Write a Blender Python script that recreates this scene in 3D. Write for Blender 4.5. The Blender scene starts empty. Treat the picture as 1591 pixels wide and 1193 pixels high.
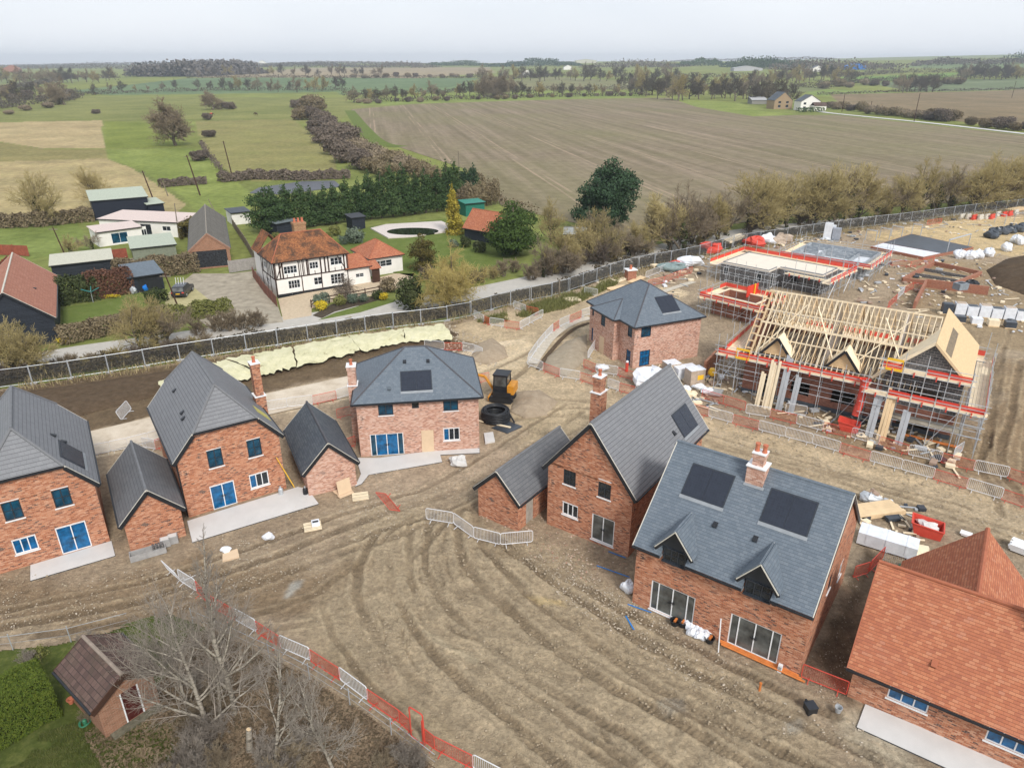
import bpy, math, random
import numpy as np
from mathutils import Vector, Matrix
R=random.Random(7)
C0=bpy.context.scene.collection
rad=math.radians
# ---- photogrammetry of the drone photo: pixel of the 1591x1193 photo -> point on the plane z
FX=1104.;PCX=795.5;PCY=596.5;CAMH=30.
PITCH=math.atan((PCY-100.)/FX);SP=math.sin(PITCH);CP=math.cos(PITCH)
def G(x,y,z=0.):
    u=(x-PCX)/FX;d=(y-PCY)/FX;t=(CAMH-z)/(SP+d*CP)
    return (u*t,(CP-d*SP)*t)
def G3(x,y,z=0.):
    a=G(x,y,z);return Vector((a[0],a[1],z))
scn=bpy.context.scene
cam=bpy.data.objects.new('camera',bpy.data.cameras.new('camera'));C0.objects.link(cam)
cam.location=(0,0,CAMH);cam.rotation_euler=(math.pi/2-PITCH,0,0)
cam.data.sensor_width=36;cam.data.lens=36*FX/1591.;cam.data.clip_start=.5;cam.data.clip_end=30000
scn.camera=cam
scn.view_settings.view_transform='Standard';scn.view_settings.look='None';scn.view_settings.gamma=1
scn.view_settings.exposure=0.98
scn.cycles.use_denoising=True
scn.cycles.max_bounces=6;scn.cycles.diffuse_bounces=3;scn.cycles.glossy_bounces=2;scn.cycles.transparent_max_bounces=16
scn.cycles.volume_bounces=0
# ---------------------------------------------------------------- materials
MATS={}
class NT:
    def __init__(s,name):
        m=bpy.data.materials.new(name);m.use_nodes=True;s.m=m;s.t=m.node_tree;s.b=s.t.nodes['Principled BSDF'];MATS[name]=m
    def n(s,ty,ins=None,**kw):
        x=s.t.nodes.new(ty)
        for k,v in kw.items(): setattr(x,k,v)
        for k,v in (ins or {}).items(): s.set(x,k,v)
        return x
    def set(s,x,k,v):
        i=x.inputs[k]
        if hasattr(v,'default_value') or isinstance(v,bpy.types.NodeSocket): s.t.links.new(v,i)
        else: i.default_value=v
    def math(s,op,a,b=0.,c=None):
        ins={0:a,1:b}
        if c is not None: ins[2]=c
        return s.n('ShaderNodeMath',ins,operation=op).outputs[0]
    def mix(s,f,a,b,mode='MIX'):
        x=s.n('ShaderNodeMix',data_type='RGBA',blend_type=mode)
        s.set(x,0,f);s.set(x,6,a);s.set(x,7,b);return x.outputs[2]
    def noise(s,vec,scale,detail=4,rough=.55):
        return s.n('ShaderNodeTexNoise',{'Vector':vec,'Scale':scale,'Detail':detail,'Roughness':rough}).outputs['Fac']
    def ramp(s,f,stops,interp='LINEAR'):
        x=s.n('ShaderNodeValToRGB');s.set(x,'Fac',f);r=x.color_ramp;r.interpolation=interp
        while len(r.elements)<len(stops): r.elements.new(.5)
        for e,(p,c) in zip(r.elements,stops): e.position=p;e.color=(*c,1)
        return x.outputs['Color']
    def pos(s): return s.n('ShaderNodeNewGeometry').outputs['Position']
    def obj(s): return s.n('ShaderNodeTexCoord').outputs['Object']
    def bump(s,h,st=.5,dist=.02): s.set(s.b,'Normal',s.n('ShaderNodeBump',{'Height':h,'Strength':st,'Distance':dist}).outputs[0])
    def out(s,col,rough=.8,spec=.3,metal=0):
        s.set(s.b,'Base Color',col);s.set(s.b,'Roughness',rough);s.set(s.b,'Specular IOR Level',spec);s.set(s.b,'Metallic',metal);return s.m
def c4(c): return (c[0],c[1],c[2],1)
def mul(c,f): return tuple(min(1,x*f) for x in c)
def plain(name,c,rough=.7,spec=.3,metal=0,var=.18,scale=3.,bump=0):
    t=NT(name);o=t.obj();f=t.noise(o,scale,5,.6)
    col=t.ramp(f,[(.3,mul(c,1-var)),(.7,mul(c,1+var))])
    if bump: t.bump(t.noise(o,scale*9,3),bump,.02)
    return t.out(col,rough,spec,metal)
def cells(name,w,h,stops,gap,gu,gv,rough=.85,bump=.4,saw=False,off=.5,stain=.2,stainc=None,spec=.25,st=(.45,.75),ss=.9):
    """bricks, blocks, slates, tiles: stops = [(pos,col)] picked at random for every unit; UV in metres"""
    t=NT(name);uv=t.n('ShaderNodeTexCoord').outputs['UV'];sx=t.n('ShaderNodeSeparateXYZ',{0:uv})
    v=t.math('DIVIDE',sx.outputs[1],h);row=t.math('FLOOR',v)
    u=t.math('ADD',t.math('DIVIDE',sx.outputs[0],w),t.math('MULTIPLY',t.math('MODULO',row,2.),off));col=t.math('FLOOR',u)
    cv=t.n('ShaderNodeCombineXYZ',{0:col,1:row}).outputs[0]
    wn=t.n('ShaderNodeTexWhiteNoise',{'Vector':cv},noise_dimensions='2D').outputs['Value']
    big=t.noise(uv,.55,3)
    f=t.math('ADD',t.math('MULTIPLY',wn,.8),t.math('MULTIPLY',big,.25))
    c=t.ramp(f,stops,'LINEAR')
    fu=t.math('FRACT',u);fv=t.math('FRACT',v)
    g=t.math('MAXIMUM',t.math('LESS_THAN',fu,gu),t.math('LESS_THAN',fv,gv))
    c=t.mix(g,c,c4(gap))
    if stain:
        sf=t.ramp(t.noise(uv,ss,6,.7),[(st[0],(0,0,0)),(st[1],(stain,)*3)])
        c=t.mix(sf,c,c4(stainc or mul(gap,.8)))
    hgt=t.math('SUBTRACT',1.,fv) if saw else t.math('SUBTRACT',1.,g)
    t.bump(hgt,bump,.03 if saw else .008)
    return t.out(c,rough,spec)
def leafmat(name,stops,scale=.6,trans=0.):
    t=NT(name);o=t.n('ShaderNodeObjectInfo').outputs['Random'];p=t.pos()
    f=t.math('ADD',t.math('MULTIPLY',t.noise(p,scale,4,.7),1.),t.math('MULTIPLY',t.math('SUBTRACT',o,.5),.22))
    return t.out(t.ramp(f,stops),.8,.15)
brick_red=cells('brick_orange',.225,.075,[(0,(.05,.035,.035)),(.15,(.085,.05,.045)),(.22,(.31,.10,.05)),(.5,(.44,.165,.082)),(.72,(.51,.22,.12)),(.95,(.60,.33,.215))],(.42,.29,.21),.06,.14,bump=.3,stain=.25,stainc=(.5,.36,.28))
brick_pink=cells('brick_pink',.225,.075,[(0,(.09,.07,.07)),(.12,(.15,.09,.08)),(.2,(.36,.15,.10)),(.45,(.50,.25,.17)),(.7,(.58,.34,.26)),(.95,(.66,.46,.37))],(.58,.46,.38),.06,.16,bump=.3,stain=.4,stainc=(.62,.48,.40))
brick_plain=cells('brick_plain',.225,.075,[(0,(.24,.09,.055)),(.5,(.33,.12,.07)),(1,(.40,.17,.10))],(.36,.26,.2),.06,.14,bump=.3)
brick_garden=cells('brick_garden',.225,.075,[(0,(.20,.10,.06)),(.5,(.30,.14,.085)),(1,(.36,.19,.12))],(.34,.25,.18),.06,.14,bump=.3)
block=cells('concrete_block',.45,.225,[(0,(.055,.055,.06)),(.5,(.085,.085,.09)),(1,(.13,.125,.125))],(.36,.33,.30),.05,.09,bump=.4)
block_pale=cells('pale_block',.45,.225,[(0,(.20,.23,.26)),(.5,(.30,.33,.36)),(1,(.42,.45,.47))],(.2,.2,.21),.04,.07,bump=.4)
slate=cells('blue_slate',.25,.19,[(0,(.108,.135,.165)),(.5,(.128,.157,.19)),(1,(.155,.183,.213))],(.06,.072,.088),.03,.09,.55,.45,True,spec=.4,stain=.12,stainc=(.2,.22,.24))
slate_dark=cells('dark_slate',.3,.2,[(0,(.05,.062,.08)),(.5,(.07,.085,.105)),(1,(.10,.115,.13))],(.03,.035,.045),.03,.09,.6,.5,True,spec=.4,stain=.2,stainc=(.15,.16,.17))
tile_grey=cells('grey_tile',.33,.28,[(0,(.175,.18,.193)),(.5,(.187,.192,.205)),(1,(.203,.208,.22))],(.075,.078,.087),.02,.1,.65,.6,True,spec=.35,stain=.12,stainc=(.22,.225,.23))
tile_grey2=cells('charcoal_tile',.33,.28,[(0,(.12,.125,.135)),(.5,(.135,.14,.15)),(1,(.152,.157,.166))],(.045,.047,.055),.025,.075,.65,.6,True,spec=.35,stain=.3,stainc=(.2,.2,.205))
tile_orange=cells('orange_clay_tile',.25,.165,[(0,(.32,.11,.065)),(.25,(.38,.13,.068)),(.6,(.43,.155,.08)),(.85,(.49,.205,.11)),(1,(.41,.175,.115))],(.18,.07,.04),.03,.13,.8,.6,True,stain=.3,stainc=(.33,.125,.085),ss=.5)
tile_old=cells('weathered_clay_tile',.17,.11,[(0,(.12,.055,.03)),(.4,(.27,.105,.045)),(1,(.40,.17,.07))],(.1,.05,.03),.03,.13,.9,.5,True,stain=.9,stainc=(.055,.038,.028),st=(.44,.60),ss=.6)
tile_barn=cells('red_pantile',.2,.3,[(0,(.30,.12,.08)),(.5,(.37,.165,.11)),(1,(.43,.20,.14))],(.26,.11,.075),.12,.06,.85,.5,True,stain=.2,stainc=(.3,.16,.12))
tile_brown=cells('brown_concrete_tile',.3,.3,[(0,(.07,.045,.04)),(.5,(.105,.066,.056)),(1,(.14,.09,.075))],(.04,.03,.028),.06,.10,.85,.6,True,stain=.3,stainc=(.09,.09,.05))
sheet_cement=cells('cement_sheet',.15,1.2,[(0,(.13,.12,.105)),(1,(.20,.185,.165))],(.09,.085,.075),.2,.03,.9,.4,False,off=0,stain=.6,stainc=(.09,.08,.06))
weatherboard=cells('black_weatherboard',3.,.18,[(0,(.016,.02,.028)),(1,(.026,.032,.044))],(.008,.01,.013),.005,.1,.6,.5,True)
white_render=plain('white_render',(.78,.76,.72),.85,.2,var=.06,scale=1.2)
white_paint=plain('white_paint',(.78,.79,.80),.4,.4,var=.05)
white_plastic=plain('white_plastic_wrap',(.74,.77,.82),.35,.5,var=.12,scale=2.,bump=.4)
black_paint=plain('black_paint',(.018,.02,.024),.45,.4,var=.2)
dark_frame=plain('anthracite_frame',(.03,.036,.046),.4,.4,var=.1)
concrete=plain('concrete_slab',(.60,.59,.575),.85,.2,var=.06,scale=.8,bump=.08)
kerbstone=plain('kerb_concrete',(.50,.47,.42),.9,.2,var=.15,scale=1.5)
grey_concrete=plain('grey_concrete',(.34,.335,.33),.9,.2,var=.2,scale=3)
timber=plain('sawn_timber',(.72,.54,.33),.7,.25,var=.12,scale=1.5)
timber_pale=plain('pale_timber',(.80,.68,.49),.7,.25,var=.1,scale=1.5)
osb=plain('osb_board',(.62,.46,.27),.75,.2,var=.15,scale=6)
ply=plain('plywood',(.66,.50,.34),.75,.2,var=.05,scale=2)
chipboard=plain('chipboard_deck',(.74,.66,.56),.8,.2,var=.05,scale=1)
old_wood=plain('old_wood',(.20,.17,.13),.9,.2,var=.25,scale=2)
dark_wood=plain('dark_wood',(.06,.03,.02),.7,.25,var=.3,scale=2)
galv=plain('galvanised_steel',(.50,.53,.56),.45,.5,.35,var=.1)
galv_white=plain('white_galvanised',(.72,.73,.75),.45,.5,.1,var=.06)
red_plastic=plain('red_plastic',(.62,.075,.05),.45,.4,var=.08)
red_net=plain('red_netting',(.68,.09,.05),.6,.3,var=.12)
orange_red=plain('orange_red_plastic',(.66,.13,.06),.5,.4,var=.08)
yellow_plastic=plain('yellow_plastic',(.85,.50,.03),.45,.4,var=.06)
blue_film=plain('blue_protective_film',(.004,.10,.25),.18,.6,var=.6,scale=2.2)
blue_plastic=plain('blue_plastic',(.01,.18,.62),.45,.4)
solar=cells('solar_panel',.16,.16,[(0,(.014,.018,.03)),(1,(.02,.026,.042))],(.04,.05,.065),.03,.03,.25,.05,False,off=0,stain=0,spec=.5)
clay_pot=plain('clay_pot',(.48,.16,.09),.8,.2,var=.12)
lead=plain('lead_flashing',(.28,.30,.32),.5,.4,.2,var=.12)
ridge_grey=plain('ridge_grey',(.165,.17,.18),.7,.3,var=.12)
ridge_dark=plain('ridge_dark',(.085,.085,.095),.7,.3,var=.12)
ridge_orange=plain('ridge_orange',(.36,.125,.07),.8,.2,var=.12)
mortar_pale=plain('pale_mortar',(.58,.55,.48),.9,.1,var=.1)
def glassmat(name,c):
    t=NT(name);f=t.noise(t.obj(),1.1,3);return t.out(t.ramp(f,[(.35,mul(c,.5)),(.7,mul(c,1.6))]),.06,.6)
glass=glassmat('window_glass',(.018,.024,.03))
glass_teal=glassmat('tinted_film_glass',(.008,.06,.11))
glass_grey=glassmat('patio_glass',(.10,.105,.10))
# ---------------------------------------------------------------- mesh builder
class M:
    def __init__(s): s.v=[];s.f=[];s.m=[]
    def add(s,vs,fs,mi=0,T=None):
        b=len(s.v)
        s.v.extend([tuple(T@Vector(p)) for p in vs] if T is not None else [tuple(p) for p in vs])
        s.f.extend([tuple(b+i for i in f) for f in fs]);s.m.extend([mi]*len(fs));return s
    def box(s,c,d,rz=0,mi=0,T=None):
        x,y,z=d[0]/2,d[1]/2,d[2]/2
        A=Matrix.Translation(Vector(c))@Matrix.Rotation(rz,4,'Z')
        if T is not None: A=A@T
        return s.add([(-x,-y,-z),(x,-y,-z),(x,y,-z),(-x,y,-z),(-x,-y,z),(x,-y,z),(x,y,z),(-x,y,z)],BF,mi,A)
    def bx(s,x0,x1,y0,y1,z0,z1,mi=0): return s.add([(x0,y0,z0),(x1,y0,z0),(x1,y1,z0),(x0,y1,z0),(x0,y0,z1),(x1,y0,z1),(x1,y1,z1),(x0,y1,z1)],BF,mi)
    def beam(s,p,q,w,h,mi=0,up=(0,0,1)):
        p=Vector(p);q=Vector(q);d=(q-p)
        if d.length<1e-6: return s
        d.normalize();sd=d.cross(Vector(up))
        if sd.length<1e-4: sd=d.cross(Vector((0,1,0)))
        sd.normalize();u=sd.cross(d);a=sd*w/2;b=u*h/2
        return s.add([p-a-b,p+a-b,p+a+b,p-a+b,q-a-b,q+a-b,q+a+b,q-a+b],[(3,2,1,0),(4,5,6,7),(0,1,5,4),(1,2,6,5),(2,3,7,6),(3,0,4,7)],mi)
    def tube(s,p,q,r,n=5,r2=None,mi=0,cap=True):
        p=Vector(p);q=Vector(q);d=q-p
        if d.length<1e-6: return s
        d.normalize();a=d.orthogonal().normalized();b=d.cross(a);r2=r if r2 is None else r2
        vs=[];
        for i in range(n):
            t=2*math.pi*i/n;k=a*math.cos(t)+b*math.sin(t);vs+= [p+k*r,q+k*r2]
        fs=[(2*i,2*((i+1)%n),2*((i+1)%n)+1,2*i+1) for i in range(n)]
        if cap: fs+=[tuple(2*i for i in range(n))[::-1],tuple(2*i+1 for i in range(n))]
        return s.add(vs,fs,mi)
    def path(s,pts,r,n=5,mi=0):
        for a,b in zip(pts,pts[1:]): s.tube(a,b,r,n,mi=mi)
        return s
    def poly(s,pts,mi=0): return s.add(pts,[tuple(range(len(pts)))],mi)
    def prism(s,pts,z0,z1,mi=0):
        n=len(pts);a=sum(pts[i][0]*pts[(i+1)%n][1]-pts[(i+1)%n][0]*pts[i][1] for i in range(n))
        if a<0: pts=pts[::-1]
        return s.add([(x,y,z0) for x,y in pts]+[(x,y,z1) for x,y in pts],[tuple(range(n))[::-1],tuple(range(n,2*n))]+[(i,(i+1)%n,n+(i+1)%n,n+i) for i in range(n)],mi)
    def slab(s,pts,t,mi=0,n=None):
        """3-D polygon (counter-clockwise seen from outside) thickened by t to its back"""
        P=[Vector(p) for p in pts];k=len(P)
        if n is None:
            n=Vector((0,0,0))
            for i in range(k): n+=(P[i]-P[0]).cross(P[(i+1)%k]-P[0])
            n.normalize()
        return s.add(P+[p-n*t for p in P],[tuple(range(k)),tuple(range(k,2*k))[::-1]]+[(i,k+i,k+(i+1)%k,(i+1)%k) for i in range(k)],mi)
    def lathe(s,prof,c=(0,0,0),n=14,mi=0,cap=True):
        vs=[];c=Vector(c)
        for r,z in prof:
            for i in range(n):
                t=2*math.pi*i/n;vs.append(c+Vector((r*math.cos(t),r*math.sin(t),z)))
        fs=[(j*n+i,j*n+(i+1)%n,(j+1)*n+(i+1)%n,(j+1)*n+i) for j in range(len(prof)-1) for i in range(n)]
        if cap: fs+=[tuple(range(n))[::-1],tuple(range((len(prof)-1)*n,len(prof)*n))]
        return s.add(vs,fs,mi)
    def blob(s,c,r,seed=0,rough=.15,nu=10,nv=7,mi=0):
        rr=random.Random(seed);vs=[];c=Vector(c);k=[rr.uniform(0,6) for _ in range(6)]
        for j in range(nv+1):
            ph=math.pi*j/nv
            for i in range(nu):
                t=2*math.pi*i/nu;w=1+rough*(math.sin(2*t+k[0])*math.sin(2*ph+k[1])+.6*math.sin(3*t+k[2]+2*ph)+rr.uniform(-.4,.4)*(0<j<nv))
                vs.append(c+Vector((r[0]*w*math.sin(ph)*math.cos(t),r[1]*w*math.sin(ph)*math.sin(t),r[2]*w*math.cos(ph))))
        return s.add(vs,[(j*nu+i,(j+1)*nu+i,(j+1)*nu+(i+1)%nu,j*nu+(i+1)%nu) for j in range(nv) for i in range(nu)],mi)
    def build(s,name,mats,parent=None,loc=(0,0,0),rz=0,uv=True,smooth=False,**props):
        me=bpy.data.meshes.new(name);me.from_pydata(s.v,[],s.f)
        if not isinstance(mats,(list,tuple)): mats=[mats]
        for m in mats: me.materials.append(m)
        if len(mats)>1: me.polygons.foreach_set('material_index',s.m)
        if smooth: me.polygons.foreach_set('use_smooth',[True]*len(s.f))
        if uv: autouv(me)
        me.update()
        return link(name,me,parent,loc,rz,**props)
BF=[(0,3,2,1),(4,5,6,7),(0,1,5,4),(1,2,6,5),(2,3,7,6),(3,0,4,7)]
def autouv(me):
    n=len(me.polygons)
    if not n: return
    me.update();nor=np.empty(n*3,'f');me.polygons.foreach_get('normal',nor);nor=nor.reshape(-1,3)
    co=np.empty(len(me.vertices)*3,'f');me.vertices.foreach_get('co',co);co=co.reshape(-1,3)
    L=len(me.loops);vi=np.empty(L,'i');me.loops.foreach_get('vertex_index',vi)
    lt=np.empty(n,'i');me.polygons.foreach_get('loop_total',lt);fi=np.repeat(np.arange(n),lt)
    u=np.stack([-nor[:,1],nor[:,0],np.zeros(n)],1);l=np.linalg.norm(u,axis=1);flat=l<.02;u[flat]=(1,0,0);l[flat]=1;u/=l[:,None]
    v=np.cross(nor,u);v[flat]=(0,1,0);P=co[vi]
    uv=np.stack([(P*u[fi]).sum(1)+200,(P*v[fi]).sum(1)+200],1).astype('f')
    me.uv_layers.new(name='UVMap').data.foreach_set('uv',uv.ravel())
def link(name,me,parent=None,loc=(0,0,0),rz=0,**props):
    o=bpy.data.objects.new(name,me);C0.objects.link(o);o.location=loc;o.rotation_euler=(0,0,rz)
    if parent is not None: o.parent=parent
    return tag(o,**props)
def tag(o,label=None,cat=None,group=None,kind=None):
    if label: o['label']=label
    if cat: o['category']=cat
    if group: o['group']=group
    if kind: o['kind']=kind
    return o
def thing(name,label,cat,loc=(0,0,0),rz=0,group=None):
    return link(name,None,None,loc,rz,label=label,cat=cat,group=group)
KIDS={}
def dup(o,loc=None,rz=None,label=None,scale=None,group=None):
    def cp(x,par):
        c=x.copy();C0.objects.link(c)
        if par is not None: c.parent=par
        for k in x.children: cp(k,c)
        return c
    c=cp(o,None)
    if loc is not None: c.location=loc
    if rz is not None: c.rotation_euler=(0,0,rz)
    if label: c['label']=label
    if group: c['group']=group
    if scale is not None: c.scale=scale if isinstance(scale,(tuple,list)) else (scale,)*3
    return c
def npmesh(name,V,F,mat,colors=None,smooth=False):
    me=bpy.data.meshes.new(name);V=np.asarray(V,'f');F=np.asarray(F,'i');k=F.shape[1]
    me.vertices.add(len(V));me.vertices.foreach_set('co',V.ravel())
    me.loops.add(F.size);me.loops.foreach_set('vertex_index',F.ravel())
    me.polygons.add(len(F));me.polygons.foreach_set('loop_start',np.arange(0,F.size,k,dtype='i'));me.polygons.foreach_set('loop_total',np.full(len(F),k,'i'))
    if smooth: me.polygons.foreach_set('use_smooth',np.ones(len(F),bool))
    me.update(calc_edges=True)
    for m in (mat if isinstance(mat,(list,tuple)) else [mat]): me.materials.append(m)
    if colors is not None:
        a=me.color_attributes.new('albedo','FLOAT_COLOR','POINT');a.data.foreach_set('color',np.asarray(colors,'f').ravel())
    return me
ORD='first second third fourth fifth sixth seventh eighth ninth tenth eleventh twelfth thirteenth fourteenth fifteenth sixteenth seventeenth eighteenth nineteenth twentieth'.split()
TENS={20:'twenty',30:'thirty',40:'forty',50:'fifty',60:'sixty'}
def ordw(i):
    if i<20: return ORD[i]
    t=(i+1)//10*10;r=(i+1)%10
    return (TENS[t]+'-'+ORD[r-1]) if r else TENS[t][:-1]+'ieth'
def arc(P,ds):
    """points every ds along a ground polyline -> [(point,angle)]"""
    out=[];acc=0;P=[Vector((p[0],p[1],0)) for p in P]
    for a,b in zip(P,P[1:]):
        L=(b-a).length;d=(b-a).normalized()
        while acc<L: out.append((a+d*acc,math.atan2(d.y,d.x)));acc+=ds
        acc-=L
    return out
# ---------------------------------------------------------------- sky, sun, haze
SUN_EL=rad(42);SUN_AZ=rad(155)   # azimuth clockwise from +Y: behind the camera, to the right
w=bpy.data.worlds.new('World');scn.world=w;w.use_nodes=True;nt=w.node_tree;bg=nt.nodes['Background']
sky=nt.nodes.new('ShaderNodeTexSky');sky.sky_type='NISHITA';sky.sun_disc=False;sky.sun_elevation=SUN_EL;sky.sun_rotation=SUN_AZ;sky.dust_density=4;sky.air_density=1.2;sky.altitude=60
tc=nt.nodes.new('ShaderNodeTexCoord');mp=nt.nodes.new('ShaderNodeMapping');mp.inputs['Scale'].default_value=(1,1,4)
nz=nt.nodes.new('ShaderNodeTexNoise');nz.inputs['Scale'].default_value=2.2;nz.inputs['Detail'].default_value=6;nz.inputs['Roughness'].default_value=.55
nt.links.new(tc.outputs['Generated'],mp.inputs[0]);nt.links.new(mp.outputs[0],nz.inputs['Vector'])
cr=nt.nodes.new('ShaderNodeValToRGB');cr.color_ramp.elements[0].position=.3;cr.color_ramp.elements[1].position=.72
cr.color_ramp.elements[0].color=(.93,.94,.96,1);cr.color_ramp.elements[1].color=(1.06,1.05,1.04,1)
sx_=nt.nodes.new('ShaderNodeSeparateXYZ');nt.links.new(tc.outputs['Generated'],sx_.inputs[0])
gr=nt.nodes.new('ShaderNodeValToRGB');ge=gr.color_ramp.elements;ge[0].position=0.;ge[0].color=(5.7,5.85,6.05,1);ge[1].position=.55;ge[1].color=(4.2,4.4,4.65,1);e_=ge.new(.12);e_.color=(4.7,5.0,5.5,1)
nt.links.new(sx_.outputs[2],gr.inputs['Fac'])
mm=nt.nodes.new('ShaderNodeMix');mm.data_type='RGBA';mm.blend_type='MULTIPLY';mm.inputs[0].default_value=1;nt.links.new(gr.outputs['Color'],mm.inputs[6]);nt.links.new(cr.outputs['Color'],mm.inputs[7])
nt.links.new(nz.outputs['Fac'],cr.inputs['Fac'])
mx=nt.nodes.new('ShaderNodeMix');mx.data_type='RGBA';mx.inputs[0].default_value=.86
nt.links.new(sky.outputs[0],mx.inputs[6]);nt.links.new(mm.outputs[2],mx.inputs[7]);nt.links.new(mx.outputs[2],bg.inputs['Color'])
bg.inputs['Strength'].default_value=.1
sl=bpy.data.lights.new('sun','SUN');sl.energy=1.5;sl.angle=rad(12);sl.color=(1,.965,.91)
so=bpy.data.objects.new('sun',sl);C0.objects.link(so)
sd=Vector((math.sin(SUN_AZ)*math.cos(SUN_EL),math.cos(SUN_AZ)*math.cos(SUN_EL),math.sin(SUN_EL)))
so.rotation_euler=sd.to_track_quat('Z','Y').to_euler();so.location=sd*200
hz=bpy.data.materials.new('haze_air');hz.use_nodes=True;ht=hz.node_tree
for x in list(ht.nodes):
    if x.type=='BSDF_PRINCIPLED': ht.nodes.remove(x)
pv=ht.nodes.new('ShaderNodeVolumePrincipled');pv.inputs['Color'].default_value=(.80,.89,1,1);pv.inputs['Density'].default_value=.00015;pv.inputs['Anisotropy'].default_value=.1
ht.links.new(pv.outputs[0],[x for x in ht.nodes if x.type=='OUTPUT_MATERIAL'][0].inputs['Volume'])
M().bx(-7000,7000,-400,7600,-6,110).build('haze',hz,uv=False,kind='stuff')
# ---------------------------------------------------------------- numpy value noise
def vnoise(X,Y,cell,seed):
    r=np.random.RandomState(seed);T=r.rand(256,256)
    x=X/cell;y=Y/cell;xi=np.floor(x).astype(int);yi=np.floor(y).astype(int);fx=x-xi;fy=y-yi
    fx=fx*fx*(3-2*fx);fy=fy*fy*(3-2*fy);a=T[xi&255,yi&255];b=T[(xi+1)&255,yi&255];c=T[xi&255,(yi+1)&255];d=T[(xi+1)&255,(yi+1)&255]
    return (a*(1-fx)+b*fx)*(1-fy)+(c*(1-fx)+d*fx)*fy
def fbm(X,Y,cell,seed,o=4,g=.5):
    s=0;a=1;n=0
    for i in range(o): s=s+a*vnoise(X+17.3*i,Y-9.1*i,cell/2**i,seed+i);n+=a;a*=g
    return s/n
def sstep(a,b,x): t=np.clip((x-a)/(b-a),0,1);return t*t*(3-2*t)
def inpoly(X,Y,P):
    r=np.zeros(X.shape,bool);n=len(P)
    for i in range(n):
        x0,y0=P[i][:2];x1,y1=P[(i+1)%n][:2]
        if y0==y1: continue
        c=((y0>Y)!=(y1>Y))&(X<(x1-x0)*(Y-y0)/(y1-y0)+x0);r^=c
    return r
def dline(X,Y,P):
    d=np.full(X.shape,1e9)
    for (x0,y0),(x1,y1) in zip(P,P[1:]):
        dx,dy=x1-x0,y1-y0;L=dx*dx+dy*dy+1e-9
        t=np.clip(((X-x0)*dx+(Y-y0)*dy)/L,0,1);d=np.minimum(d,np.hypot(X-x0-t*dx,Y-y0-t*dy))
    return d
def smoothline(P,k=6):
    Q=[];n=len(P)
    for i in range(n-1):
        a=P[max(0,i-1)];b=P[i];c=P[i+1];e=P[min(n-1,i+2)]
        for j in range(k):
            t=j/k;Q.append(tuple(.5*(2*b[q]+(c[q]-a[q])*t+(2*a[q]-5*b[q]+4*c[q]-e[q])*t*t+(3*b[q]-a[q]-3*c[q]+e[q])*t**3) for q in (0,1)))
    return Q+[tuple(P[-1])]
def GL(px,smooth=True):
    P=[G(*p) for p in px];return smoothline(P) if smooth else P
def terr(X,Y):
    az=X/np.maximum(Y,1.)
    A=26+10*np.sin(az*5+2.2)+np.clip(az,0,1)*90
    t=np.clip((Y-950)/4200,0,1)
    return A*t*(2-t)*(1+.12*np.sin(Y/420.+az*4))+4*t*np.sin(X/310.)
def GT(x,y):
    """pixel -> point on the rolling far terrain"""
    u=(x-PCX)/FX;d=(y-PCY)/FX;fy=CP-d*SP;fz=-(SP+d*CP);s=max(50,60)
    while s<12000:
        if CAMH+fz*s<=float(terr(np.float64(u*s),np.float64(fy*s))): break
        s*=1.004
    X,Y=u*s,fy*s;return (X,Y,float(terr(np.float64(X),np.float64(Y))))
FENCE=[G(*p) for p in [(-140,621),(36,599),(159,581),(274,562),(428,538),(572,515),(699,498),(805,471),(868,457.6),(975,422),(1070,403),(1140,384),(1200,374),(1325,355.6),(1421,344),(1501,333),(1585,323.5),(1700,310)]]
GARDENFENCE=[(-70,1018),(85,1003),(168,983),(262,955),(300,968),(380,1003),(470,1048),(560,1105),(640,1165),(720,1230)]
SITE=FENCE+[(170,190),(170,5),(12,5)]+[G(*p) for p in GARDENFENCE[::-1]]+[(-60,22),(-75,30)]
# ---------------------------------------------------------------- countryside: one rolling sheet out to the horizon
na=760;AZ=np.tan(np.linspace(rad(-56),rad(56),na));YY=np.concatenate([np.linspace(-30,60,10)[:-1],60*np.exp(np.linspace(0,math.log(10500/60.),430))])
gx,gy=np.meshgrid(AZ,YY);X=gx*np.maximum(gy,45)*1.0;Y=gy
Z=terr(X,Y)-.14
Z[inpoly(X,Y,SITE)]-=.8
def C(*c): return np.array(c)
n1=fbm(X,Y,38,3);n2=fbm(X,Y,9,9);n3=fbm(X,Y,190,21)
col=C(.205,.235,.075)[None,None]*(.72+.55*n1[...,None])+C(.05,.03,.0)*(n3[...,None]-.4)
def paint(px,c,c2=None,var=.35,seed=5,cell=14,far=False):
    P=[GT(*p)[:2] for p in px] if far else [G(*p) for p in px]
    m=inpoly(X,Y,P)
    if not m.any(): return
    f=fbm(X[m],Y[m],cell,seed,4,.6)[:,None]
    col[m]=(C(*c)*(1-f)+C(*(c2 or c))*f)*(1-var/2+var*f)
tan1,tan2=(.36,.29,.165),(.42,.34,.20)
paint([(-400,150),(110,150),(540,152),(740,150),(560,168),(500,200),(470,190),(300,188),(160,188),(-400,192)],(.18,.205,.068),(.235,.235,.095),seed=4,cell=40)
paint([(-500,192),(0,190),(157,187),(163,231),(67,231),(0,220),(-500,232)],tan1,tan2,seed=6)
paint([(-500,232),(0,221),(67,231),(163,232),(168,248),(0,251),(-500,262)],(.22,.20,.09),(.25,.22,.10),seed=7)
paint([(-500,262),(0,251),(165,246),(207,262),(250,290),(290,318),(250,345),(180,322),(60,345),(-500,420)],tan1,(.38,.32,.17),seed=8,cell=8)
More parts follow.
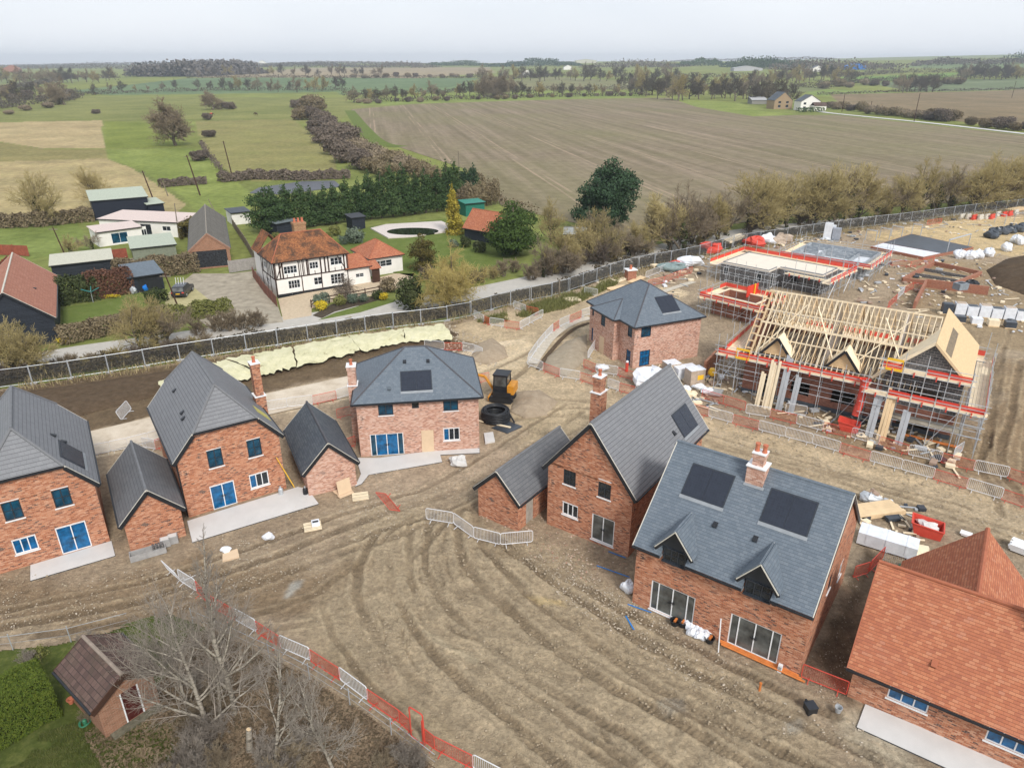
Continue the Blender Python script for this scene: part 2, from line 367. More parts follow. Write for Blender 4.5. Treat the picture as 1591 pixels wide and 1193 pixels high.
paint([(163,189),(245,190),(290,228),(163,231)],(.17,.21,.05),(.20,.23,.06),seed=10)
paint([(163,232),(300,230),(345,262),(390,300),(388,335),(320,346),(290,310),(255,285),(215,262),(170,246)],(.185,.23,.06),(.215,.255,.08),seed=11)
paint([(305,188),(455,185),(480,205),(520,245),(525,272),(400,282),(362,275),(312,225)],(.27,.245,.11),(.22,.22,.085),seed=12)
paint([(0,352),(120,345),(150,392),(60,400),(-60,440),(-60,380)],(.17,.215,.06),(.19,.235,.075),seed=13)
paint([(100,142),(290,122),(520,121),(745,122),(700,136),(480,144),(170,148)],(.13,.19,.10),(.145,.20,.11),seed=14,cell=80,far=True)
paint([(300,121),(470,106),(760,105),(770,113),(650,122),(520,121)],(.30,.25,.165),(.34,.28,.19),seed=15,cell=60,far=True)
paint([(520,140),(700,136),(745,123),(745,141),(530,148)],(.15,.215,.10),(.16,.22,.11),seed=16,cell=60,far=True)
paint([(540,156),(740,142),(990,142),(1000,153),(560,164)],(.20,.25,.07),(.22,.27,.085),seed=17,far=True)
paint([(-500,112),(115,118),(190,121),(60,131),(-500,140)],(.18,.22,.09),(.2,.23,.1),seed=18,cell=60,far=True)
paint([(745,128),(860,120),(1000,128),(985,140),(750,140)],(.24,.22,.13),(.2,.22,.11),seed=19,cell=60,far=True)
paint([(1040,153),(1150,160),(1180,172),(1240,178),(1170,182),(1080,166),(1000,158)],(.19,.25,.06),(.24,.27,.09),seed=20,far=True)
paint([(1240,134),(1290,139),(1400,143),(1310,150),(1265,149)],(.19,.26,.07),(.21,.27,.09),seed=21,cell=50,far=True)
paint([(1290,147),(1480,143),(1600,139),(1900,138),(1900,240),(1600,203),(1480,187),(1310,168)],(.205,.165,.10),(.24,.185,.12),seed=22,cell=30,far=True)
paint([(1350,129),(1460,124),(1600,122),(1900,121),(1900,138),(1600,139),(1420,143)],(.15,.19,.105),(.165,.20,.115),seed=23,cell=60,far=True)
paint([(1300,121),(1490,113),(1475,121),(1330,129)],(.16,.27,.06),(.18,.28,.07),seed=24,cell=60,far=True)
paint([(1390,105),(1500,94),(1700,92),(1700,108),(1500,108)],(.16,.22,.10),(.18,.23,.11),seed=25,cell=90,far=True)
paint([(1180,150),(1290,138),(1240,133),(1100,140)],(.19,.2,.1),(.17,.2,.09),seed=26,far=True)
col=np.clip(col,.01,1)
nr,nc=X.shape;idx=np.arange(nr*nc).reshape(nr,nc)
Fq=np.stack([idx[:-1,:-1],idx[:-1,1:],idx[1:,1:],idx[1:,:-1]],-1).reshape(-1,4)
t=NT('countryside_grass');va=t.n('ShaderNodeVertexColor',layer_name='albedo').outputs['Color'];p=t.pos()
f=t.ramp(t.noise(p,.55,6,.7),[(.25,(.62,.62,.62)),(.75,(1.32,1.3,1.25))])
f2=t.ramp(t.noise(p,.06,5,.6),[(.3,(.82,.84,.8)),(.7,(1.16,1.12,1.1))])
t.bump(t.noise(p,2.2,4),.5,.1)
gm=t.out(t.mix(1.,t.mix(1.,va,f,'MULTIPLY'),f2,'MULTIPLY'),.95,.05)
cc=np.concatenate([col.reshape(-1,3),np.ones((nr*nc,1))],1)
link('ground',npmesh('ground',np.stack([X,Y,Z],-1).reshape(-1,3),Fq,gm,cc,True),kind='structure')
# flat sheets laid on it
def sheet(name,px,mat,z,smooth=False,kind='structure',world=None):
    P=world or [G(*q) for q in px]
    if smooth: P=smoothline(P+[P[0]])[:-1]
    return M().prism(P,z-.25,z).build(name,mat,kind=kind)
def strip(name,px,w,mat,z,world=None):
    P=[Vector(q) for q in (world or GL(px))];L=[];Rr=[]
    for i,q in enumerate(P):
        d=(P[min(i+1,len(P)-1)]-P[max(i-1,0)]).normalized();nn=Vector((-d.y,d.x));L.append(q+nn*w/2);Rr.append(q-nn*w/2)
    m=M()
    for i in range(len(P)-1): m.add([(*Rr[i],z),(*Rr[i+1],z),(*L[i+1],z),(*L[i],z)],[(0,1,2,3)])
    return m.build(name,mat,kind='structure')
# ploughed field with tramlines
a=Vector(G(730,165));b=Vector(G(930,247));pdir=math.atan2(b.y-a.y,b.x-a.x)
t=NT('ploughed_soil');mp_=t.n('ShaderNodeMapping',{'Vector':t.pos()});mp_.vector_type='POINT';mp_.inputs['Rotation'].default_value=(0,0,-pdir)
q=t.n('ShaderNodeSeparateXYZ',{0:mp_.outputs[0]});st=t.n('ShaderNodeMapping',{'Vector':mp_.outputs[0]});st.inputs['Scale'].default_value=(.007,.2,1)
s1=t.noise(st.outputs[0],1,5,.65);s2=t.noise(t.pos(),.008,4,.6);s3=t.noise(t.pos(),.25,5,.7)
cc_=t.ramp(s1,[(.3,(.16,.132,.085)),(.45,(.205,.167,.112)),(.55,(.235,.19,.132)),(.64,(.27,.215,.155)),(.74,(.33,.26,.195))])
cc_=t.mix(t.ramp(s2,[(.42,(0,0,0)),(.72,(.65,.65,.65))]),cc_,(.19,.185,.085,1))
tl=t.math('MODULO',t.math('ADD',q.outputs[1],900.),24.);tm=t.math('MULTIPLY',t.math('LESS_THAN',t.math('ABSOLUTE',t.math('SUBTRACT',t.math('ABSOLUTE',t.math('SUBTRACT',tl,12.)),1.1)),.42),t.ramp(t.noise(st.outputs[0],3,2),[(.42,(0,0,0)),(.6,(.75,.75,.75))]))
cc_=t.mix(tm,cc_,(.36,.275,.2,1));cc_=t.mix(1.,cc_,t.ramp(s3,[(.25,(.75,.75,.75)),(.75,(1.25,1.25,1.25))]),'MULTIPLY')
t.bump(s3,.6,.2);plough=t.out(cc_,.95,.05)
sheet('ploughed_field',[(545,170),(640,162),(760,158),(900,154),(1040,152),(1080,166),(1170,181),(1240,179),(1300,179),(1440,194),(1600,211),(2000,262),(2000,288),(1600,306),(1450,316),(1300,328),(1200,340),(1100,352),(1020,366),(985,368),(920,352),(850,336),(780,320),(740,268),(600,222),(575,200)],plough,-.04)
t=NT('lane_tarmac');p=t.pos();lane=t.out(t.mix(t.ramp(t.noise(p,1.2,5,.7),[(.35,(0,0,0)),(.7,(1,1,1))]),(.42,.40,.365,1),(.50,.47,.42,1)),.9,.15)
LANE=[(-300,640),(-100,592),(90,553),(250,530),(430,503),(560,484),(700,462),(820,438),(930,412),(1010,392),(1100,369),(1180,358),(1300,345),(1450,333),(1591,322),(1800,310)]
strip('country_lane',LANE,5.2,lane,-.03)
strip('far_lane',[(1270,173),(1300,177),(1440,191),(1591,208),(1800,232)],5,plain('far_lane_tarmac',(.58,.57,.55),.9),.05)
def grassmat(name,a,b,bs=.6):
    t=NT(name);p=t.pos();t.bump(t.noise(p,7,4,.8),bs,.05)
    return t.out(t.ramp(t.math('ADD',t.math('MULTIPLY',t.noise(p,.5,5,.7),.6),t.math('MULTIPLY',t.noise(p,4,4,.7),.4)),[(.3,mul(a,.7)),(.5,a),(.7,b)]),.95,.05)
lawn=grassmat('mown_lawn',(.125,.165,.042),(.18,.20,.07))
lawn_deep=grassmat('garden_grass',(.075,.095,.025),(.15,.155,.05))
gravel=plain('gravel_drive',(.52,.42,.30),.95,.1,var=.14,scale=2.5,bump=.4)
gravel_dull=plain('earth_yard',(.34,.30,.235),.95,.1,var=.25,scale=.8,bump=.4)
scrub=grassmat('rough_verge_grass',(.075,.062,.036),(.15,.12,.065),1)
strip('field_verge',[(543,172),(565,200),(590,222),(625,228)],7,lawn,-.02)
strip('road_verge',[(-300,655),(-100,606),(90,568),(250,546),(430,521),(560,501),(700,480),(820,455),(930,428),(1010,406),(1100,382),(1180,368),(1300,355),(1450,343),(1591,331)],5.5,scrub,-.05)
GL_=[G(*p) for p in GARDENFENCE];sheet('garden_lawn',None,lawn_deep,-.06,world=[(x,y+.5) for x,y in GL_]+[(GL_[-1][0]+3,3),(-45,3),(-60,20)])
# ---------------------------------------------------------------- the building site: churned mud with wheel ruts
na=900;AZ=np.linspace(-1.05,1.08,na);nrow=900
YY=14*np.exp(np.linspace(0,math.log(185/14.),nrow));gx,gy=np.meshgrid(AZ,YY);X=gx*(gy+8);Y=gy
fine=fbm(X,Y,.9,31,4,.6);mid=fbm(X,Y,4,37,4);big=fbm(X,Y,14,41,3)
Z=-.02+.05*(mid-.5)+.05*(fine-.5)
mud=C(.27,.212,.157);mud2=C(.35,.287,.215);dark=C(.105,.075,.047);pale=C(.60,.51,.385);ochre=C(.44,.335,.185);groove_c=C(.13,.097,.064);pink=C(.34,.25,.18);darkm=C(.16,.118,.075)
col=mud*(1-mid[...,None])+mud2*mid[...,None]
def zone(px,c,c2=None,edge=1.5,st=1.,seed=50):
    """soft, ragged patch of another ground colour"""
    P=[G(*q) for q in px];m=inpoly(X,Y,P);d=dline(X,Y,P+[P[0]]);s=np.where(m,d,-d)+(fbm(X,Y,3.5,seed,4,.6)-.5)*edge*3
    k=sstep(-edge*.4,edge*.6,s)[...,None]*st;f=fbm(X,Y,2.2,seed+3,4,.65)[...,None]
    global col;col=col*(1-k)+k*(C(*c)*(1-f)+C(*(c2 if c2 is not None else c))*f);return k[...,0]
def track(px,w,c,c2,edge=1.,st=.9,seed=70):
    P=GL(px);d=dline(X,Y,P)+(fbm(X,Y,2.5,seed,4,.6)-.5)*edge*2
    k=sstep(w/2+edge*.5,w/2-edge*.5,d)[...,None]*st;f=fbm(X,Y,1.6,seed+3,4,.65)[...,None]
    global col;col=col*(1-k)+k*(C(*c)*(1-f)+C(*c2)*f);return k[...,0]
zone([(-200,640),(36,600),(274,563),(428,540),(572,518),(720,500),(745,540),(690,552),(620,566),(543,584),(410,613),(252,648),(139,670),(-200,740)],dark,darkm,1.)
zone([(690,510),(860,470),(930,440),(1000,430),(960,520),(900,610),(1000,640),(820,700),(760,600),(740,550)],(.40,.32,.215),(.47,.385,.27),2,.9,51)
track([(-200,765),(0,720),(143,689),(258,662),(423,627),(545,600),(700,570),(800,540)],5.4,(.64,.545,.42),(.56,.47,.355),.7,.97,71)
track([(560,600),(700,590),(790,560),(840,530),(900,498),(960,478),(1040,455)],5.,pale,(.45,.36,.24),1.2,.9,72)
track([(760,620),(850,600),(960,625),(1080,665),(1250,715),(1400,755),(1600,815),(1800,880)],6.4,(.48,.395,.285),(.37,.295,.205),1.5,.9,73)
track([(1090,655),(1300,715),(1600,795)],1.6,(.5,.41,.29),(.42,.33,.22),.9,.8,74)
zone([(1130,600),(1180,640),(1330,700),(1500,745),(1600,770),(1700,700),(1600,560),(1540,560),(1530,690)],(.225,.16,.10),(.28,.21,.135),1.5,.9,52)
zone([(1400,470),(1530,540),(1700,560),(1700,420),(1400,400)],(.30,.235,.155),(.24,.18,.115),2,.9,53)
zone([(1330,365),(1500,340),(1700,330),(1700,395),(1540,400),(1420,385)],ochre,(.50,.40,.25),3,.95,54)
zone([(1640,345),(1480,352),(1440,365),(1640,380)],(.46,.36,.2),(.52,.42,.27),3,.8,57)
zone([(590,665),(750,690),(820,720),(620,790),(560,760)],(.42,.335,.26),(.33,.26,.195),1.5,.85,55)
zone([(860,860),(980,935),(1240,1060),(1420,1190),(1300,1200),(1150,1090),(960,990),(800,870)],(.37,.29,.225),(.27,.21,.155),1.6,.85,56)
zone([(590,790),(740,790),(900,860),(1000,960),(1180,1080),(1400,1240),(700,1240),(560,1060),(470,960),(480,880)],(.375,.312,.225),(.30,.243,.172),2,.85,58)
zone([(-200,900),(150,900),(420,860),(560,880),(470,960),(300,960),(-200,1020)],(.225,.165,.108),(.17,.125,.08),2,.8,59)
zone([(470,1045),(560,1100),(720,1230),(830,1230),(640,1090),(540,1010)],(.33,.28,.205),(.25,.20,.13),1.2,.7,60)
zone([(1325,1095),(1250,1010),(1300,930),(1345,850),(1370,880),(1340,960)],(.14,.105,.07),(.10,.078,.055),.8,.9,61)  # shade of the enclosed gap between two houses, painted into the ground colour
zone([(1285,1100),(1345,1115),(1480,1200),(1430,1230),(1290,1140)],(.47,.43,.35),(.36,.31,.24),.8,.8,62)
zone([(800,500),(905,470),(915,545),(850,575)],(.30,.24,.165),(.38,.31,.22),1,.7,63)
zone([(432,932),(446,905),(472,900),(462,925),(446,936)],(.30,.31,.305),(.36,.36,.35),.5,.8,64);zone([(1025,1090),(1060,1085),(1066,1105),(1035,1110)],(.30,.30,.29),None,.4,.7,65);zone([(1215,1120),(1245,1115),(1250,1135),(1225,1140)],(.30,.30,.29),None,.4,.7,66);zone([(820,925),(875,930),(880,942),(835,938)],(.46,.36,.19),None,.4,.7,67);zone([(660,980),(700,1000),(745,1025),(735,1030),(690,1010)],(.48,.42,.31),None,.4,.6,68);zone([(560,1060),(640,1110),(735,1180),(720,1235),(600,1140)],(.40,.34,.25),(.32,.27,.19),.8,.75,69)
# wheel ruts
RUTS=[([(735,792),(748,850),(830,930),(950,1020),(1100,1110),(1250,1180),(1400,1260)],.34,.15),([(705,800),(722,870),(800,950),(910,1035),(1060,1130),(1200,1210)],.34,.16),
([(668,800),(672,880),(725,965),(825,1055),(950,1135),(1080,1220)],.26,.12),([(640,805),(640,900),(690,985),(790,1075),(900,1150),(1000,1225)],.26,.13),
([(612,820),(598,880),(618,950),(690,1040),(800,1130),(900,1215)],.3,.14),([(585,830),(560,890),(572,950),(640,1040),(740,1130),(830,1215)],.3,.13),
([(552,850),(528,905),(540,960),(600,1035),(690,1120),(770,1210)],.24,.1),([(760,830),(860,905),(980,980),(1150,1070),(1320,1150),(1500,1240)],.36,.16),([(800,850),(900,910),(1030,985),(1190,1062),(1300,1110)],.3,.09),
([(905,640),(830,690),(760,735),(690,770),(560,812),(430,860),(250,922),(60,965),(-150,1000)],.34,.12),([(935,655),(860,705),(805,748),(735,788),(600,835),(450,885),(260,945),(60,985)],.34,.12),
([(880,630),(800,680),(730,722),(660,755),(520,800),(400,845),(220,900),(0,945)],.26,.08),([(700,800),(600,900),(500,960),(380,985)],.26,.08),([(640,800),(520,905),(430,945),(340,960)],.24,.07),
([(800,625),(900,622),(1000,648),(1100,683),(1300,742),(1450,786),(1700,860)],.34,.09),([(790,650),(900,645),(990,668),(1090,703),(1290,762),(1440,806),(1700,885)],.34,.09),([(800,640),(960,640),(1200,705),(1500,790)],.2,.05),
([(1560,540),(1535,640),(1525,720),(1560,800)],.34,.12),([(1590,560),(1570,650),(1562,730),(1600,800)],.34,.12),([(1620,545),(1600,650),(1590,740)],.28,.1),([(1585,470),(1560,540),(1548,620),(1540,700)],.24,.08),
([(560,620),(700,592),(790,565),(850,530),(930,490)],.3,.05),
([(628,812),(622,890),(660,975),(740,1065),(845,1145),(950,1225)],.2,.1),
([(780,850),(880,925),(1010,1008),(1180,1098),(1350,1185)],.26,.12),([(820,920),(930,1000),(1080,1085),(1240,1160),(1380,1230)],.24,.1),
([(520,870),(500,920),(520,985),(590,1070),(690,1160),(740,1215)],.22,.09),([(860,990),(960,1055),(1100,1135),(1260,1215)],.22,.1),([(700,985),(790,1058),(900,1130),(1030,1210)],.2,.09),
([(910,660),(835,705),(775,750),(705,790),(580,830),(430,880),(250,940)],.22,.08),([(1000,660),(1150,703),(1350,765),(1600,845)],.26,.07),([(830,560),(790,590),(740,612),(660,628)],.3,.06),([(1545,480),(1510,560),(1505,640),(1500,700)],.22,.08),([(1650,560),(1625,660),(1625,760)],.3,.1)]
rr=random.Random(3);groove_m=np.zeros(X.shape);ridge_m=np.zeros(X.shape);lump=fbm(X,Y,.6,91,4,.65);clod=fbm(X,Y,.34,211,3,.7)
def dpath(X,Y,P):
    d=np.full(X.shape,1e9);S=np.zeros(X.shape);acc=0
    for (x0,y0),(x1,y1) in zip(P,P[1:]):
        dx,dy=x1-x0,y1-y0;L=math.hypot(dx,dy)+1e-9;t=np.clip(((X-x0)*dx+(Y-y0)*dy)/L/L,0,1);sg=np.sign((X-x0)*dy-(Y-y0)*dx);e=np.hypot(X-x0-t*dx,Y-y0-t*dy)
        k=e<np.abs(d);d=np.where(k,e*np.where(sg==0,1,sg),d);S=np.where(k,acc+t*L,S);acc+=L
    return d,S
for k,(px,w_,dp) in enumerate(RUTS):
    L=GL(px);A_=np.array(L);bb=(X>A_[:,0].min()-2.5)&(X<A_[:,0].max()+2.5)&(Y>A_[:,1].min()-2.5)&(Y<A_[:,1].max()+2.5)
    ix=np.nonzero(bb);d0,S0=dpath(X[ix],Y[ix],L);q=np.abs(d0)<1.7;ix=(ix[0][q],ix[1][q]);d0=d0[q];S0=S0[q];xx,yy=X[ix],Y[ix]
    fade=sstep(.34,.52,fbm(xx*.6+k*7,yy*.6,6.,180+k,2));wob=(fbm(xx,yy,1.3,100+k,3)-.5)*.4+(fbm(xx,yy,9.,190+k,2)-.5)*1.0+(clod[ix]-.5)*.12;dd=d0+wob;ww=w_*(.8+.5*fbm(xx,yy,5.,160+k,2));along=np.clip(.25+1.15*fbm(xx,yy,3.2,130+k,3),.15,1.25)*(.25+.75*fade if w_<.32 else .6+.4*fade)
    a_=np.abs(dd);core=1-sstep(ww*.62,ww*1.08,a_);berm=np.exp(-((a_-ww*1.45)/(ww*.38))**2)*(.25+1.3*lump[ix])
    Z[ix]+=along*dp*.72*(-core+.9*berm)
    if w_>.25: Z[ix]+=core*.022*along*np.sign(np.sin(S0*2*math.pi/.3+dd*5))
    groove_m[ix]=np.maximum(groove_m[ix],core*np.clip(along,0,1));ridge_m[ix]=np.maximum(ridge_m[ix],berm*np.clip(along,0,1))
# churned surface between the ruts: short scuffs and clods running with the traffic
MA=[G(*q) for q in [(600,800),(740,800),(900,870),(1010,970),(1200,1090),(1400,1260),(700,1260),(520,1010),(500,900)]]
ins=inpoly(X,Y,MA);k=sstep(0,2.5,np.where(ins,dline(X,Y,MA+[MA[0]]),0))
ang=rad(-50)+.5*(fbm(X,Y,9,203,2)-.5);xs=X*np.cos(ang)+Y*np.sin(ang);ys=-X*np.sin(ang)+Y*np.cos(ang)
ch=fbm(xs/4.,ys*1.15+.9*fbm(X,Y,2.5,207,2),.5,201,4,.62);sc=np.clip((ch-.56)*6,0,1)*k;gr_=np.clip((.44-ch)*6,0,1)*k
rough=.35+.65*sstep(.42,.62,fbm(X,Y,5.,205,3));Z+=(.075*sc-.065*gr_)*rough*(1-groove_m)
Z+=(.13*np.clip(lump-.5,0,1)+.12*(clod-.5)+.05*(fbm(X,Y,.22,219,2)-.5))*(.35+.65*k)*np.clip(1-1.1*groove_m,0,1)*rough
groove_m=np.maximum(groove_m*.62,gr_*.55*rough)[...,None];ridge_m=(np.maximum(ridge_m*.45,sc*.4))[...,None]
col=col*(1-ridge_m)+ridge_m*C(.42,.35,.255);col=col*(1-groove_m)+groove_m*groove_c  # ridge crests mixed paler, groove bottoms darker
# house plots pressed level
col=col*1.3*C(1.015,.985,.92)*(.80+.4*fine[...,None])*(.9+.2*clod[...,None])
X_,Y_=X,Y;ok=inpoly(X,Y,SITE)
nr,nc=X.shape;idx=np.arange(nr*nc).reshape(nr,nc)
Fq=np.stack([idx[:-1,:-1],idx[:-1,1:],idx[1:,1:],idx[1:,:-1]],-1).reshape(-1,4)
Fq=Fq[ok.reshape(-1)[Fq].all(1)]
used=np.unique(Fq);remap=np.full(nr*nc,-1);remap[used]=np.arange(len(used))
t=NT('site_mud');va=t.n('ShaderNodeVertexColor',layer_name='albedo').outputs['Color'];p=t.pos()
f=t.ramp(t.noise(p,3.2,7,.75),[(.3,(.70,.69,.67)),(.5,(1,1,1)),(.7,(1.28,1.27,1.24))]);f2=t.ramp(t.noise(p,.8,5,.65),[(.3,(.82,.82,.82)),(.7,(1.16,1.15,1.13))])
sp=t.n('ShaderNodeTexVoronoi',{'Vector':p,'Scale':4.5}).outputs['Distance'];spk=t.ramp(sp,[(.06,(1,1,1)),(.13,(0,0,0))]);gate=t.ramp(t.noise(p,.5,4,.7),[(.5,(0,0,0)),(.62,(.8,.8,.8))])
c_=t.mix(1.,t.mix(1.,va,f,'MULTIPLY'),f2,'MULTIPLY');c_=t.mix(t.mix(1.,spk,gate,'MULTIPLY'),c_,(.55,.47,.37,1))
crk=t.noise(p,2.6,9,.68);ck=t.ramp(t.math('ABSOLUTE',t.math('SUBTRACT',crk,.5)),[(.0,(1,1,1)),(.022,(0,0,0))]);cg=t.ramp(t.noise(p,.35,4,.6),[(.42,(.1,.1,.1)),(.6,(.6,.6,.6))]);c_=t.mix(t.mix(1.,ck,cg,'MULTIPLY'),c_,(.13,.10,.07,1))
t.bump(t.math('ADD',t.math('MULTIPLY',t.noise(p,13,6,.8),1.2),t.math('MULTIPLY',t.noise(p,3.2,5,.75),2.2)),1.,.09)
mudmat=t.out(c_,.88,.18)
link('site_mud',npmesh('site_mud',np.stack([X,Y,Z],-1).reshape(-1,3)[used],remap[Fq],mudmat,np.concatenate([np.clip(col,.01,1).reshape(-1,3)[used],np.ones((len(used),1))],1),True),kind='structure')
def zsite(x,y):
    i=np.argmin((X_-x)**2+(Y_-y)**2);return float(Z.ravel()[i])
# stones and brick rubble lying about: uncountable
def stones(name,px,n,mat,s0,s1,seed,dens=None):
    P=[G(*q) for q in px];r=np.random.RandomState(seed);A=np.array(P);lo=A.min(0);hi=A.max(0);pts=[]
    while len(pts)<n:
        q=lo+(hi-lo)*r.rand(4000,2);k=inpoly(q[:,0],q[:,1],P)&(fbm(q[:,0],q[:,1],3.5,seed,3)+.35*r.rand(4000)>.62);pts.extend(q[k].tolist())
    q=np.array(pts[:n]);s=s0*(s1/s0)**(r.rand(n)**2.2);
    o=np.array([(1,0,0),(0,1,0),(-1,0,0),(0,-1,0),(0,0,.8),(0,0,-.5)]);F0=np.array([(0,1,4),(1,2,4),(2,3,4),(3,0,4)])
    th=r.rand(n)*6.28;ca,sa=np.cos(th),np.sin(th);V=o[None]*(.55+.7*r.rand(n,6,1))*s[:,None,None]*.5
    V=np.stack([V[...,0]*ca[:,None]-V[...,1]*sa[:,None],V[...,0]*sa[:,None]+V[...,1]*ca[:,None],V[...,2]],-1)
    zz=[0]*n;V[...,0]+=q[:,0:1];V[...,1]+=q[:,1:2]
    V[...,2]+=.02+.03*r.rand(n,1)
    link(name,npmesh(name,V.reshape(-1,3),(F0[None]+6*np.arange(n)[:,None,None]).reshape(-1,3),mat),kind='stuff')
def stonemat(name,stops):
    t=NT(name);return t.out(t.ramp(t.noise(t.pos(),6,2),stops),.9,.2)
st_pale=stonemat('pale_stone',[(.3,(.32,.26,.19)),(.5,(.44,.37,.28)),(.7,(.60,.53,.44))]);st_brick=stonemat('brick_rubble',[(.3,(.34,.15,.09)),(.5,(.5,.36,.27)),(.7,(.62,.55,.46))])
stones('rubble',[(870,850),(980,935),(1240,1060),(1420,1190),(1250,1190),(1100,1080),(900,950),(800,870)],2600,st_pale,.035,.17,1)
stones('rubble',[(560,740),(760,700),(840,720),(660,830),(480,860),(330,880),(300,850)],2000,st_pale,.04,.17,2)
stones('rubble',[(-60,900),(150,895),(320,870),(480,850),(520,900),(300,950),(-60,985)],1700,st_pale,.035,.14,3)
stones('rubble',[(690,500),(780,540),(760,600),(690,560)],900,st_pale,.06,.4,4)
stones('rubble',[(830,560),(930,490),(960,560),(1000,640),(880,600)],900,st_pale,.05,.3,5)
stones('rubble',[(1240,930),(1340,860),(1330,1060),(1290,1100),(1250,1050)],700,st_pale,.03,.15,6)
stones('rubble',[(640,830),(900,900),(1200,1110),(1200,1190),(700,1190),(480,960)],900,st_pale,.025,.075,7)
stones('rubble',[(740,800),(850,790),(980,880),(960,930),(800,850)],900,st_brick,.035,.2,8)
stones('rubble',[(900,560),(1140,580),(1190,660),(1400,740),(1590,790),(1590,840),(1100,680),(920,620)],1800,st_pale,.05,.2,9)
stones('rubble',[(1240,360),(1590,330),(1590,480),(1400,470),(1330,400)],900,st_pale,.12,.6,10)

# crumbs of dry clay thrown up along the ruts
cl_a=soil_crumb=stonemat('clay_crumb',[(.3,(.24,.185,.125)),(.5,(.33,.265,.18)),(.7,(.42,.345,.25))])
stones('clay_crumbs',[(560,800),(740,790),(900,860),(1010,970),(1200,1090),(1400,1260),(700,1260),(520,1010),(480,900)],5500,cl_a,.04,.2,21)
stones('clay_crumbs',[(-60,900),(300,880),(560,800),(760,700),(900,620),(960,640),(800,760),(560,850),(300,950),(-60,1000)],3200,cl_a,.04,.2,22)
stones('clay_crumbs',[(-60,610),(300,570),(690,512),(700,525),(300,610),(-60,700)],3500,stonemat('dark_crumb',[(.3,(.08,.06,.04)),(.5,(.15,.11,.075)),(.7,(.26,.2,.14))]),.06,.3,23)
stones('clay_crumbs',[(900,600),(1100,680),(1590,800),(1590,720),(1500,640),(1590,500),(1400,440),(1000,440),(880,560)],5500,cl_a,.08,.4,24)

t=NT('dusty_road_base');p=t.pos();hr=t.ramp(t.noise(p,.45,7,.72),[(.3,(.36,.285,.205)),(.42,(.52,.44,.34)),(.6,(.62,.54,.435)),(.8,(.68,.60,.49))]);t.bump(t.noise(p,5,6,.75),.5,.05);hroad=t.out(hr,.92,.1)
strip('haul_road',[(-200,765),(0,720),(143,689),(258,662),(423,627),(545,600),(640,580)],4.9,hroad,.1)
def wall(m,p,q,E,ops=(),base=-.35,top=(),reveal=.11,mi=0,E0=None):
    """one wall p->q (outside on the right hand), openings (s0,s1,z0,z1) cut through, polygon of extra (s,z) points on top"""
    p=Vector((*p,0));q=Vector((*q,0));L=(q-p).length;d=(q-p)/L;inn=Vector((-d.y,d.x,0))
    P=lambda s,z,k=0:p+d*s+Vector((0,0,z))+inn*k
    xs=sorted({0,L,*[o[0] for o in ops],*[o[1] for o in ops]});zs=sorted({base,E,*[o[2] for o in ops],*[o[3] for o in ops]})
    for a,b in zip(xs,xs[1:]):
        for c,e in zip(zs,zs[1:]):
            if any(o[0]<=a+1e-6 and b-1e-6<=o[1] and o[2]<=c+1e-6 and e-1e-6<=o[3] for o in ops): continue
            m.poly([P(a,c),P(b,c),P(b,e),P(a,e)],mi)
    for s0,s1,z0,z1 in [o[:4] for o in ops]:
        for A,B,C_,D_ in [((s0,z0),(s1,z0),0,0),((s1,z0),(s1,z1),0,0),((s1,z1),(s0,z1),0,0),((s0,z1),(s0,z0),0,0)]:
            m.poly([P(*A),P(*B),P(*B,reveal),P(*A,reveal)],mi)
    if top: m.poly([P(0,E),P(L,E)]+[P(*t) for t in top],mi)
def window(par,p,q,o,n=2,fr=None,gl=None,door=False,bars=0,sill=True,head=None,handle=None,name=None,depth=.06,label=None,blue=None,rb=0):
    """casement window or glazed door set in opening o of the wall p->q"""
    fr=fr or dark_frame;gl=gl or glass
    s0,s1,z0,z1=o;w=s1-s0;h=z1-z0;d=Vector((q[0]-p[0],q[1]-p[1],0)).normalized();rz=math.atan2(d.y,d.x)
    loc=Vector((*p,0))+d*s0+Vector((0,0,z0));m=M();b=.065
    y0,y1=depth-.03,depth+.05
    m.bx(0,b,y0,y1,0,h);m.bx(w-b,w,y0,y1,0,h);m.bx(b,w-b,y0,y1,0,b);m.bx(b,w-b,y0,y1,h-b,h)
    ws=n if isinstance(n,(list,tuple)) else [1]*n;T=sum(ws);x=0;g=M()
    for i,k in enumerate(ws):
        xa=x/T*(w-2*b)+b;x+=k;xb=x/T*(w-2*b)+b
        if i: m.bx(xa-.03,xa+.03,y0,y1,b,h-b)
        c=.04;e=.03 if i else 0;f=.03 if i<len(ws)-1 else 0
        for t in range(1,bars+1): zz=b+(h-2*b)*t/(bars+1);m.bx(xa+e,xb-f,y0+.01,y1-.012,zz-.012,zz+.012)
        for t in range(1,rb+1): xx=xa+(xb-xa)*t/(rb+1);m.bx(xx-.012,xx+.012,y0+.014,y1-.016,b,h-b)
        g.poly([(xa+e,depth+.01,b),(xb-f,depth+.01,b),(xb-f,depth+.01,h-b),(xa+e,depth+.01,h-b)],1 if blue and i in blue else 0)
    wd=m.build(name or ('patio_door' if door else 'window'),fr,par,loc,rz,label=label)
    g.build('pane',[gl,blue_film] if blue else gl,wd,uv=False)
    if sill: M().bx(-.06,w+.06,-.06,.12,-.075,-.003).build('sill',white_paint if sill is True else sill,wd)
    if head: M().bx(0,w,-.012,.1,h+.003,h+.055).build('lintel',head,wd)
    if door: M().bx(w/2-.09,w/2-.05,y0-.05,y0-.004,h*.45,h*.55).bx(w/2+.05,w/2+.09,y0-.05,y0-.004,h*.45,h*.55).bx(w/2-.2,w/2+.2,y0-.06,y0-.05,h*.495,h*.515).build('handle',black_paint,wd)
    return wd
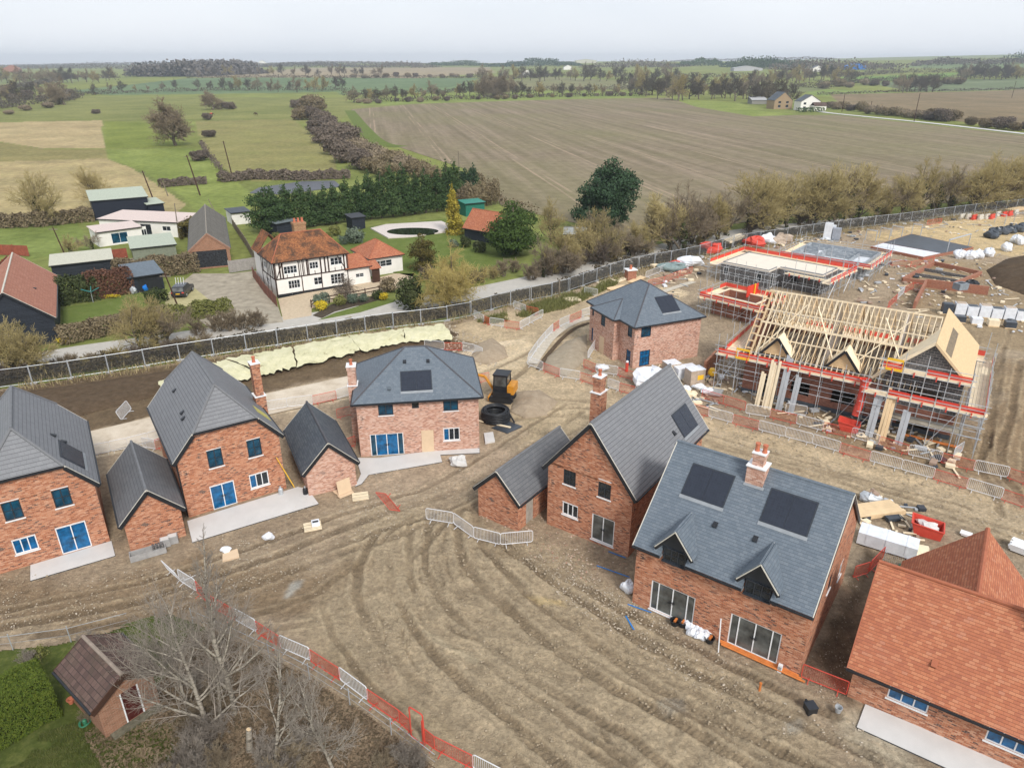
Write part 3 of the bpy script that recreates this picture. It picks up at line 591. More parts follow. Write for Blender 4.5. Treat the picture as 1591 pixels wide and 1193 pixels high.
def roofset(par,slopes,mat,ridges=(),rm=None,eaves=(),verges=(),t=.13,rr_=.1,gut=black_paint,vm=mortar_pale,name='roof',bm=black_paint):
    m=M()
    for s in slopes: m.slab(s,t)
    rf=m.build(name,mat,par)
    if ridges:
        for a,b in ridges: M().tube(Vector(a)+Vector((0,0,-.02)),Vector(b)+Vector((0,0,-.02)),rr_,7).build('ridge_tiles',rm or ridge_grey,rf)
    if eaves:
        for a,b in eaves:
            a=Vector(a);b=Vector(b);d=(b-a).normalized();o=Vector((d.y,-d.x,0))*.055+Vector((0,0,-.09))
            M().beam(a+o,b+o,.11,.1).build('gutter',gut,rf)
    if verges:
        for a,b in verges:
            a=Vector(a);b=Vector(b)
            M().beam(a+Vector((0,0,-.03)),b+Vector((0,0,-.03)),.05,.07).build('verge',vm,rf);M().beam(a+Vector((0,0,-.21)),b+Vector((0,0,-.21)),.06,.26).build('bargeboard',bm,rf)
    return rf
def xf(m,o,u,h,pitch):
    """move slope-space geometry (x along eaves, y up the slope, z out) onto a roof slope"""
    u=Vector(u);h=Vector(h);v=h*math.cos(pitch)+Vector((0,0,math.sin(pitch)));n=u.cross(v)
    T=Matrix(((u.x,v.x,n.x,o[0]),(u.y,v.y,n.y,o[1]),(u.z,v.z,n.z,o[2]),(0,0,0,1)))
    m.v=[tuple(T@Vector(p)) for p in m.v];return m
def solar_panels(par,S,x0,x1,y0,y1,n=2):
    m=M();m.bx(x0-.06,x1+.06,y0-.02,y1+.09,.005,.045);fr=xf(m,*S).build('solar_panel',dark_frame,par)
    m=M();w=(x1-x0)/n
    for i in range(n): m.bx(x0+i*w+.012,x0+(i+1)*w-.012,y0+.01,y1-.01,.046,.062)
    xf(m,*S).build('solar_cells',solar,fr)
    xf(M().bx(x0-.1,x1+.1,y0-.24,y0-.022,.004,.03),*S).build('flashing',lead,fr)
def roof_vents(par,S,pts,mat=black_paint,name='roof_vent'):
    for x,y in pts: xf(M().add([(x-.13,y-.16,0),(x+.13,y-.16,0),(x+.13,y+.2,0),(x-.13,y+.2,0),(x-.13,y-.16,.16),(x+.13,y-.16,.16),(x+.13,y+.2,.02),(x-.13,y+.2,.02)],BF),*S).build(name,mat,par)
def chimney(par,c,w,d,z0,z1,mat,pots=1,cap2=None,shoulder=None):
    m=M();x,y=c
    if shoulder:
        sw,sd,sz=shoulder;m.bx(x-sw/2,x+sw/2,y-sd/2,y+sd/2,z0,sz);z0=sz+.06
    m.bx(x-w/2,x+w/2,y-d/2,y+d/2,z0,z1-.3);m.bx(x-w/2-.05,x+w/2+.05,y-d/2-.05,y+d/2+.05,z1-.3,z1)
    ch=m.build('chimney',mat,par)
    k=M();k.bx(x-w/2-.08,x+w/2+.08,y-d/2-.08,y+d/2+.08,z1,z1+.06)
    k.build('chimney_cap',white_paint,ch)
    if shoulder: M().bx(x-sw/2-.06,x+sw/2+.06,y-sd/2-.06,y+sd/2+.06,sz,sz+.06).build('shoulder_cap',white_paint,ch)
    for i in range(pots):
        off=(i-(pots-1)/2)*.42
        M().lathe([(.15,z1+.06),(.13,z1+.14),(.115,z1+.42),(.15,z1+.46),(.15,z1+.54),(.1,z1+.54)],(x+(off if d<=w else 0),y+(off if d>w else 0),0),10).build('chimney_pot',clay_pot,ch)
    return ch
def gable_house(name,label,cat,loc,yaw,W,D,E,rise,wm,rm,ops,ridge_mat,oh=.3,ov=.18,axis='y',half=None,group=None,rt=.13,base=-.35,notch=(),vm=mortar_pale,bm=black_paint):
    """walls + pitched roof. axis = ridge direction in the local frame; half = (zc_rise, run) clipped gables. ops: side -> [(opening, window kwargs)]"""
    t=thing(name,label,cat,(loc[0],loc[1],0),rad(yaw),group)
    co={'F':((0,0),(W,0)),'R':((W,0),(W,D)),'B':((W,D),(0,D)),'L':((0,D),(0,0))}
    m=M();hw=(W if axis=='y' else D)/2;s=rise/hw;zr=E+rise
    for k,(p,q) in co.items():
        L=math.hypot(q[0]-p[0],q[1]-p[1]);o=[x[0] for x in ops.get(k,[])];top=()
        if (k in 'FB')==(axis=='y'):
            if half: zc=E+half[0];xc=half[0]/s;top=[(L-xc,zc),(xc,zc)]
            else: top=[(L/2,zr)]
        wall(m,p,q,E,o,top=top,base=base)
    wl=m.build('wall',wm,t)
    for k,(p,q) in co.items():
        for o,kw in ops.get(k,[]):
            if kw is not None: window(t,p,q,o,**kw)
    A=(lambda x,y,z:(x,y,z+rt)) if axis=='y' else (lambda x,y,z:(y,D-x,z+rt)) 
    Wd,Dd=(W,D) if axis=='y' else (D,W)
    # in the roof frame: x across the ridge (0..Wd), y along the ridge (0..Dd). axis x: roof x -> D - y
    if axis=='x': A=lambda x,y,z:(y,x,z+rt)
    e=E-oh*s;fl=(lambda P:P) if axis=='y' else (lambda P:P[::-1])
    y0,y1=-ov,Dd+ov
    if half:
        zc=E+half[0];xc=half[0]/s;h0=half[1]
        Lp=[A(-oh,y1,e),A(-oh,y0,e),A(xc,y0,zc),A(Wd/2,h0,zr),A(Wd/2,Dd-h0,zr),A(xc,y1,zc)]
        Rp=[A(Wd+oh,y0,e),A(Wd+oh,y1,e),A(Wd-xc,y1,zc),A(Wd/2,Dd-h0,zr),A(Wd/2,h0,zr),A(Wd-xc,y0,zc)]
        Hf=[A(xc,y0,zc),A(Wd-xc,y0,zc),A(Wd/2,h0,zr)];Hb=[A(Wd-xc,y1,zc),A(xc,y1,zc),A(Wd/2,Dd-h0,zr)]
        sl=[Lp,Rp,Hf,Hb];rid=[(A(Wd/2,h0,zr),A(Wd/2,Dd-h0,zr)),(A(xc,y0,zc),A(Wd/2,h0,zr)),(A(Wd-xc,y0,zc),A(Wd/2,h0,zr)),(A(xc,y1,zc),A(Wd/2,Dd-h0,zr)),(A(Wd-xc,y1,zc),A(Wd/2,Dd-h0,zr))]
        ev=[(A(xc,y0,zc),A(Wd-xc,y0,zc)),(A(Wd-xc,y1,zc),A(xc,y1,zc)),(A(-oh,y1,e),A(-oh,y0,e)),(A(Wd+oh,y0,e),A(Wd+oh,y1,e))]
        vg=[(A(-oh,y0,e),A(xc,y0,zc)),(A(Wd+oh,y0,e),A(Wd-xc,y0,zc)),(A(-oh,y1,e),A(xc,y1,zc)),(A(Wd+oh,y1,e),A(Wd-xc,y1,zc))]
    else:
        Lp=[A(-oh,y1,e),A(-oh,y0,e),A(Wd/2,y0,zr),A(Wd/2,y1,zr)];Rp=[A(Wd+oh,y0,e),A(Wd+oh,y1,e),A(Wd/2,y1,zr),A(Wd/2,y0,zr)]
        sl=[Lp,Rp];rid=[(A(Wd/2,y0,zr),A(Wd/2,y1,zr))];ev=[(A(-oh,y1,e),A(-oh,y0,e)),(A(Wd+oh,y0,e),A(Wd+oh,y1,e))]
        vg=[(A(-oh,y0,e),A(Wd/2,y0,zr)),(A(Wd+oh,y0,e),A(Wd/2,y0,zr)),(A(-oh,y1,e),A(Wd/2,y1,zr)),(A(Wd+oh,y1,e),A(Wd/2,y1,zr))]
    if axis=='x':
        sl=[fl(p) for p in sl];ev=[(b,a) for a,b in ev]
        if notch:   # front slope cut away round the dormers: (x0,x1,z)
            yz=lambda z:(z-E)/s;xs=[-ov]+[q for n_ in notch for q in n_[:2]]+[W+ov];zc=notch[0][2];ev[0]=None
            A2=lambda x,z:(x,yz(z),z+rt)
            fr_=[[A2(xs[0],zc),A2(xs[-1],zc),A2(W+ov,zr),A2(-ov,zr)]]+[[A2(xs[i],e),A2(xs[i+1],e),A2(xs[i+1],zc),A2(xs[i],zc)] for i in range(0,len(xs),2)]
            sl=fr_+[sl[1]];ev=[ev[1]]+[(A2(xs[i],e),A2(xs[i+1],e)) for i in range(0,len(xs),2)]
    rf=roofset(t,sl,rm,rid,ridge_mat,ev,vg,vm=vm,bm=bm)
    pitch=math.atan(s)
    if axis=='y': S={'L':((-oh,D,e+rt),(0,-1,0),(1,0,0),pitch),'R':((W+oh,0,e+rt),(0,1,0),(-1,0,0),pitch)}
    else: S={'F':((0,-oh,e+rt),(1,0,0),(0,1,0),pitch),'B':((W,D+oh,e+rt),(-1,0,0),(0,-1,0),pitch)}
    t['dummy']=0;del t['dummy']
    return t,wl,rf,S
def patio(px,label,z=.06,world=None):
    P=world or [G(*p) for p in px]
    t=thing('patio',label,'patio',(sum(p[0] for p in P)/len(P),sum(p[1] for p in P)/len(P),0));c=t.location
    Q=[(p[0]-c.x,p[1]-c.y) for p in P]
    M().prism(Q,-.12,z).build('paving_slab',concrete,t)
    m=M()
    for i in range(len(Q)): a=Vector((*Q[i],z-.05));b=Vector((*Q[(i+1)%len(Q)],z-.05));m.beam(a,b,.03,.05)
    m.build('edge_strip',dark_frame,t);return t
FD=dict(fr=dark_frame,gl=glass_teal,n=2,bars=1,head=white_paint)
FW=dict(fr=white_paint,head=white_paint,sill=True)
BD=dict(fr=white_paint,gl=blue_film,n=2,door=True,sill=False,head=white_paint)
# --- H1 / H2: half-hipped brick houses with dark tiles
hipped=[]
for nm,loc,yaw,lab,ch in [('detached_house',(-33.73,36.43),32.5,'red brick half-hipped house with grey tiled roof and one solar panel, no chimney',0),
                          ('detached_house',(-23.45,43.1),33.5,'red brick half-hipped house with grey tiled roof and a tall side chimney',1)]:
    if not ch:
        ops={'F':[((1.98,2.98,3.57,4.93),FD),((4.71,5.7,3.57,4.93),FD),((1.88,3.2,1.02,2.1),dict(FW,n=3,gl=blue_film)),((4.3,6.05,.04,2.1),BD)],'R':[((5.0,5.9,3.5,4.5),FD)]}
    else:
        ops={'F':[((1.98,3.0,3.43,4.86),FD),((4.77,5.77,3.42,4.85),FD),((4.54,5.93,.82,1.95),dict(FW,n=3,gl=glass,blue=(0,))),((1.72,3.43,-.04,1.95),BD)],'L':[((4,4.9,3.4,4.4),FD)]}
    t,wl,rf,S=gable_house(nm,lab,'house',loc,yaw,7.13,10.4,4.95-.06,4.15,brick_red,tile_grey,ops,ridge_grey,half=(1.55,1.45))
    if not ch:
        solar_panels(rf,S['R'],1.0,3.55,.95,2.6,2);roof_vents(rf,S['R'],[(3.9,3.05),(3.75,2.3)])
    else:
        roof_vents(rf,S['L'],[(6.9,2.6),(7.7,2.45)]);roof_vents(rf,S['L'],[(3,2.9)])
        chimney(t,(7.13+.32,5.9),.62,.75,-.3,8.4,brick_red,1,shoulder=(.8,1.0,5.6))
        xf(M().bx(2.0,3.3,.35,1.75,.012,.03),*S['R']).build('roof_opening',plain('yellow_insulation',(.48,.43,.13),.8),rf)
        M().beam((7.05,2.2,4.6),(7.05,2.2,0),.09,.09).build('downpipe',black_paint,t)
    M().beam((-.06,.25,4.55),(-.06,.25,0),.08,.08).build('downpipe',black_paint,t)
    hipped.append(t)
patio(None,'pale paving slab in front of the half-hipped house with a solar panel',world=[(-31.6,37.65),(-30.66,36.13),(-26.55,38.65),(-27.62,40.25)])
patio([(291,810),(299,843),(495,783),(478,760),(463,757)],'long pale paving slab in front of the half-hipped house with a chimney')
# --- garages
def garage(loc,yaw,W,D,E,rise,rm,ridm,lab,ops={},wm=None,oh=.28):
    t,wl,rf,S=gable_house('garage',lab,'garage',loc,yaw,W,D,E,rise,wm or brick_red,rm,ops,ridm,oh=oh,ov=.16)
    return t,wl,rf,S
garage((-25.72,39.1),32.5,3.5,7.6,2.42,1.85,tile_grey2,ridge_grey,'brick garage with charcoal tiled roof between the two half-hipped houses')
garage((-15.45,45.85),26,3.7,7.6,2.25,1.9,slate_dark,ridge_dark,'brick garage with blue slate roof between chimney house and hip-roofed house',wm=brick_pink)
t,wl,rf,S=garage((-2.44,43.47),-36,3.52,7.9,2.5,1.75,tile_grey2,ridge_grey,'brick garage with ribbed grey roof beside the tall gabled house',{'R':[((1.0,1.95,-.02,2.15),None)]})
M().bx(3.4,3.46,1.0,1.95,-.02,2.15).build('door_opening',plain('bare_plaster',(.36,.33,.29),.9),t)
# --- H3: hip-roofed house in the middle
def hip_house(name,label,loc,yaw,W,D,E,rise,hx,hy,wm,rm,ops,ridm,oh=.32,base=-.35):
    """hx: (x0,x1) ridge extent, hy: (y0,y1)"""
    t=thing(name,label,'house',(loc[0],loc[1],0),rad(yaw));m=M()
    co={'F':((0,0),(W,0)),'R':((W,0),(W,D)),'B':((W,D),(0,D)),'L':((0,D),(0,0))}
    for k,(p,q) in co.items(): wall(m,p,q,E,[o[0] for o in ops.get(k,[])],base=base)
    wl=m.build('wall',wm,t)
    for k,(p,q) in co.items():
        for o,kw in ops.get(k,[]):
            if kw is not None: window(t,p,q,o,**kw)
    z=E+.06;zr=E+rise;a=(hx[0],hy[0],zr);b=(hx[1],hy[1],zr)
    c=[(-oh,-oh,z),(W+oh,-oh,z),(W+oh,D+oh,z),(-oh,D+oh,z)]
    if hy[0]==hy[1]: sl=[[c[0],c[1],b,a],[c[1],c[2],b],[c[2],c[3],a,b],[c[3],c[0],a]];rg=[(a,b),(c[0],a),(c[3],a),(c[1],b),(c[2],b)]
    else: sl=[[c[0],c[1],a],[c[1],c[2],b,a],[c[2],c[3],b],[c[3],c[0],a,b]];rg=[(a,b),(c[0],a),(c[1],a),(c[2],b),(c[3],b)]
    rf=roofset(t,sl,rm,rg,ridm,[(c[i],c[(i+1)%4]) for i in range(4)],rr_=.075)
    M().bx(-oh+.02,W+oh-.02,-oh+.02,D+oh-.02,z-.16,z-.11).build('soffit',black_paint,rf)
    run=hy[0]+oh;S={'F':((-oh,-oh,z),(1,0,0),(0,1,0),math.atan2(zr-z,run)),'L':((-oh,D+oh,z),(0,-1,0),(1,0,0),math.atan2(zr-z,hx[0]+oh))}
    return t,wl,rf,S
UW=dict(fr=dark_frame,gl=glass_teal,n=2,bars=1)
t,wl,rf,S=hip_house('detached_house','pale brick hip-roofed slate house with boarded-up doorway and blue-filmed patio doors',(-12.66,51.84),8.2,9.98,8.1,4.95,3.2,(4.15,5.85),(3.9,3.9),brick_pink,slate,
  {'F':[((1.74,2.95,3.72,4.85),UW),((4.48,5.05,4.18,4.85),dict(fr=dark_frame,n=1,sill=False)),((7.05,8.28,3.76,4.85),UW),((.87,3.62,-.06,2.02),dict(fr=white_paint,gl=glass_teal,n=[.45,1,1,.45],blue=(1,2),door=True,sill=white_paint)),((6.96,8.33,.97,2.12),dict(FW,n=3,gl=glass,blue=(0,)))],
   'R':[((3,4,3.5,4.6),UW)]},ridge_dark)
solar_panels(rf,S['F'],4.05,6.5,.95,2.75);roof_vents(rf,S['F'],[(4.4,3.75),(6.35,3.7)]);roof_vents(rf,S['F'],[(3.05,1.25)],plain('vent_grey',(.10,.12,.14),.6))
chimney(t,(-.38,3.2),.66,.85,-.3,7.0,brick_pink,1,shoulder=(.76,1.05,5.3))
b=M().bx(5.1,6.12,-.035,-.005,-.05,1.02).bx(5.12,6.13,-.05,-.012,1.03,2.1).build('door_boarding',ply,t)
patio([(553,712),(561,737),(552,756),(562,752),(573,738),(687,718),(684,707),(745,704),(745,697),(684,700),(640,705),(590,712)],'pale stepped path and paving in front of the hip-roofed house with boarded doorway')
# --- H4: hip-roofed house by the scaffolds with projecting bay
SASH=dict(fr=dark_frame,gl=glass_teal,n=1,bars=3,rb=2,sill=False)
SASHB=dict(SASH,gl=blue_film)
W4,D4=8.6,9.45
lo=lambda s0,s1,z0,z1,kw:((D4-s1,D4-s0,z0,z1),kw)
t,wl,rf,S=hip_house('detached_house','pale brick house with blue slate hip roof and a projecting bay near the scaffolds',(13.0,70.8),24,W4,D4,4.75,3.2,(4.1,4.1),(3.9,5.6),brick_pink,slate,
  {'F':[((.8,2.05,3.4,4.68),SASH),((.85,2.15,.05,1.85),SASHB)],'L':[((.5,1.35,3.3,4.6),SASH),((.55,1.45,.2,1.8),SASHB),((8.1,8.95,3.3,4.6),SASH),((8.1,8.95,.1,1.8),SASHB)]},ridge_dark)
solar_panels(rf,S['F'],4.2,6.4,1.2,3.3)
m=M();y0,y1=2.9,7.3;x=-.75
bo=[(1.6,2.5,3.25,4.5)];bd=(1.55,2.5,-.1,2.0)
wall(m,(x,y1),(x,y0),4.75,bo);wall(m,(0,y1),(x,y1),4.75);wall(m,(x,y0),(0,y0),4.75)
bay=m.build('bay',brick_pink,t)
window(t,(x,y1),(x,y0),bo[0],**SASH);M().bx(x-.04,x-.01,y1-bd[1],y1-bd[0],bd[2],bd[3]).build('door_boarding',ply,t)
z=4.81;xe=x-.3;ap=(1.9,5.1,6.9);e0,e1=y0-.3,y1+.3
m=M();m.slab([(xe,e1,z),(xe,e0,z),(1.55,5.1,z+1.42)],.13);m.slab([(xe,e0,z),(1.7,e0,z),(1.55,5.1,z+1.42)],.13);m.slab([(1.7,e1,z),(xe,e1,z),(1.55,5.1,z+1.42)],.13)
br=m.build('bay_roof',slate,t);M().beam((xe-.05,e1,z-.09),(xe-.05,e0,z-.09),.11,.1).beam((xe,e0-.05,z-.09),(-.3,e0-.05,z-.09),.11,.1).build('gutter',black_paint,br)
M().tube((xe,e0,z),(1.55,5.1,z+1.42),.06,6).tube((xe,e1,z),(1.55,5.1,z+1.42),.06,6).build('ridge_tiles',ridge_dark,br)
# --- H5: tall gabled house
ops={'F':[((1.25,2.22,3.83,5.1),dict(UW,gl=glass,head=None)),((3.95,4.9,3.83,5.15),dict(UW,gl=glass,head=white_paint)),((1.25,2.5,1.36,2.35),dict(FW,n=3)),((3.62,5.34,.28,2.34),dict(fr=white_paint,gl=glass_grey,n=2,door=True,sill=white_paint))]}
t,wl,rf,S=gable_house('detached_house','tall red brick house with steep grey gabled roof, patio doors and ridge-side chimney','house',(2.5,42.38),-36,6.5,11.6,4.98,4.05,brick_red,tile_grey,ops,ridge_grey,oh=.32,ov=.2)
solar_panels(rf,S['R'],8.3,10.7,.8,2.6);roof_vents(rf,S['R'],[(7.4,1.55)]);roof_vents(rf,S['R'],[(6.9,.75),(6.4,.5)],ridge_dark)
chimney(t,(-.42,7.5),.62,.8,-.3,8.75,brick_red,1,shoulder=(.8,1.1,7.5))
M().bx(6.55,7.5,10.4,11.5,-.1,2.5).build('rear_porch',white_paint,t)
# --- H6: slate house with two dormers in the foreground
E6=4.72;W6=9.95;D6=9.7
ops={'F':[((1.12,3.85,.14,2.24),dict(fr=white_paint,gl=glass_grey,n=[.45,1,1,.45],door=True,sill=white_paint)),((5.93,8.72,.14,2.28),dict(fr=white_paint,gl=glass_grey,n=[.45,1,1,.45],door=True,sill=white_paint))],
     'R':[((3.3,4.1,3.3,4.5),dict(UW,n=1)),((6.6,7.5,2.0,3.1),dict(FW,n=1))]}
t,wl,rf,S=gable_house('detached_house','large red brick house with slate roof, two pointed dormers and two solar arrays','house',(7.36,34.2),-36,W6,D6,E6,4.2,brick_red,slate,ops,slate,axis='x',oh=.42,ov=.1,notch=((1.62,3.14,5.12),(6.36,7.88,5.12)))
for a in (1.5,6.13): solar_panels(rf,S['F'],a-.1,a+2.35,3.87,5.82)
roof_vents(rf,S['F'],[(3.85,2.78),(6.12,2.8)])
# string courses of projecting brick
M().bx(-.02,W6+.02,-.025,.0,2.62,2.68).bx(-.02,W6+.02,-.025,0,2.8,2.86).build('string_course',brick_red,wl)
ch=chimney(t,(5.0,4.35),.62,.55,8.0,10.15,brick_pink,2,shoulder=(1.0,.95,9.35))
xf(M().bx(4.45,5.6,5.55,5.75,.005,.04),*S['F']).build('flashing',lead,ch)
s6=4.2/(D6/2)
for xm in (2.38,7.12):
    zt=6.3;ze=4.98;hw=1.12;y0=-.42;zap=zt+.12
    yb=lambda z:(z-E6-.13)/s6  # where a height meets the main slope
    d=M();wx=.72
    wz=[( -wx,4.0),(wx,4.0),(wx,5.1),(0,zt-.1),(-wx,5.1)]
    d.slab([(xm+a,-.06,b) for a,b in wz],.1)
    d.poly([(xm-wx,-.06,4.0),(xm-wx,-.06,5.1),(xm-wx,yb(5.1),5.1),(xm-wx,yb(4.75),4.75),(xm-wx,0,4.4)]);d.poly([(xm+wx,-.06,4.0),(xm+wx,0,4.4),(xm+wx,yb(4.75),4.75),(xm+wx,yb(5.1),5.1),(xm+wx,-.06,5.1)])
    dm=d.build('dormer',dark_frame,t)
    r=M();k=hw;ye=yb(ze)+.05;yr=yb(zap)+.05
    r.slab([(xm-k,y0,ze),(xm,y0,zap),(xm,yr,zap),(xm-k,ye,ze)][::-1],.1);r.slab([(xm,y0,zap),(xm+k,y0,ze),(xm+k,ye,ze),(xm,yr,zap)][::-1],.1)
    r.build('dormer_roof',slate,dm)
    v=M();v.beam((xm-k,y0-.02,ze),(xm,y0-.02,zap),.05,.05);v.beam((xm+k,y0-.02,ze),(xm,y0-.02,zap),.05,.05);v.build('verge',mortar_pale,dm)
    v=M();v.beam((xm-k,y0+.02,ze-.14),(xm,y0+.02,zap-.14),.05,.2);v.beam((xm+k,y0+.02,ze-.14),(xm,y0+.02,zap-.14),.05,.2);v.build('bargeboard',black_paint,dm)
    v=M();v.beam((xm-k,ye,ze+.03),(xm,yr,zap+.03),.1,.03);v.beam((xm+k,ye,ze+.03),(xm,yr,zap+.03),.1,.03);v.build('flashing',lead,dm)
    w=window(dm,(xm-.68,-.16),(xm+.68,-.16),(0,1.36,4.08,4.98),n=3,bars=1,sill=dark_frame)
    M().bx(xm-1.15,xm-.74,-.42,.1,4.3,4.42).bx(xm+.74,xm+1.15,-.42,.1,4.3,4.42).build('gutter_end',lead,dm)
# --- H7: orange clay tiled bungalow on the right
W7=11.;E7=2.42;rise7=3.65;D7=7.3
ops={'F':[((1.68,3.47,1.0,1.97),dict(FW,n=3,gl=blue_film)),((5.9,7.7,.95,1.93),dict(FW,n=3,gl=blue_film))]}
t,wl,rf,S=gable_house('detached_house','low brick house with orange clay tiled roofs and blue-filmed windows','house',(17.46,27.11),-35,W7,D7,E7,rise7,brick_red,tile_orange,ops,ridge_orange,axis='x',oh=.4,ov=.3,vm=ridge_orange)
roof_vents(rf,S['F'],[(3.2,1.75)],ridge_orange)
# cross wing behind
m=M();x0,x1=.95,7.45;xc=4.2;yb0=3.65;yb1=10.2;zw=5.95;e=E7-.35
wall(m,(x1,D7),(x1,yb1),E7);wall(m,(x1,yb1),(x0,yb1),E7,top=[(3.25,zw)]);wall(m,(x0,yb1),(x0,D7),E7)
m.build('wing_wall',brick_red,t)
sw=(zw-E7)/3.25;oh=.35
roofset(t,[[(x0-oh,yb1+.25,e+.13),(x0-oh,D7-.6,e+.13),(xc,yb0+.05,zw+.13),(xc,yb1+.25,zw+.13)],[(x1+oh,D7-.6,e+.13),(x1+oh,yb1+.25,e+.13),(xc,yb1+.25,zw+.13),(xc,yb0+.05,zw+.13)]],tile_orange,[((xc,yb0+.1,zw+.13),(xc,yb1+.25,zw+.13))],ridge_orange,rr_=.13,name='wing_roof')
roof_vents(t,((x0-oh,yb1,e+.13),(0,-1,0),(1,0,0),math.atan(sw)),[(3.2,2.0)],ridge_orange)
chimney(t,(7.0,3.3),.6,.8,4.4,7.3,brick_red,1,shoulder=(.8,1.0,5.9))
patio(None,'pale paving slab beside the orange-tiled house in the corner',world=[(18.15,26.55),(17.1,25.17),(22.6,21.3),(23.7,22.9)])
# ================================================================ houses under construction and their scaffolds
def netmat(name,c,a):
    t=NT(name);t.set(t.b,'Alpha',a);return t.out(c4(c),.6,.3)
guard_red=netmat('red_brick_guard',(.74,.06,.035),.88);guard_orange=netmat('orange_mesh',(.75,.20,.09),.45)
def scaffold(name,label,loc,yaw,path,lifts,width=1.25,bay=2.,top=1.15,guards=True,inner=1,closed=False,braces=True,clips=True,lowers=(),skip=()):
    """tube scaffold along an outer path (local xy); boards lie to the left of the path (inner side)"""
    t=thing(name,label,'scaffolding',(loc[0],loc[1],0),rad(yaw));P=[Vector((p[0],p[1],0)) for p in path]
    if closed: P.append(P[0])
    H=lifts[-1]+top;st=M().tube((0,0,-.15),(0,0,1),.028,5).v and None
    proto={}
    def pole(a,b,nm):
        L=(b-a).length;k=(nm,round(L,1))
        o=M().tube(a,b,.032 if nm=='standard' else .028,5).build(nm,galv,t,uv=False);return o
    for i,(a,b) in enumerate(zip(P,P[1:])):
        L=(b-a).length;d=(b-a)/L;nn=Vector((-d.y,d.x,0));n=max(1,round(L/bay));w=nn*width*inner
        rj=random.Random(i+len(label))
        for j in range(n+1):
            q=a+d*L*j/n
            if j<n or i==len(P)-2: pole(q+Vector((0,0,-.1)),q+Vector((0,0,H+rj.uniform(0,1.5))),'standard')
            pole(q+w+Vector((0,0,-.1)),q+w+Vector((0,0,lifts[-1]+rj.uniform(.05,.3))),'standard')
        for z in list(lifts)+list(lowers):
            zz=Vector((0,0,z));pole(a+zz-d*.25,b+zz+d*.25,'ledger');pole(a+w+zz-d*.2,b+w+zz+d*.2,'ledger')
            m=M()
            for j in range(n+1): q=a+d*L*j/n+Vector((0,0,z-.06));m.tube(q-w*.15,q+w*1.15,.028,5)
            m.build('transoms',galv,t,uv=False)
        for z in lifts:
            if (i,z) in skip: continue
            m=M();nb=5
            for k in range(nb):
                o0=w*((k+.06)/nb);o1=w*((k+.94)/nb);zb=Vector((0,0,z+.03));q0=a+d*rj.uniform(-.3,.1);q1=b+d*rj.uniform(-.1,.3)
                m.slab([q0+o0+zb,q1+o0+zb,q1+o1+zb,q0+o1+zb] if inner>0 else [q0+o1+zb,q1+o1+zb,q1+o0+zb,q0+o0+zb],.04)
            m.build('scaffold_boards',timber_pale,t)
            for h in (.5,1.0): pole(a+Vector((0,0,z+h))-d*.3,b+Vector((0,0,z+h))+d*.3,'guard_rail')
            m=M();m.beam(a+Vector((0,0,z+.13))+nn*.03*inner,b+Vector((0,0,z+.13))+nn*.03*inner,.035,.2);m.build('toe_board',timber_pale,t)
            if guards:
                for j in range(n):
                    if rj.random()<.05: continue
                    q0=a+d*(L*j/n+.06);q1=a+d*(L*(j+1)/n-.06);u=nn*.05*inner
                    m=M();m.poly([q0+u+Vector((0,0,z+.2)),q1+u+Vector((0,0,z+.2)),q1+u+Vector((0,0,z+.68)),q0+u+Vector((0,0,z+.68))]);m.poly([q0+u*1.3+Vector((0,0,z+.66)),q1+u*1.3+Vector((0,0,z+.66)),q1+u*1.3+Vector((0,0,z+.73)),q0+u*1.3+Vector((0,0,z+.73))])
                    m.build('brick_guard',guard_red,t,uv=False)
            if clips:
                for j in range(n): q=a+d*L*(j+.5)/n-nn*.04*inner;M().box(q+Vector((0,0,z+.02)),(.1,.1,.42),math.atan2(d.y,d.x)).build('board_clip',red_plastic,t,uv=False)
        if braces:
            for j in range(0,n,3):
                q0=a+d*L*j/n;q1=a+d*L*min(n,j+1)/n;pole(q0+Vector((0,0,.2)),q1+Vector((0,0,lifts[0])),'brace')
    return t
# ---- H8: timber roof going up on a brick and block house
u8=(math.cos(rad(-34)),math.sin(rad(-34)));O8=(23.08,65.0)
h8=thing('unfinished_house','brick house under construction with an open timber roof frame and two small gables','house',(*O8,0),rad(-34))
W8,D8,E8=18.3,10.4,4.0;m=M();p=M()
opF=[(1.7,2.8,.0,2.2),(4.6,6.3,1.0,2.3),(8.3,10.3,1.0,2.35),(10.9,11.3,.9,1.4),(11.55,12.35,0,2.2),(14.0,16.6,.3,1.3)]
wall(m,(0,0),(12.3,0),3.95,[o for o in opF if o[1]<12.4 and o[0]<12.3 and o[1]<12.3],reveal=.2)
wall(m,(0,D8),(0,0),3.95,reveal=.2,top=[(D8/2,9.0)]);wall(m,(W8,0),(W8,D8),2.6);wall(m,(W8,D8),(0,D8),3.95)
wall(m,(12.3,0),(W8,0),2.3,[(1.7,4.3,.3,1.4)])
m.build('wall',cells('dark_red_brick',.225,.075,[(0,(.17,.06,.045)),(.5,(.27,.105,.07)),(1,(.34,.15,.10))],(.3,.22,.18),.06,.14,bump=.3),h8)
b=M();wall(b,(12.3,.02),(W8,.02),5.3,[(2.0,4.6,3.35,4.1)],base=2.3,top=[(5.9,5.4),(3.2,8.25),(.1,5.4)]);wall(b,(W8-.02,0),(W8-.02,D8),5.3,base=2.6);wall(b,(12.3,.6),(12.3,0),5.3,base=3.9)
b.build('block_wall',block,h8)
M().bx(-.03,12.3,-.035,-.003,-.3,.42).bx(12.3,W8+.03,-.035,-.003,-.3,.42).build('plinth',plain('blue_brick_plinth',(.075,.09,.11),.6),h8)
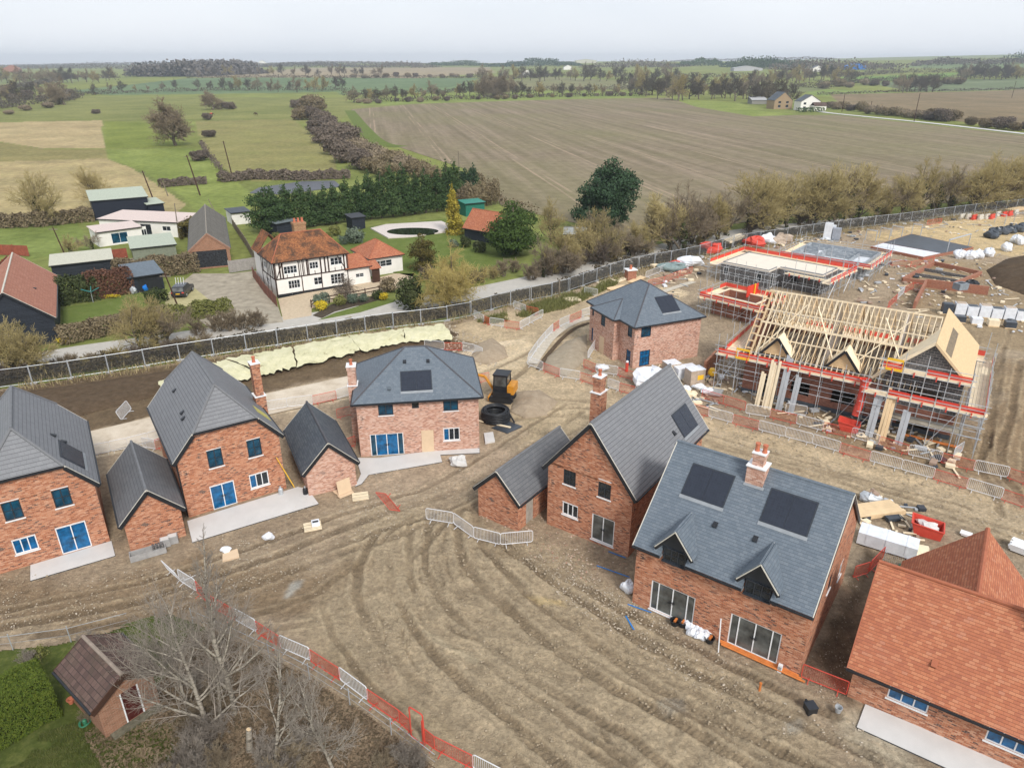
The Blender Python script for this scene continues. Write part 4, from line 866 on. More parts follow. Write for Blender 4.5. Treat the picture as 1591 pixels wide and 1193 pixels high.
fl=M();fl.bx(.3,W8-.3,.3,D8-.3,3.5,3.6);fl.build('floor_deck',plain('shade_toned_deck',(.27,.22,.17),.9,var=.4),h8)  # deck colour darkened: shade inside the roof frame is painted in
zr=9.2;hw=D8/2;s8=(zr-E8)/(hw+.3)
fr=None
for i in range(33):
    x=.35+i*.47
    if x>15.6: break
    m=M();dbl=i in (0,1,13,18,19,26)
    for xx in ([x,x+.09] if dbl else [x]):
        m.beam((xx,-.3,E8),(xx,hw,zr),.05,.19);m.beam((xx,D8+.3,E8),(xx,hw,zr),.05,.19);m.beam((xx,.1,E8+.1),(xx,D8-.1,E8+.1),.05,.19)
    m.beam((x,hw-2.3,6.75),(x,hw+2.3,6.75),.045,.14);m.beam((x,1.5,E8+.1),(x,1.5,5.75),.045,.1);m.beam((x,D8-1.5,E8+.1),(x,D8-1.5,5.75),.045,.1)
    m.beam((x,hw-1.1,6.75),(x,hw,zr-.1),.045,.09);m.beam((x,hw+1.1,6.75),(x,hw,zr-.1),.045,.09)
    m.build('roof_truss',timber_pale if i%3 else timber,h8)
for z,wd in ((5.6,.12),(6.7,.2),(7.7,.1)):
    y=(z-E8)/s8-.3;M().beam((.3,y-.12,z+.08),(15.2,y-.12,z+.08),.045,wd).build('binder',timber_pale,h8);M().beam((.3,D8-y+.12,z+.08),(15.2,D8-y+.12,z+.08),.045,wd).build('binder',timber_pale,h8)
for a,b in ((1.,4.),(8.,5.),(9.2,13.),(14.,11)): M().beam((a,.2,4.6),(b,4.4,8.6),.1,.04).build('diagonal_brace',timber_pale,h8)
M().beam((.1,hw,zr+.02),(15.4,hw,zr+.02),.05,.16).build('ridge_board',timber_pale,h8)
m=M()
for k in range(9): y=.3+k*.6;z=E8+(y+.3)*s8;m.beam((-.25,y,z+.02),(.35,y,z+.02),.05,.14)
m.beam((-.25,-.3,E8),(-.25,hw,zr),.05,.19);m.build('gable_ladder',timber,h8)
for x in (6.9,12.75):
    m=M();m.slab([(x,.2,E8+.15),(x,D8-.2,E8+.15),(x,hw,zr-.15)],.1,n=Vector((1,0,0)));m.build('party_wall_panel',plain('pale_membrane',(.56,.52,.50),.7),h8)
tri=lambda xm,w,z0,z1,y:[(xm-w,y,z0),(xm+w,y,z0),(xm,y,z1)]
for xm in (2.75,8.75):
    w,z0,z1=1.4,4.45,6.2
    d=M();d.slab(tri(xm,w-.1,z0,z1-.1,.15),.03);dm=d.build('dormer_gable',osb,h8)
    d=M();d.slab([(xm,-.05,z1),(xm+w,-.05,z0),(xm+w,1.2,z0+.35),(xm,2.,z1)][::-1],.05);d.slab([(xm-w,-.05,z0),(xm,-.05,z1),(xm,2.,z1),(xm-w,1.2,z0+.35)][::-1],.05);d.build('dormer_sheathing',timber_pale,dm)
    for sg in (-1,1): M().beam((xm+sg*w*1.05,-.12,z0-.08),(xm,-.12,z1+.02),.05,.24).build('bargeboard',black_paint,dm)
# sheathed cross wing
xr=15.5;zw=8.5
w=M();w.slab([(xr,-.25,zw),(18.75,-.25,5.35),(18.75,11.2,5.35),(xr,11.2,zw)][::-1],.05,n=None)
wr=w.build('wing_sheathing',osb,h8)
w=M();w.slab([(11.5,-.25,4.55),(xr,-.25,zw),(xr,4.6,zw),(11.5,.6,4.55)],.05,n=Vector((-.7,0,.7)));w.build('wing_sheathing',timber_pale,h8)
w=M()
for k in range(26): y=.5+k*.28;w.box((16.6,y,7.52),(.75,.10,.03),0,T=Matrix.Rotation(rad(44.1),4,'Y'))
w.build('gap_shade_strips',plain('shadow_gap',(.12,.115,.11),.9),wr)  # dark strips laid on the boards, painting the shade of gaps
for k in range(8): y=-.1+k*1.6;M().beam((xr,y,zw-.12),(18.6,y,5.35),.05,.16).build('rafter',timber,h8)
M().beam((11.3,-.34,4.35),(xr,-.34,zw+.02),.05,.26).build('bargeboard',timber_pale,h8);M().beam((18.75,-.34,5.3),(xr,-.34,zw+.02),.05,.2).build('bargeboard',timber,h8)
scaffold('scaffold','long front scaffold with red brick guards before the open timber roof',O8,-34,[(-2.4,-1.5),(11.2,-1.5)],[3.9],lowers=(1.95,2.9),bay=1.9)
scaffold('scaffold','two-level scaffold with red brick guards round the sheathed gable corner',O8,-34,[(11.2,-2.7),(20.2,-2.7),(20.2,11.5)],[3.8],lowers=(1.9,2.9),bay=1.9)
scaffold('scaffold','upper scaffold lift before the grey block gable',O8,-34,[(12.0,-1.35),(18.8,-1.35)],[5.75],lowers=(4.8,),bay=1.9,braces=False)
scaffold('scaffold','side scaffold with red guards at the left gable of the timber roof',O8,-34,[(-2.0,9.5),(-2.0,-.3)],[3.9],lowers=(2.0,),bay=2)
scaffold('scaffold','rear scaffold with red guards behind the timber roof',O8,-34,[(19.5,12.2),(-1.5,12.2)],[3.9],lowers=(2.0,),bay=2.2)
# platform boards on the right and loading bay gates
def L8(x,y): return (O8[0]+x*u8[0]-y*u8[1],O8[1]+x*u8[1]+y*u8[0])
def at8(nm,lab,cat,x,y,z=0,rz=0): return thing(nm,lab,cat,(*L8(x,y),z),rad(-34)+rz)
M().bx(0,6.5,0,1.3,0,.06).build('loose_decking',plain('weathered_board',(.44,.40,.33),.9),None,(*L8(12.6,-2.2),1.75),rad(-34),label='sagging grey board platform low down under the block gable',cat='decking')
def gate_panel(x,y,z,rz,lab):
    t=thing('loading_gate',lab,'safety gate',(*L8(x,y),z),rad(-34)+rz)
    M().beam((0,0,.1),(1.3,0,.1),.05,.22).build('bottom_rail',yellow_plastic,t);M().beam((0,0,1.0),(1.3,0,1.0),.05,.2).build('top_rail',yellow_plastic,t)
    for q in (0.03,1.27): M().tube((q,0,0),(q,0,1.1),.025,5).build('post',yellow_plastic,t)
gate_panel(20.25,8.6,3.9,math.pi/2,'yellow loading gate on the right-hand scaffold by the sheathed roof')
gate_panel(12.3,-1.4,5.8,0,'yellow loading gate on the upper scaffold left of the block gable')
gate_panel(-.6,-1.55,3.95,0,'yellow loading gate on the front scaffold left of the first small gable')
# rubbish chute
t=at8('rubbish_chute','red segmented rubbish chute hanging from the front scaffold','rubbish chute',11.0,-1.75)
pts=[Vector((0,0,4.3)),Vector((.02,-.15,3.3)),Vector((.0,-.35,2.3)),Vector((-.12,-.6,1.35))]
for i,(a,b) in enumerate(zip(pts,pts[1:])): M().tube(a,b+(b-a)*.08,.36,12,.3,cap=False).tube(a,b,.345,12,.29,cap=False).build('segment',red_plastic,t,smooth=True)
M().tube((0,0,4.3),(0,.02,4.65),.36,12,.52,cap=False).build('hopper',red_plastic,t)
def skip(nm,lab,loc,rz,L=1.8,W=1.2,Hh=.9,mat=None,fill=None):
    t=thing(nm,lab,'skip',loc,rz);o=.32;m=M();mat=mat or red_plastic
    A=[(-L/2+o,-W/2+.1,0),(L/2-o*.3,-W/2+.1,0),(L/2-o*.3,W/2-.1,0),(-L/2+o,W/2-.1,0)];B=[(-L/2,-W/2,Hh),(L/2,-W/2,Hh*.8),(L/2,W/2,Hh*.8),(-L/2,W/2,Hh)]
    for i in range(4): j=(i+1)%4;m.slab([A[i],A[j],B[j],B[i]],.05)
    m.poly(A);m.build('body',mat,t)
    for i in range(4): j=(i+1)%4;M().beam(B[i],B[j],.08,.08).build('rim',mat,t)
    if fill: M().blob((0,0,Hh*.62),(L*.38,W*.36,.28),5,.3).build('rubble_load',fill,t)
    return t
skip('skip','red skip under the rubbish chute behind a white barrier',(*L8(10.6,-2.9),0),rad(-30))
# bundles of planks and beams standing against the scaffold
def lean_bundle(x,y,h,n,mat,lab,w=.22,rz=0,lean=.22):
    t=at8('plank_bundle',lab,'planks',x,y,0,rz)
    for k in range(n): M().beam((k*(w+.015),-.1*(k%2),-.05),(k*(w+.015)+.03,h*lean,h*(1-.05*(k%3))),w,.07,up=(0,1,0)).build('plank',mat,t)
lean_bundle(2.9,-2.6,4.6,4,timber_pale,'tall pale timber planks leaning on the scaffold by the first doorway')
lean_bundle(2.2,-2.5,3.3,2,timber_pale,'short pair of pale planks leaning left of the taller planks')
lean_bundle(4.15,-2.3,5.2,2,galv,'tall galvanised lattice beams standing beside the pale planks',.3)
lean_bundle(5.3,-2.3,3.6,2,galv,'short galvanised beams leaning on the front scaffold under the first gable',.25)
lean_bundle(12.2,-3.2,3.9,2,galv,'galvanised boards standing just right of the red chute',.32)
lean_bundle(13.1,-3.4,4.6,3,timber,'long golden timbers leaning on the scaffold right of the chute',.24)
lean_bundle(14.6,-3.3,3.0,2,galv,'shorter galvanised boards standing below the board platform',.3)
pipe_orange=plain("orange_clay_pipe",(.62,.20,.05),.6)
t=thing('pipe_bundle','orange drain pipes lying on the ground under the board platform','pipes',(*L8(14.8,-1.4),.1),rad(-34))
for k in range(3): M().tube((0,k*.14,0),(4.6,k*.14,0),.065,7).build('pipe',pipe_orange,t,uv=False)
# ---- H9: ground floor with chipboard deck
A9=(31.6,105.3);h9=thing('block_shell','L-shaped grey block ground floor topped with a pale chipboard deck','house shell',(*A9,0),rad(-44))
poly9=[(0,0),(7.6,0),(7.6,3.0),(14.2,3.0),(14.2,8.6),(0,8.6)]
m=M()
ops9={0:[(.5,1.3,1.1,2.2),(5.8,6.6,1.0,2.2)],1:[(.9,1.7,.1,2.2)],2:[(2,3.2,1,2.1)],5:[(3,4,1,2.1)]}
for i in range(6): wall(m,poly9[i],poly9[(i+1)%6],2.62,ops9.get(i,[]),reveal=.2)
m.build('block_wall',block,h9);M().prism(poly9,2.63,2.8).build('floor_deck',chipboard,h9)
m=M()
for i in range(6):
    a=Vector((*poly9[i],2.86));b=Vector((*poly9[(i+1)%6],2.86));d=(b-a).normalized();q=Vector((-d.y,d.x,0))*.18
    m.beam(a+q+d*.2,b+q-d*.2,.1,.12)
m.build('wall_plate',plain('steel_grey',(.20,.21,.22),.7),h9)
for i,k in ((0,0),(0,1),(1,0)):
    o=ops9[i][k];window(h9,poly9[i],poly9[i+1],o,n=1,fr=white_paint,gl=glass,sill=False,depth=.02)
scaffold('scaffold','scaffold with red brick guards ringing the chipboard deck',A9,-44,[(-1.4,9.9),(-1.4,-1.0)],[2.55],lowers=(1.3,),bay=2.0)
scaffold('scaffold','rear scaffold with red guards behind the chipboard deck',A9,-44,[(16.2,10.),(-1.4,10.)],[2.55],lowers=(1.3,),bay=2.0)
scaffold('scaffold','end scaffold with red guards right of the chipboard deck',A9,-44,[(16.3,0.2),(16.3,10.)],[2.55],lowers=(1.3,),bay=2.0)
scaffold('scaffold','front scaffold frame without boards before the block wall',A9,-44,[(-1.4,-1.4),(9.2,-1.4)],[1.5],lowers=(2.6,),bay=1.5,guards=False,clips=False,skip=((0,1.5),))
scaffold('scaffold','short front scaffold with decking at the inner corner of the block shell',A9,-44,[(9.2,1.6),(15.,1.6)],[2.4],lowers=(1.2,),bay=1.6,guards=False)
# ---- low garage with red guards
AG=(24.5,89.6);hg=thing('garage_shell','roofless brick garage inside a red guarded scaffold','garage shell',(*AG,0),rad(-46))
m=M();wall(m,(1.3,1.3),(7.4,1.3),2.5,[(4.2,5.4,0,2.1)],reveal=.2);wall(m,(7.4,1.3),(7.4,5.2),2.5);wall(m,(7.4,5.2),(1.3,5.2),2.5);wall(m,(1.3,5.2),(1.3,1.3),2.5)
wall(m,(1.6,4.9),(7.1,4.9),2.5);wall(m,(7.1,4.9),(7.1,1.6),2.5);wall(m,(7.1,1.6),(1.6,1.6),2.5);wall(m,(1.6,1.6),(1.6,4.9),2.5)
m.build('wall',brick_plain,hg)
for a,b in (((1.3,1.45),(7.4,1.45)),((1.3,5.05),(7.4,5.05)),((1.45,1.62),(1.45,4.88)),((7.25,1.62),(7.25,4.88))): M().beam((*a,2.55),(*b,2.55),.3,.09).build('wall_plate',timber_pale,hg)
scaffold('scaffold','low square scaffold with red guards round the roofless garage',AG,-46,[(0,0),(8.7,0),(8.7,6.6),(0,6.6)],[2.15],closed=True,lowers=(1.,),bay=1.7,width=1.2)
gp=thing('hoist_panel','red mesh panel with yellow hoist standing on the garage scaffold','safety gate',(30.6,89.3,2.2),rad(40))
M().bx(0,2.6,0,.06,0,1.5).build('mesh_panel',guard_red,gp);M().beam((1.6,-.1,0),(1.6,-.1,1.6),.16,.16).build('hoist_post',yellow_plastic,gp)
# ---- H10: pale block shell
A10=(45.2,113.3);h10=thing('block_shell','pale grey block shell with unfinished inner walls and white floor','house shell',(*A10,0),rad(-40))
m=M()
for a,b in (((0,0),(11,0)),((11,0),(11,9)),((11,9),(0,9)),((0,9),(0,0))): a=Vector((*a,1.1));b=Vector((*b,1.1));m.beam(a,b,.3,2.6)
for a,b,h in (((3.6,.3),(3.6,5.5),2.4),((3.6,5.5),(8,5.5),2.2),((8,.3),(8,8.6),1.9),((0.3,5.5),(2.4,5.5),2.5)): m.beam((*a,h/2),(*b,h/2),.14,h)
m.build('block_wall',block_pale,h10);M().bx(.2,10.8,.2,8.8,-.1,1.3).build('floor_slab',white_plastic,h10)
scaffold('scaffold','scaffold with red guards in front of the pale block shell',A10,-40,[(-1.5,-1.4),(12.4,-1.4),(12.4,10.3)],[1.9],bay=2.,lowers=(.9,))
scaffold('scaffold','rear scaffold poles behind the pale block shell',A10,-40,[(12.4,10.4),(-1.5,10.4),(-1.5,-1.4)],[1.9],bay=2.2,lowers=(.9,),guards=False,clips=False)
w=thing('wrapped_pallets','tall white-wrapped pallets beyond the pale block shell','pallets',(*G(1278,372),0),rad(-30))
for k,(x,y,h) in enumerate(((0,0,3.0),(1.5,.2,2.2),(.4,1.4,2.4))): M().bx(x,x+1.35,y,y+1.2,.1,h).build('pallet_load',white_plastic if k!=1 else plain('grey_wrap',(.33,.36,.42),.4,.5),w)
# ---- slabs and footings beyond
mem=plain('black_membrane',(.045,.055,.07),.35,.5,var=.3,scale=1.,bump=.3)
def polything(name,label,cat,px,z,mat,part,z0=-.2,world=None):
    P=world or [G(*p) for p in px];c=(sum(p[0] for p in P)/len(P),sum(p[1] for p in P)/len(P),0)
    t=thing(name,label,cat,c);Q=[(p[0]-c[0],p[1]-c[1]) for p in P];M().prism(Q,z0,z).build(part,mat,t);return t,Q
t,Q=polything('foundation_slab','floor slab covered in dark plastic membrane with a white strip','foundation',[(1352,387),(1434,404),(1512,388),(1415,367)],.45,brick_plain,'brick_base')
a,b,c_,d=[Vector((*q,0)) for q in Q]
M().prism([tuple(a.lerp(b,.0).lerp(d,.28)*.97)[:2],tuple(b.lerp(c_,.36)*.97)[:2],(c_*.97)[:2],(d*.97)[:2]],.452,.49).build('membrane',mem,t)
M().prism([tuple(a*.96)[:2],tuple(b*.96)[:2],tuple(b.lerp(c_,.34)*.96)[:2],tuple(a.lerp(d,.26)*.96)[:2]],.452,.48).build('white_sheet',white_plastic,t)
t=thing('brick_footings','low brick footing walls of a small house with dark course inside','foundation',(*G(1458,430),0));o=t.location
P=[Vector((*G(*p),0))-o for p in [(1402,438),(1477,447),(1523,428),(1450,412)]]
for a,b in zip(P,P[1:]+P[:1]): M().beam(a+Vector((0,0,.3)),b+Vector((0,0,.3)),.35,.7).build('footing',brick_plain,t)
for k in (.35,.65): M().beam(P[0].lerp(P[3],k)+Vector((0,0,.2)),P[1].lerp(P[2],k)+Vector((0,0,.2)),.25,.5).build('inner_course',block,t)
t=thing('brick_wall','L-shaped low brick wall beside the white-wrapped pallets','wall',(*G(1437,446),0));o=t.location
P=[Vector((*G(*p),0))-o for p in [(1419,481),(1437,446),(1534,458)]]
for a,b in zip(P,P[1:]): M().beam(a+Vector((0,0,.55)),b+Vector((0,0,.55)),.3,1.3).build('wall_run',brick_plain,t)
t=thing('brick_wall','ragged brick garden wall end beside the insulation stacks','wall',(*G(1093,588),0));o=t.location
P=[Vector((*G(*p),0))-o for p in [(1093,588),(1113,566),(1122,556)]];M().beam(P[0]+Vector((0,0,.9)),P[1]+Vector((0,0,.9)),.25,2.0).beam(P[1]+Vector((0,0,.7)),P[2]+Vector((0,0,.7)),.25,1.5).build('wall_run',brick_red,t)
# spoil heap and other mounds
def mound(name,px,h,mat,seed,kind='structure',n=40):
    P=[G(*p) for p in px];A=np.array(P);lo=A.min(0)-.5;hi=A.max(0)+.5;gx,gy=np.meshgrid(np.linspace(lo[0],hi[0],n*2),np.linspace(lo[1],hi[1],n*2))
    m=inpoly(gx,gy,P);d=np.where(m,dline(gx,gy,P+[P[0]]),0);z=h*(1-np.exp(-d/(h*1.3)))*(.7+.5*fbm(gx,gy,2.5,seed,4,.6))+np.where(m,.12*(fbm(gx,gy,.7,seed+5,3)-.5),-.3)
    nn=n*2;idx=np.arange(nn*nn).reshape(nn,nn);F=np.stack([idx[:-1,:-1],idx[:-1,1:],idx[1:,1:],idx[1:,:-1]],-1).reshape(-1,4);F=F[m.reshape(-1)[F].any(1)]
    return link(name,npmesh(name,np.stack([gx,gy,z],-1).reshape(-1,3),F,mat,None,True),kind=kind)
def soil(name,a,b): 
    t=NT(name);p=t.pos();t.bump(t.noise(p,5,6,.7),.8,.08);return t.out(t.ramp(t.noise(p,1.6,7,.75),[(.3,a),(.7,b)]),.95,.1)
topsoil=soil('dark_topsoil',(.065,.045,.028),(.13,.092,.06));spoil=soil('clay_spoil',(.27,.21,.145),(.42,.34,.25))
mound('spoil_heap',[(1532,420),(1560,404),(1640,392),(1720,420),(1660,470),(1591,458),(1545,442)],2.2,topsoil,5)
mound('spoil_heap',[(728,560),(742,535),(765,525),(785,540),(790,555),(760,568)],1.0,spoil,6)
mound('spoil_heap',[(792,640),(800,610),(840,606),(868,625),(850,645),(815,650)],.8,spoil,7)
mound('spoil_heap',[(842,575),(850,555),(880,530),(912,520),(914,556),(880,586)],.7,soil('grey_clay',(.27,.225,.16),(.40,.34,.26)),8)
mound('earth_bund',[(-150,650),(20,612),(160,592),(300,571),(440,548),(575,527),(690,510),(715,520),(690,530),(560,548),(420,575),(300,600),(150,640),(0,680),(-150,720)],.45,topsoil,11,n=110)
# dark trench round the front of H4
strip('trench_edge',[(836,575),(845,560),(857,545),(875,525),(895,510),(916,502)],.55,topsoil,.06)
strip('kerb_line',[(826,565),(838,547),(853,527),(872,511),(893,500),(917,494)],1.3,plain('pale_haunching',(.5,.45,.37),.9,var=.2),.05)
strip('kerb_line',[(1010,462),(1040,450),(1078,438)],1.0,bpy.data.materials['pale_haunching'],.05)

# loose litter of the working yard: uncountable bits of timber, tube, brick and wrap
def debris(px,n,seed,mats):
    P=[G(*q) for q in px];A=np.array(P);lo,hi=A.min(0),A.max(0);r=random.Random(seed);m=M();c=0
    while c<n:
        x=r.uniform(lo[0],hi[0]);y=r.uniform(lo[1],hi[1])
        if not inpoly(np.array([x]),np.array([y]),P)[0]: continue
        k=r.choice((0,0,1,2,2,3));L=[r.uniform(.8,3.),r.uniform(.3,.9),r.uniform(.2,.5),r.uniform(.4,1.)][k];w=[.14,.3,.2,.5][k];h=[.06,.1,.12,.25][k]
        m.box((x,y,.06+h/2),(L,w,h),r.uniform(0,6.28),r.choice((0,0,1,2,3,4)) if k else r.choice((0,0,1)));c+=1
    m.build('site_debris',mats,uv=False,kind='stuff')
DM=[timber_pale,galv,white_plastic,brick_plain,mem]
debris([(1010,440),(1100,395),(1230,372),(1340,360),(1330,380),(1230,385),(1110,405),(1075,440),(1030,470)],150,1,DM)
debris([(1290,420),(1400,405),(1540,405),(1590,470),(1590,520),(1440,500),(1330,470)],190,2,DM)
debris([(1080,600),(1140,610),(1330,690),(1500,740),(1490,700),(1350,640),(1150,580)],160,3,DM)
debris([(1000,570),(1100,570),(1120,640),(1060,630),(1000,610)],80,4,DM)
debris([(1380,350),(1500,335),(1590,328),(1590,360),(1480,365)],70,5,DM)
debris([(1340,770),(1440,790),(1420,870),(1340,850)],40,6,DM)
# ================================================================ barriers, fences and site clutter
def rrect(w,h,r,k=4):
    P=[]
    for cx,cz,a0 in ((w-r,r,-90),(w-r,h-r,0),(r,h-r,90),(r,r,180)):
        for i in range(k+1): a=rad(a0+90*i/k);P.append(Vector((cx+r*math.cos(a),0,cz+r*math.sin(a))))
    return P+[P[0]]
def mk_barrier(mat,red=False):
    t=thing('crowd_barrier' if not red else 'mesh_barrier','x','barrier')
    z=.18 if not red else .12
    m=M();P=[p+Vector((0,0,z)) for p in rrect(2.3,.92 if not red else .88,.16 if not red else .07)];m.path(P,.027 if not red else .026,5);m.build('frame',mat,t,uv=False)
    b=M();n=19 if not red else 22
    for i in range(1,n): x=2.3*i/n;b.tube((x,0,z+.02),(x,0,z+.9-(.03 if red else 0)),.0125 if not red else .008,4,cap=False)
    if red:
        for k in range(1,9): b.tube((.03,0,z+.88*k/9),(2.27,0,z+.88*k/9),.007,4,cap=False)
    b.build('infill_bars',mat if not red else guard_mesh,t,uv=False)
    for x in (.4,1.9): M().path([(x,-.3,0),(x,0,.1),(x,.3,0)],.024,4).tube((x,0,.05),(x,0,.2),.022,4).build('foot',mat,t,uv=False)
    return t
guard_mesh=netmat('red_barrier_mesh',(.62,.085,.05),.55)
PROTO_W=mk_barrier(galv_white);PROTO_R=mk_barrier(red_plastic,True);USEDP={}
def barrier(a,b,kind,label,group,z=0.,tilt=None):
    pr=PROTO_W if kind=='W' else PROTO_R
    A=Vector(G(*a));B=Vector(G(*b));d=B-A
    if kind in USEDP: o=dup(pr)
    else: o=pr;USEDP[kind]=1
    o.location=(A.x,A.y,z);o.rotation_euler=(0,0,math.atan2(d.y,d.x));L=d.length/2.3;o.scale=(L,1 if L>.8 else .9,1)
    if tilt: o.rotation_euler=(tilt,0,o.rotation_euler.z)
    o['label']=label;o['group']=group;return o
def chain(px,pat,where,group):
    cw={'W':0,'R':0};N={k:pat.count(k) for k in 'WR'}
    for (a,b),k in zip(zip(px,px[1:]),pat):
        if k=='-': continue
        nm='white barrier' if k=='W' else 'red barrier'
        lab=('only ' if N[k]==1 else ordw(cw[k])+' ')+nm+('' if N[k]==1 else ' from the left')+' '+where
        cw[k]+=1;barrier(a,b,k,lab,group)
chain([(819.5,568),(844,577.2),(869.5,587),(901,592),(929,601),(944,603),(962,609),(986,615),(1012,622),(1040,631),(1068,640),(1100,648.5),(1137.5,659),(1177.5,669.5),(1219,680.5),(1260.8,691.4),(1303.5,704),(1350,718),(1399,731.5),(1449,745.5),(1500,761),(1554.5,777.5),(1594,791)],'WRWR-WRWRWRWRWWWRWWRWR','in the row edging the haul road','barriers edging the haul road')
chain([(906.6,571),(925.5,579.5),(959.5,584.5),(988,592.7),(1012,598)],'RWRW','in front of the bay-fronted slate house','barriers before the bay-fronted house')
chain([(1090,619),(1123,629),(1157,639)],'RR','beside the stacked insulation packs','barriers by the insulation packs')
chain([(1158,644),(1195.5,650),(1236,660),(1277.5,671.5),(1321.5,681),(1364,693.6),(1409.5,708),(1460.8,720),(1511,732.5),(1564,744),(1595,754.6)],'WRWRWRWRWR','in the row at the foot of the front scaffold','barriers at the foot of the scaffold')
chain([(1219,642),(1252,647.5)],'W','close under the brick wall behind the plank bundles','barriers at the foot of the scaffold')
chain([(1479.5,713),(1494,703)],'W','standing askew by the right end of the block gable','barriers at the foot of the scaffold')
chain([(821,564),(835,543),(847.5,528),(859,515.8),(869,509),(885,502),(903,494),(918,489)],'WWWRWRW','curving round the trench by the slate house','barriers round the trench')
chain([(736.6,494),(752,502.5),(761,506),(783.5,509.5),(807.5,513),(822.5,504.5),(843.5,493)],'WRWRWW','ringing the dug hole by the long fence','barriers round the dug hole')
chain([(798,479),(817,486.7),(836,490.5)],'WR','on the fence side of the dug hole','barriers round the dug hole')
chain([(913,559.5),(924.5,541)],'W','standing alone beside the boarded door of the bay','barriers before the bay-fronted house')
chain([(907.6,457.6),(928,461)],'W','standing alone behind the bay-fronted house near the fence','barriers near the fence')
chain([(147,709.5),(173,703.5),(200,698),(232,689.5),(264,681)],'WWWW','along the pale track left of the chimney house','barriers along the pale track')
chain([(406,641),(447,634.5),(487,629.5),(523,621.5),(548,613.5)],'WWRW','along the pale track behind the slate garage','barriers along the pale track')
chain([(660,541.5),(690.5,545),(718,545.5),(738,549.5),(750,555)],'WRWW','behind the ridge of the hip-roofed house','barriers behind the hip-roofed house')
chain([(744,596),(760,592)],'R','just beyond the right eaves of the hip-roofed house','barriers behind the hip-roofed house')
chain([(223,697),(243,700),(268,690)],'WR','between the charcoal-roofed garage and the chimney house','barriers between house and garage')
chain([(524,651),(549,645)],'R','nearest the track beside the hip-roofed house chimney','barriers beside the hip-roofed house')
chain([(531,701),(553,693)],'R','close behind the slate-roofed garage','barriers beside the hip-roofed house')
chain([(662.6,809),(705,816),(736,838.5),(777.5,849),(827.5,844.5)],'WWWW','in the bent line before the ribbed-roof garage','barriers before the ribbed-roof garage')
chain([(280,905),(307,922),(330,945),(366,966),(400,985),(437,1009),(483.5,1029.5),(529,1059),(572,1091.5),(621.5,1125.5),(638.8,1141)],'WRRWRWRWRR','in the long line beside the birch trees','barriers beside the birch trees')
chain([(660.5,1154),(675.5,1166),(735,1196.5),(795,1228)],'RRW','right of the tall red gate by the birch trees','barriers beside the birch trees')
chain([(1244,1053),(1314,1081)],'R','closing the gap between slate house and orange-tiled house','barriers by the orange-tiled house')
chain([(1325,899),(1348,892)],'R','deep in the gap behind the slate house gable','barriers by the orange-tiled house')
chain([(1350,890),(1371,868)],'R','slanting in front of the timber stack by the orange roof','barriers by the orange-tiled house')
chain([(1371,878),(1427,895)],'W','behind the ridge of the orange-tiled house','barriers by the orange-tiled house')
chain([(1379,480),(1393,467)],'R','left of a white panel beside the low brick wall','barriers by the low brick wall')
chain([(1393,467),(1404,456)],'W','in the red run beside the low brick wall','barriers by the low brick wall')
chain([(1404,456),(1418,449),(1434,452)],'RR','beyond the white panel beside the low brick wall','barriers by the low brick wall')
chain([(1380,412),(1414,416),(1450,408)],'RR','beyond the scaffold before the membrane-covered slab','barriers near the dark slab')
chain([(1007,446),(1032,440),(1056,430),(1075,424)],'RRR','along the trench behind the bay-fronted house','barriers near the fence')
chain([(1003,433),(1026,424),(1050,416)],'WW','beside the covered material heap near the fence','barriers near the fence')
chain([(1440,350),(1462,347)],'R','by the fence beyond the dark slab','barriers near the dark slab')
barrier((190,655),(206,637),'W','white barrier propped askew on the dark earth left of the chimney house','barriers along the pale track',tilt=-.35)
barrier((262,886),(284,906),'W','white barrier leaning by the grey pallet box at the small garage','barriers before the garage',tilt=.3)
barrier((284,903),(300,896),'W','white barrier toppled beside the leaning one near the small garage','barriers before the garage',tilt=.9)
barrier((601,767),(624,794),'R','red mesh barrier fallen over in the open mud between the houses','barriers in the mud',tilt=1.1)
g=thing('pedestrian_gate','tall red pedestrian gate standing in the barrier line by the birches','gate',(*G(639,1143),0));A=Vector(G(639,1143.5));B=Vector(G(659.5,1157));g.rotation_euler=(0,0,math.atan2((B-A).y,(B-A).x));L=(B-A).length
M().path([p for p in rrect(L,2.0,.12)],.035,6).build('frame',red_plastic,g,uv=False);M().bx(L-.08,L+.02,-.05,.05,.1,1.6).build('latch_post',red_plastic,g)
# long mesh fence of galvanised panels
def mk_panel(h=2.0,mat=None,dense=52):
    t=thing('fence_panel','x','fence panel');mat=mat or galv
    m=M()
    for a,b in (((0,0,.1),(0,0,h+.05)),((3.45,0,.1),(3.45,0,h+.05)),((0,0,h),(3.45,0,h)),((0,0,.18),(3.45,0,.18))): m.tube(a,b,.035,5)
    m.build('frame',mat,t,uv=False);b=M()
    for i in range(1,dense): b.tube((3.45*i/dense,0,.18),(3.45*i/dense,0,h),.008,3,cap=False)
    for z in (.6,1.1,1.6): b.tube((0,0,z),(3.45,0,z),.008,3,cap=False)
    b.build('wire_mesh',plain('wire_dark',(.16,.165,.17),.6,.3,.3),t,uv=False)
    M().bx(-.38,.38,-.11,.11,-.02,.13).build('block_foot',grey_concrete,t)
    M().tube((-.03,.0,.1),(-.03,.0,h+.12),.05,5).build('post',galv,t,uv=False)
    return t
PN=mk_panel();FL=smoothline(FENCE,8);FA=arc(FL,3.5);k=0
for i,(p,a) in enumerate(FA):
    if p.x<-62 or p.x>135: continue
    o=PN if k==0 else dup(PN)
    o.location=(p.x,p.y,0);o.rotation_euler=(0,0,a);o['group']='panels of the long site fence'
    o['label']=ordw(k)+' galvanised mesh panel from the left in the long site fence';k+=1
wf=thing('wire_fence','thin wire fence with slim posts running under the birch trees','fence',(*G(300,969),0))
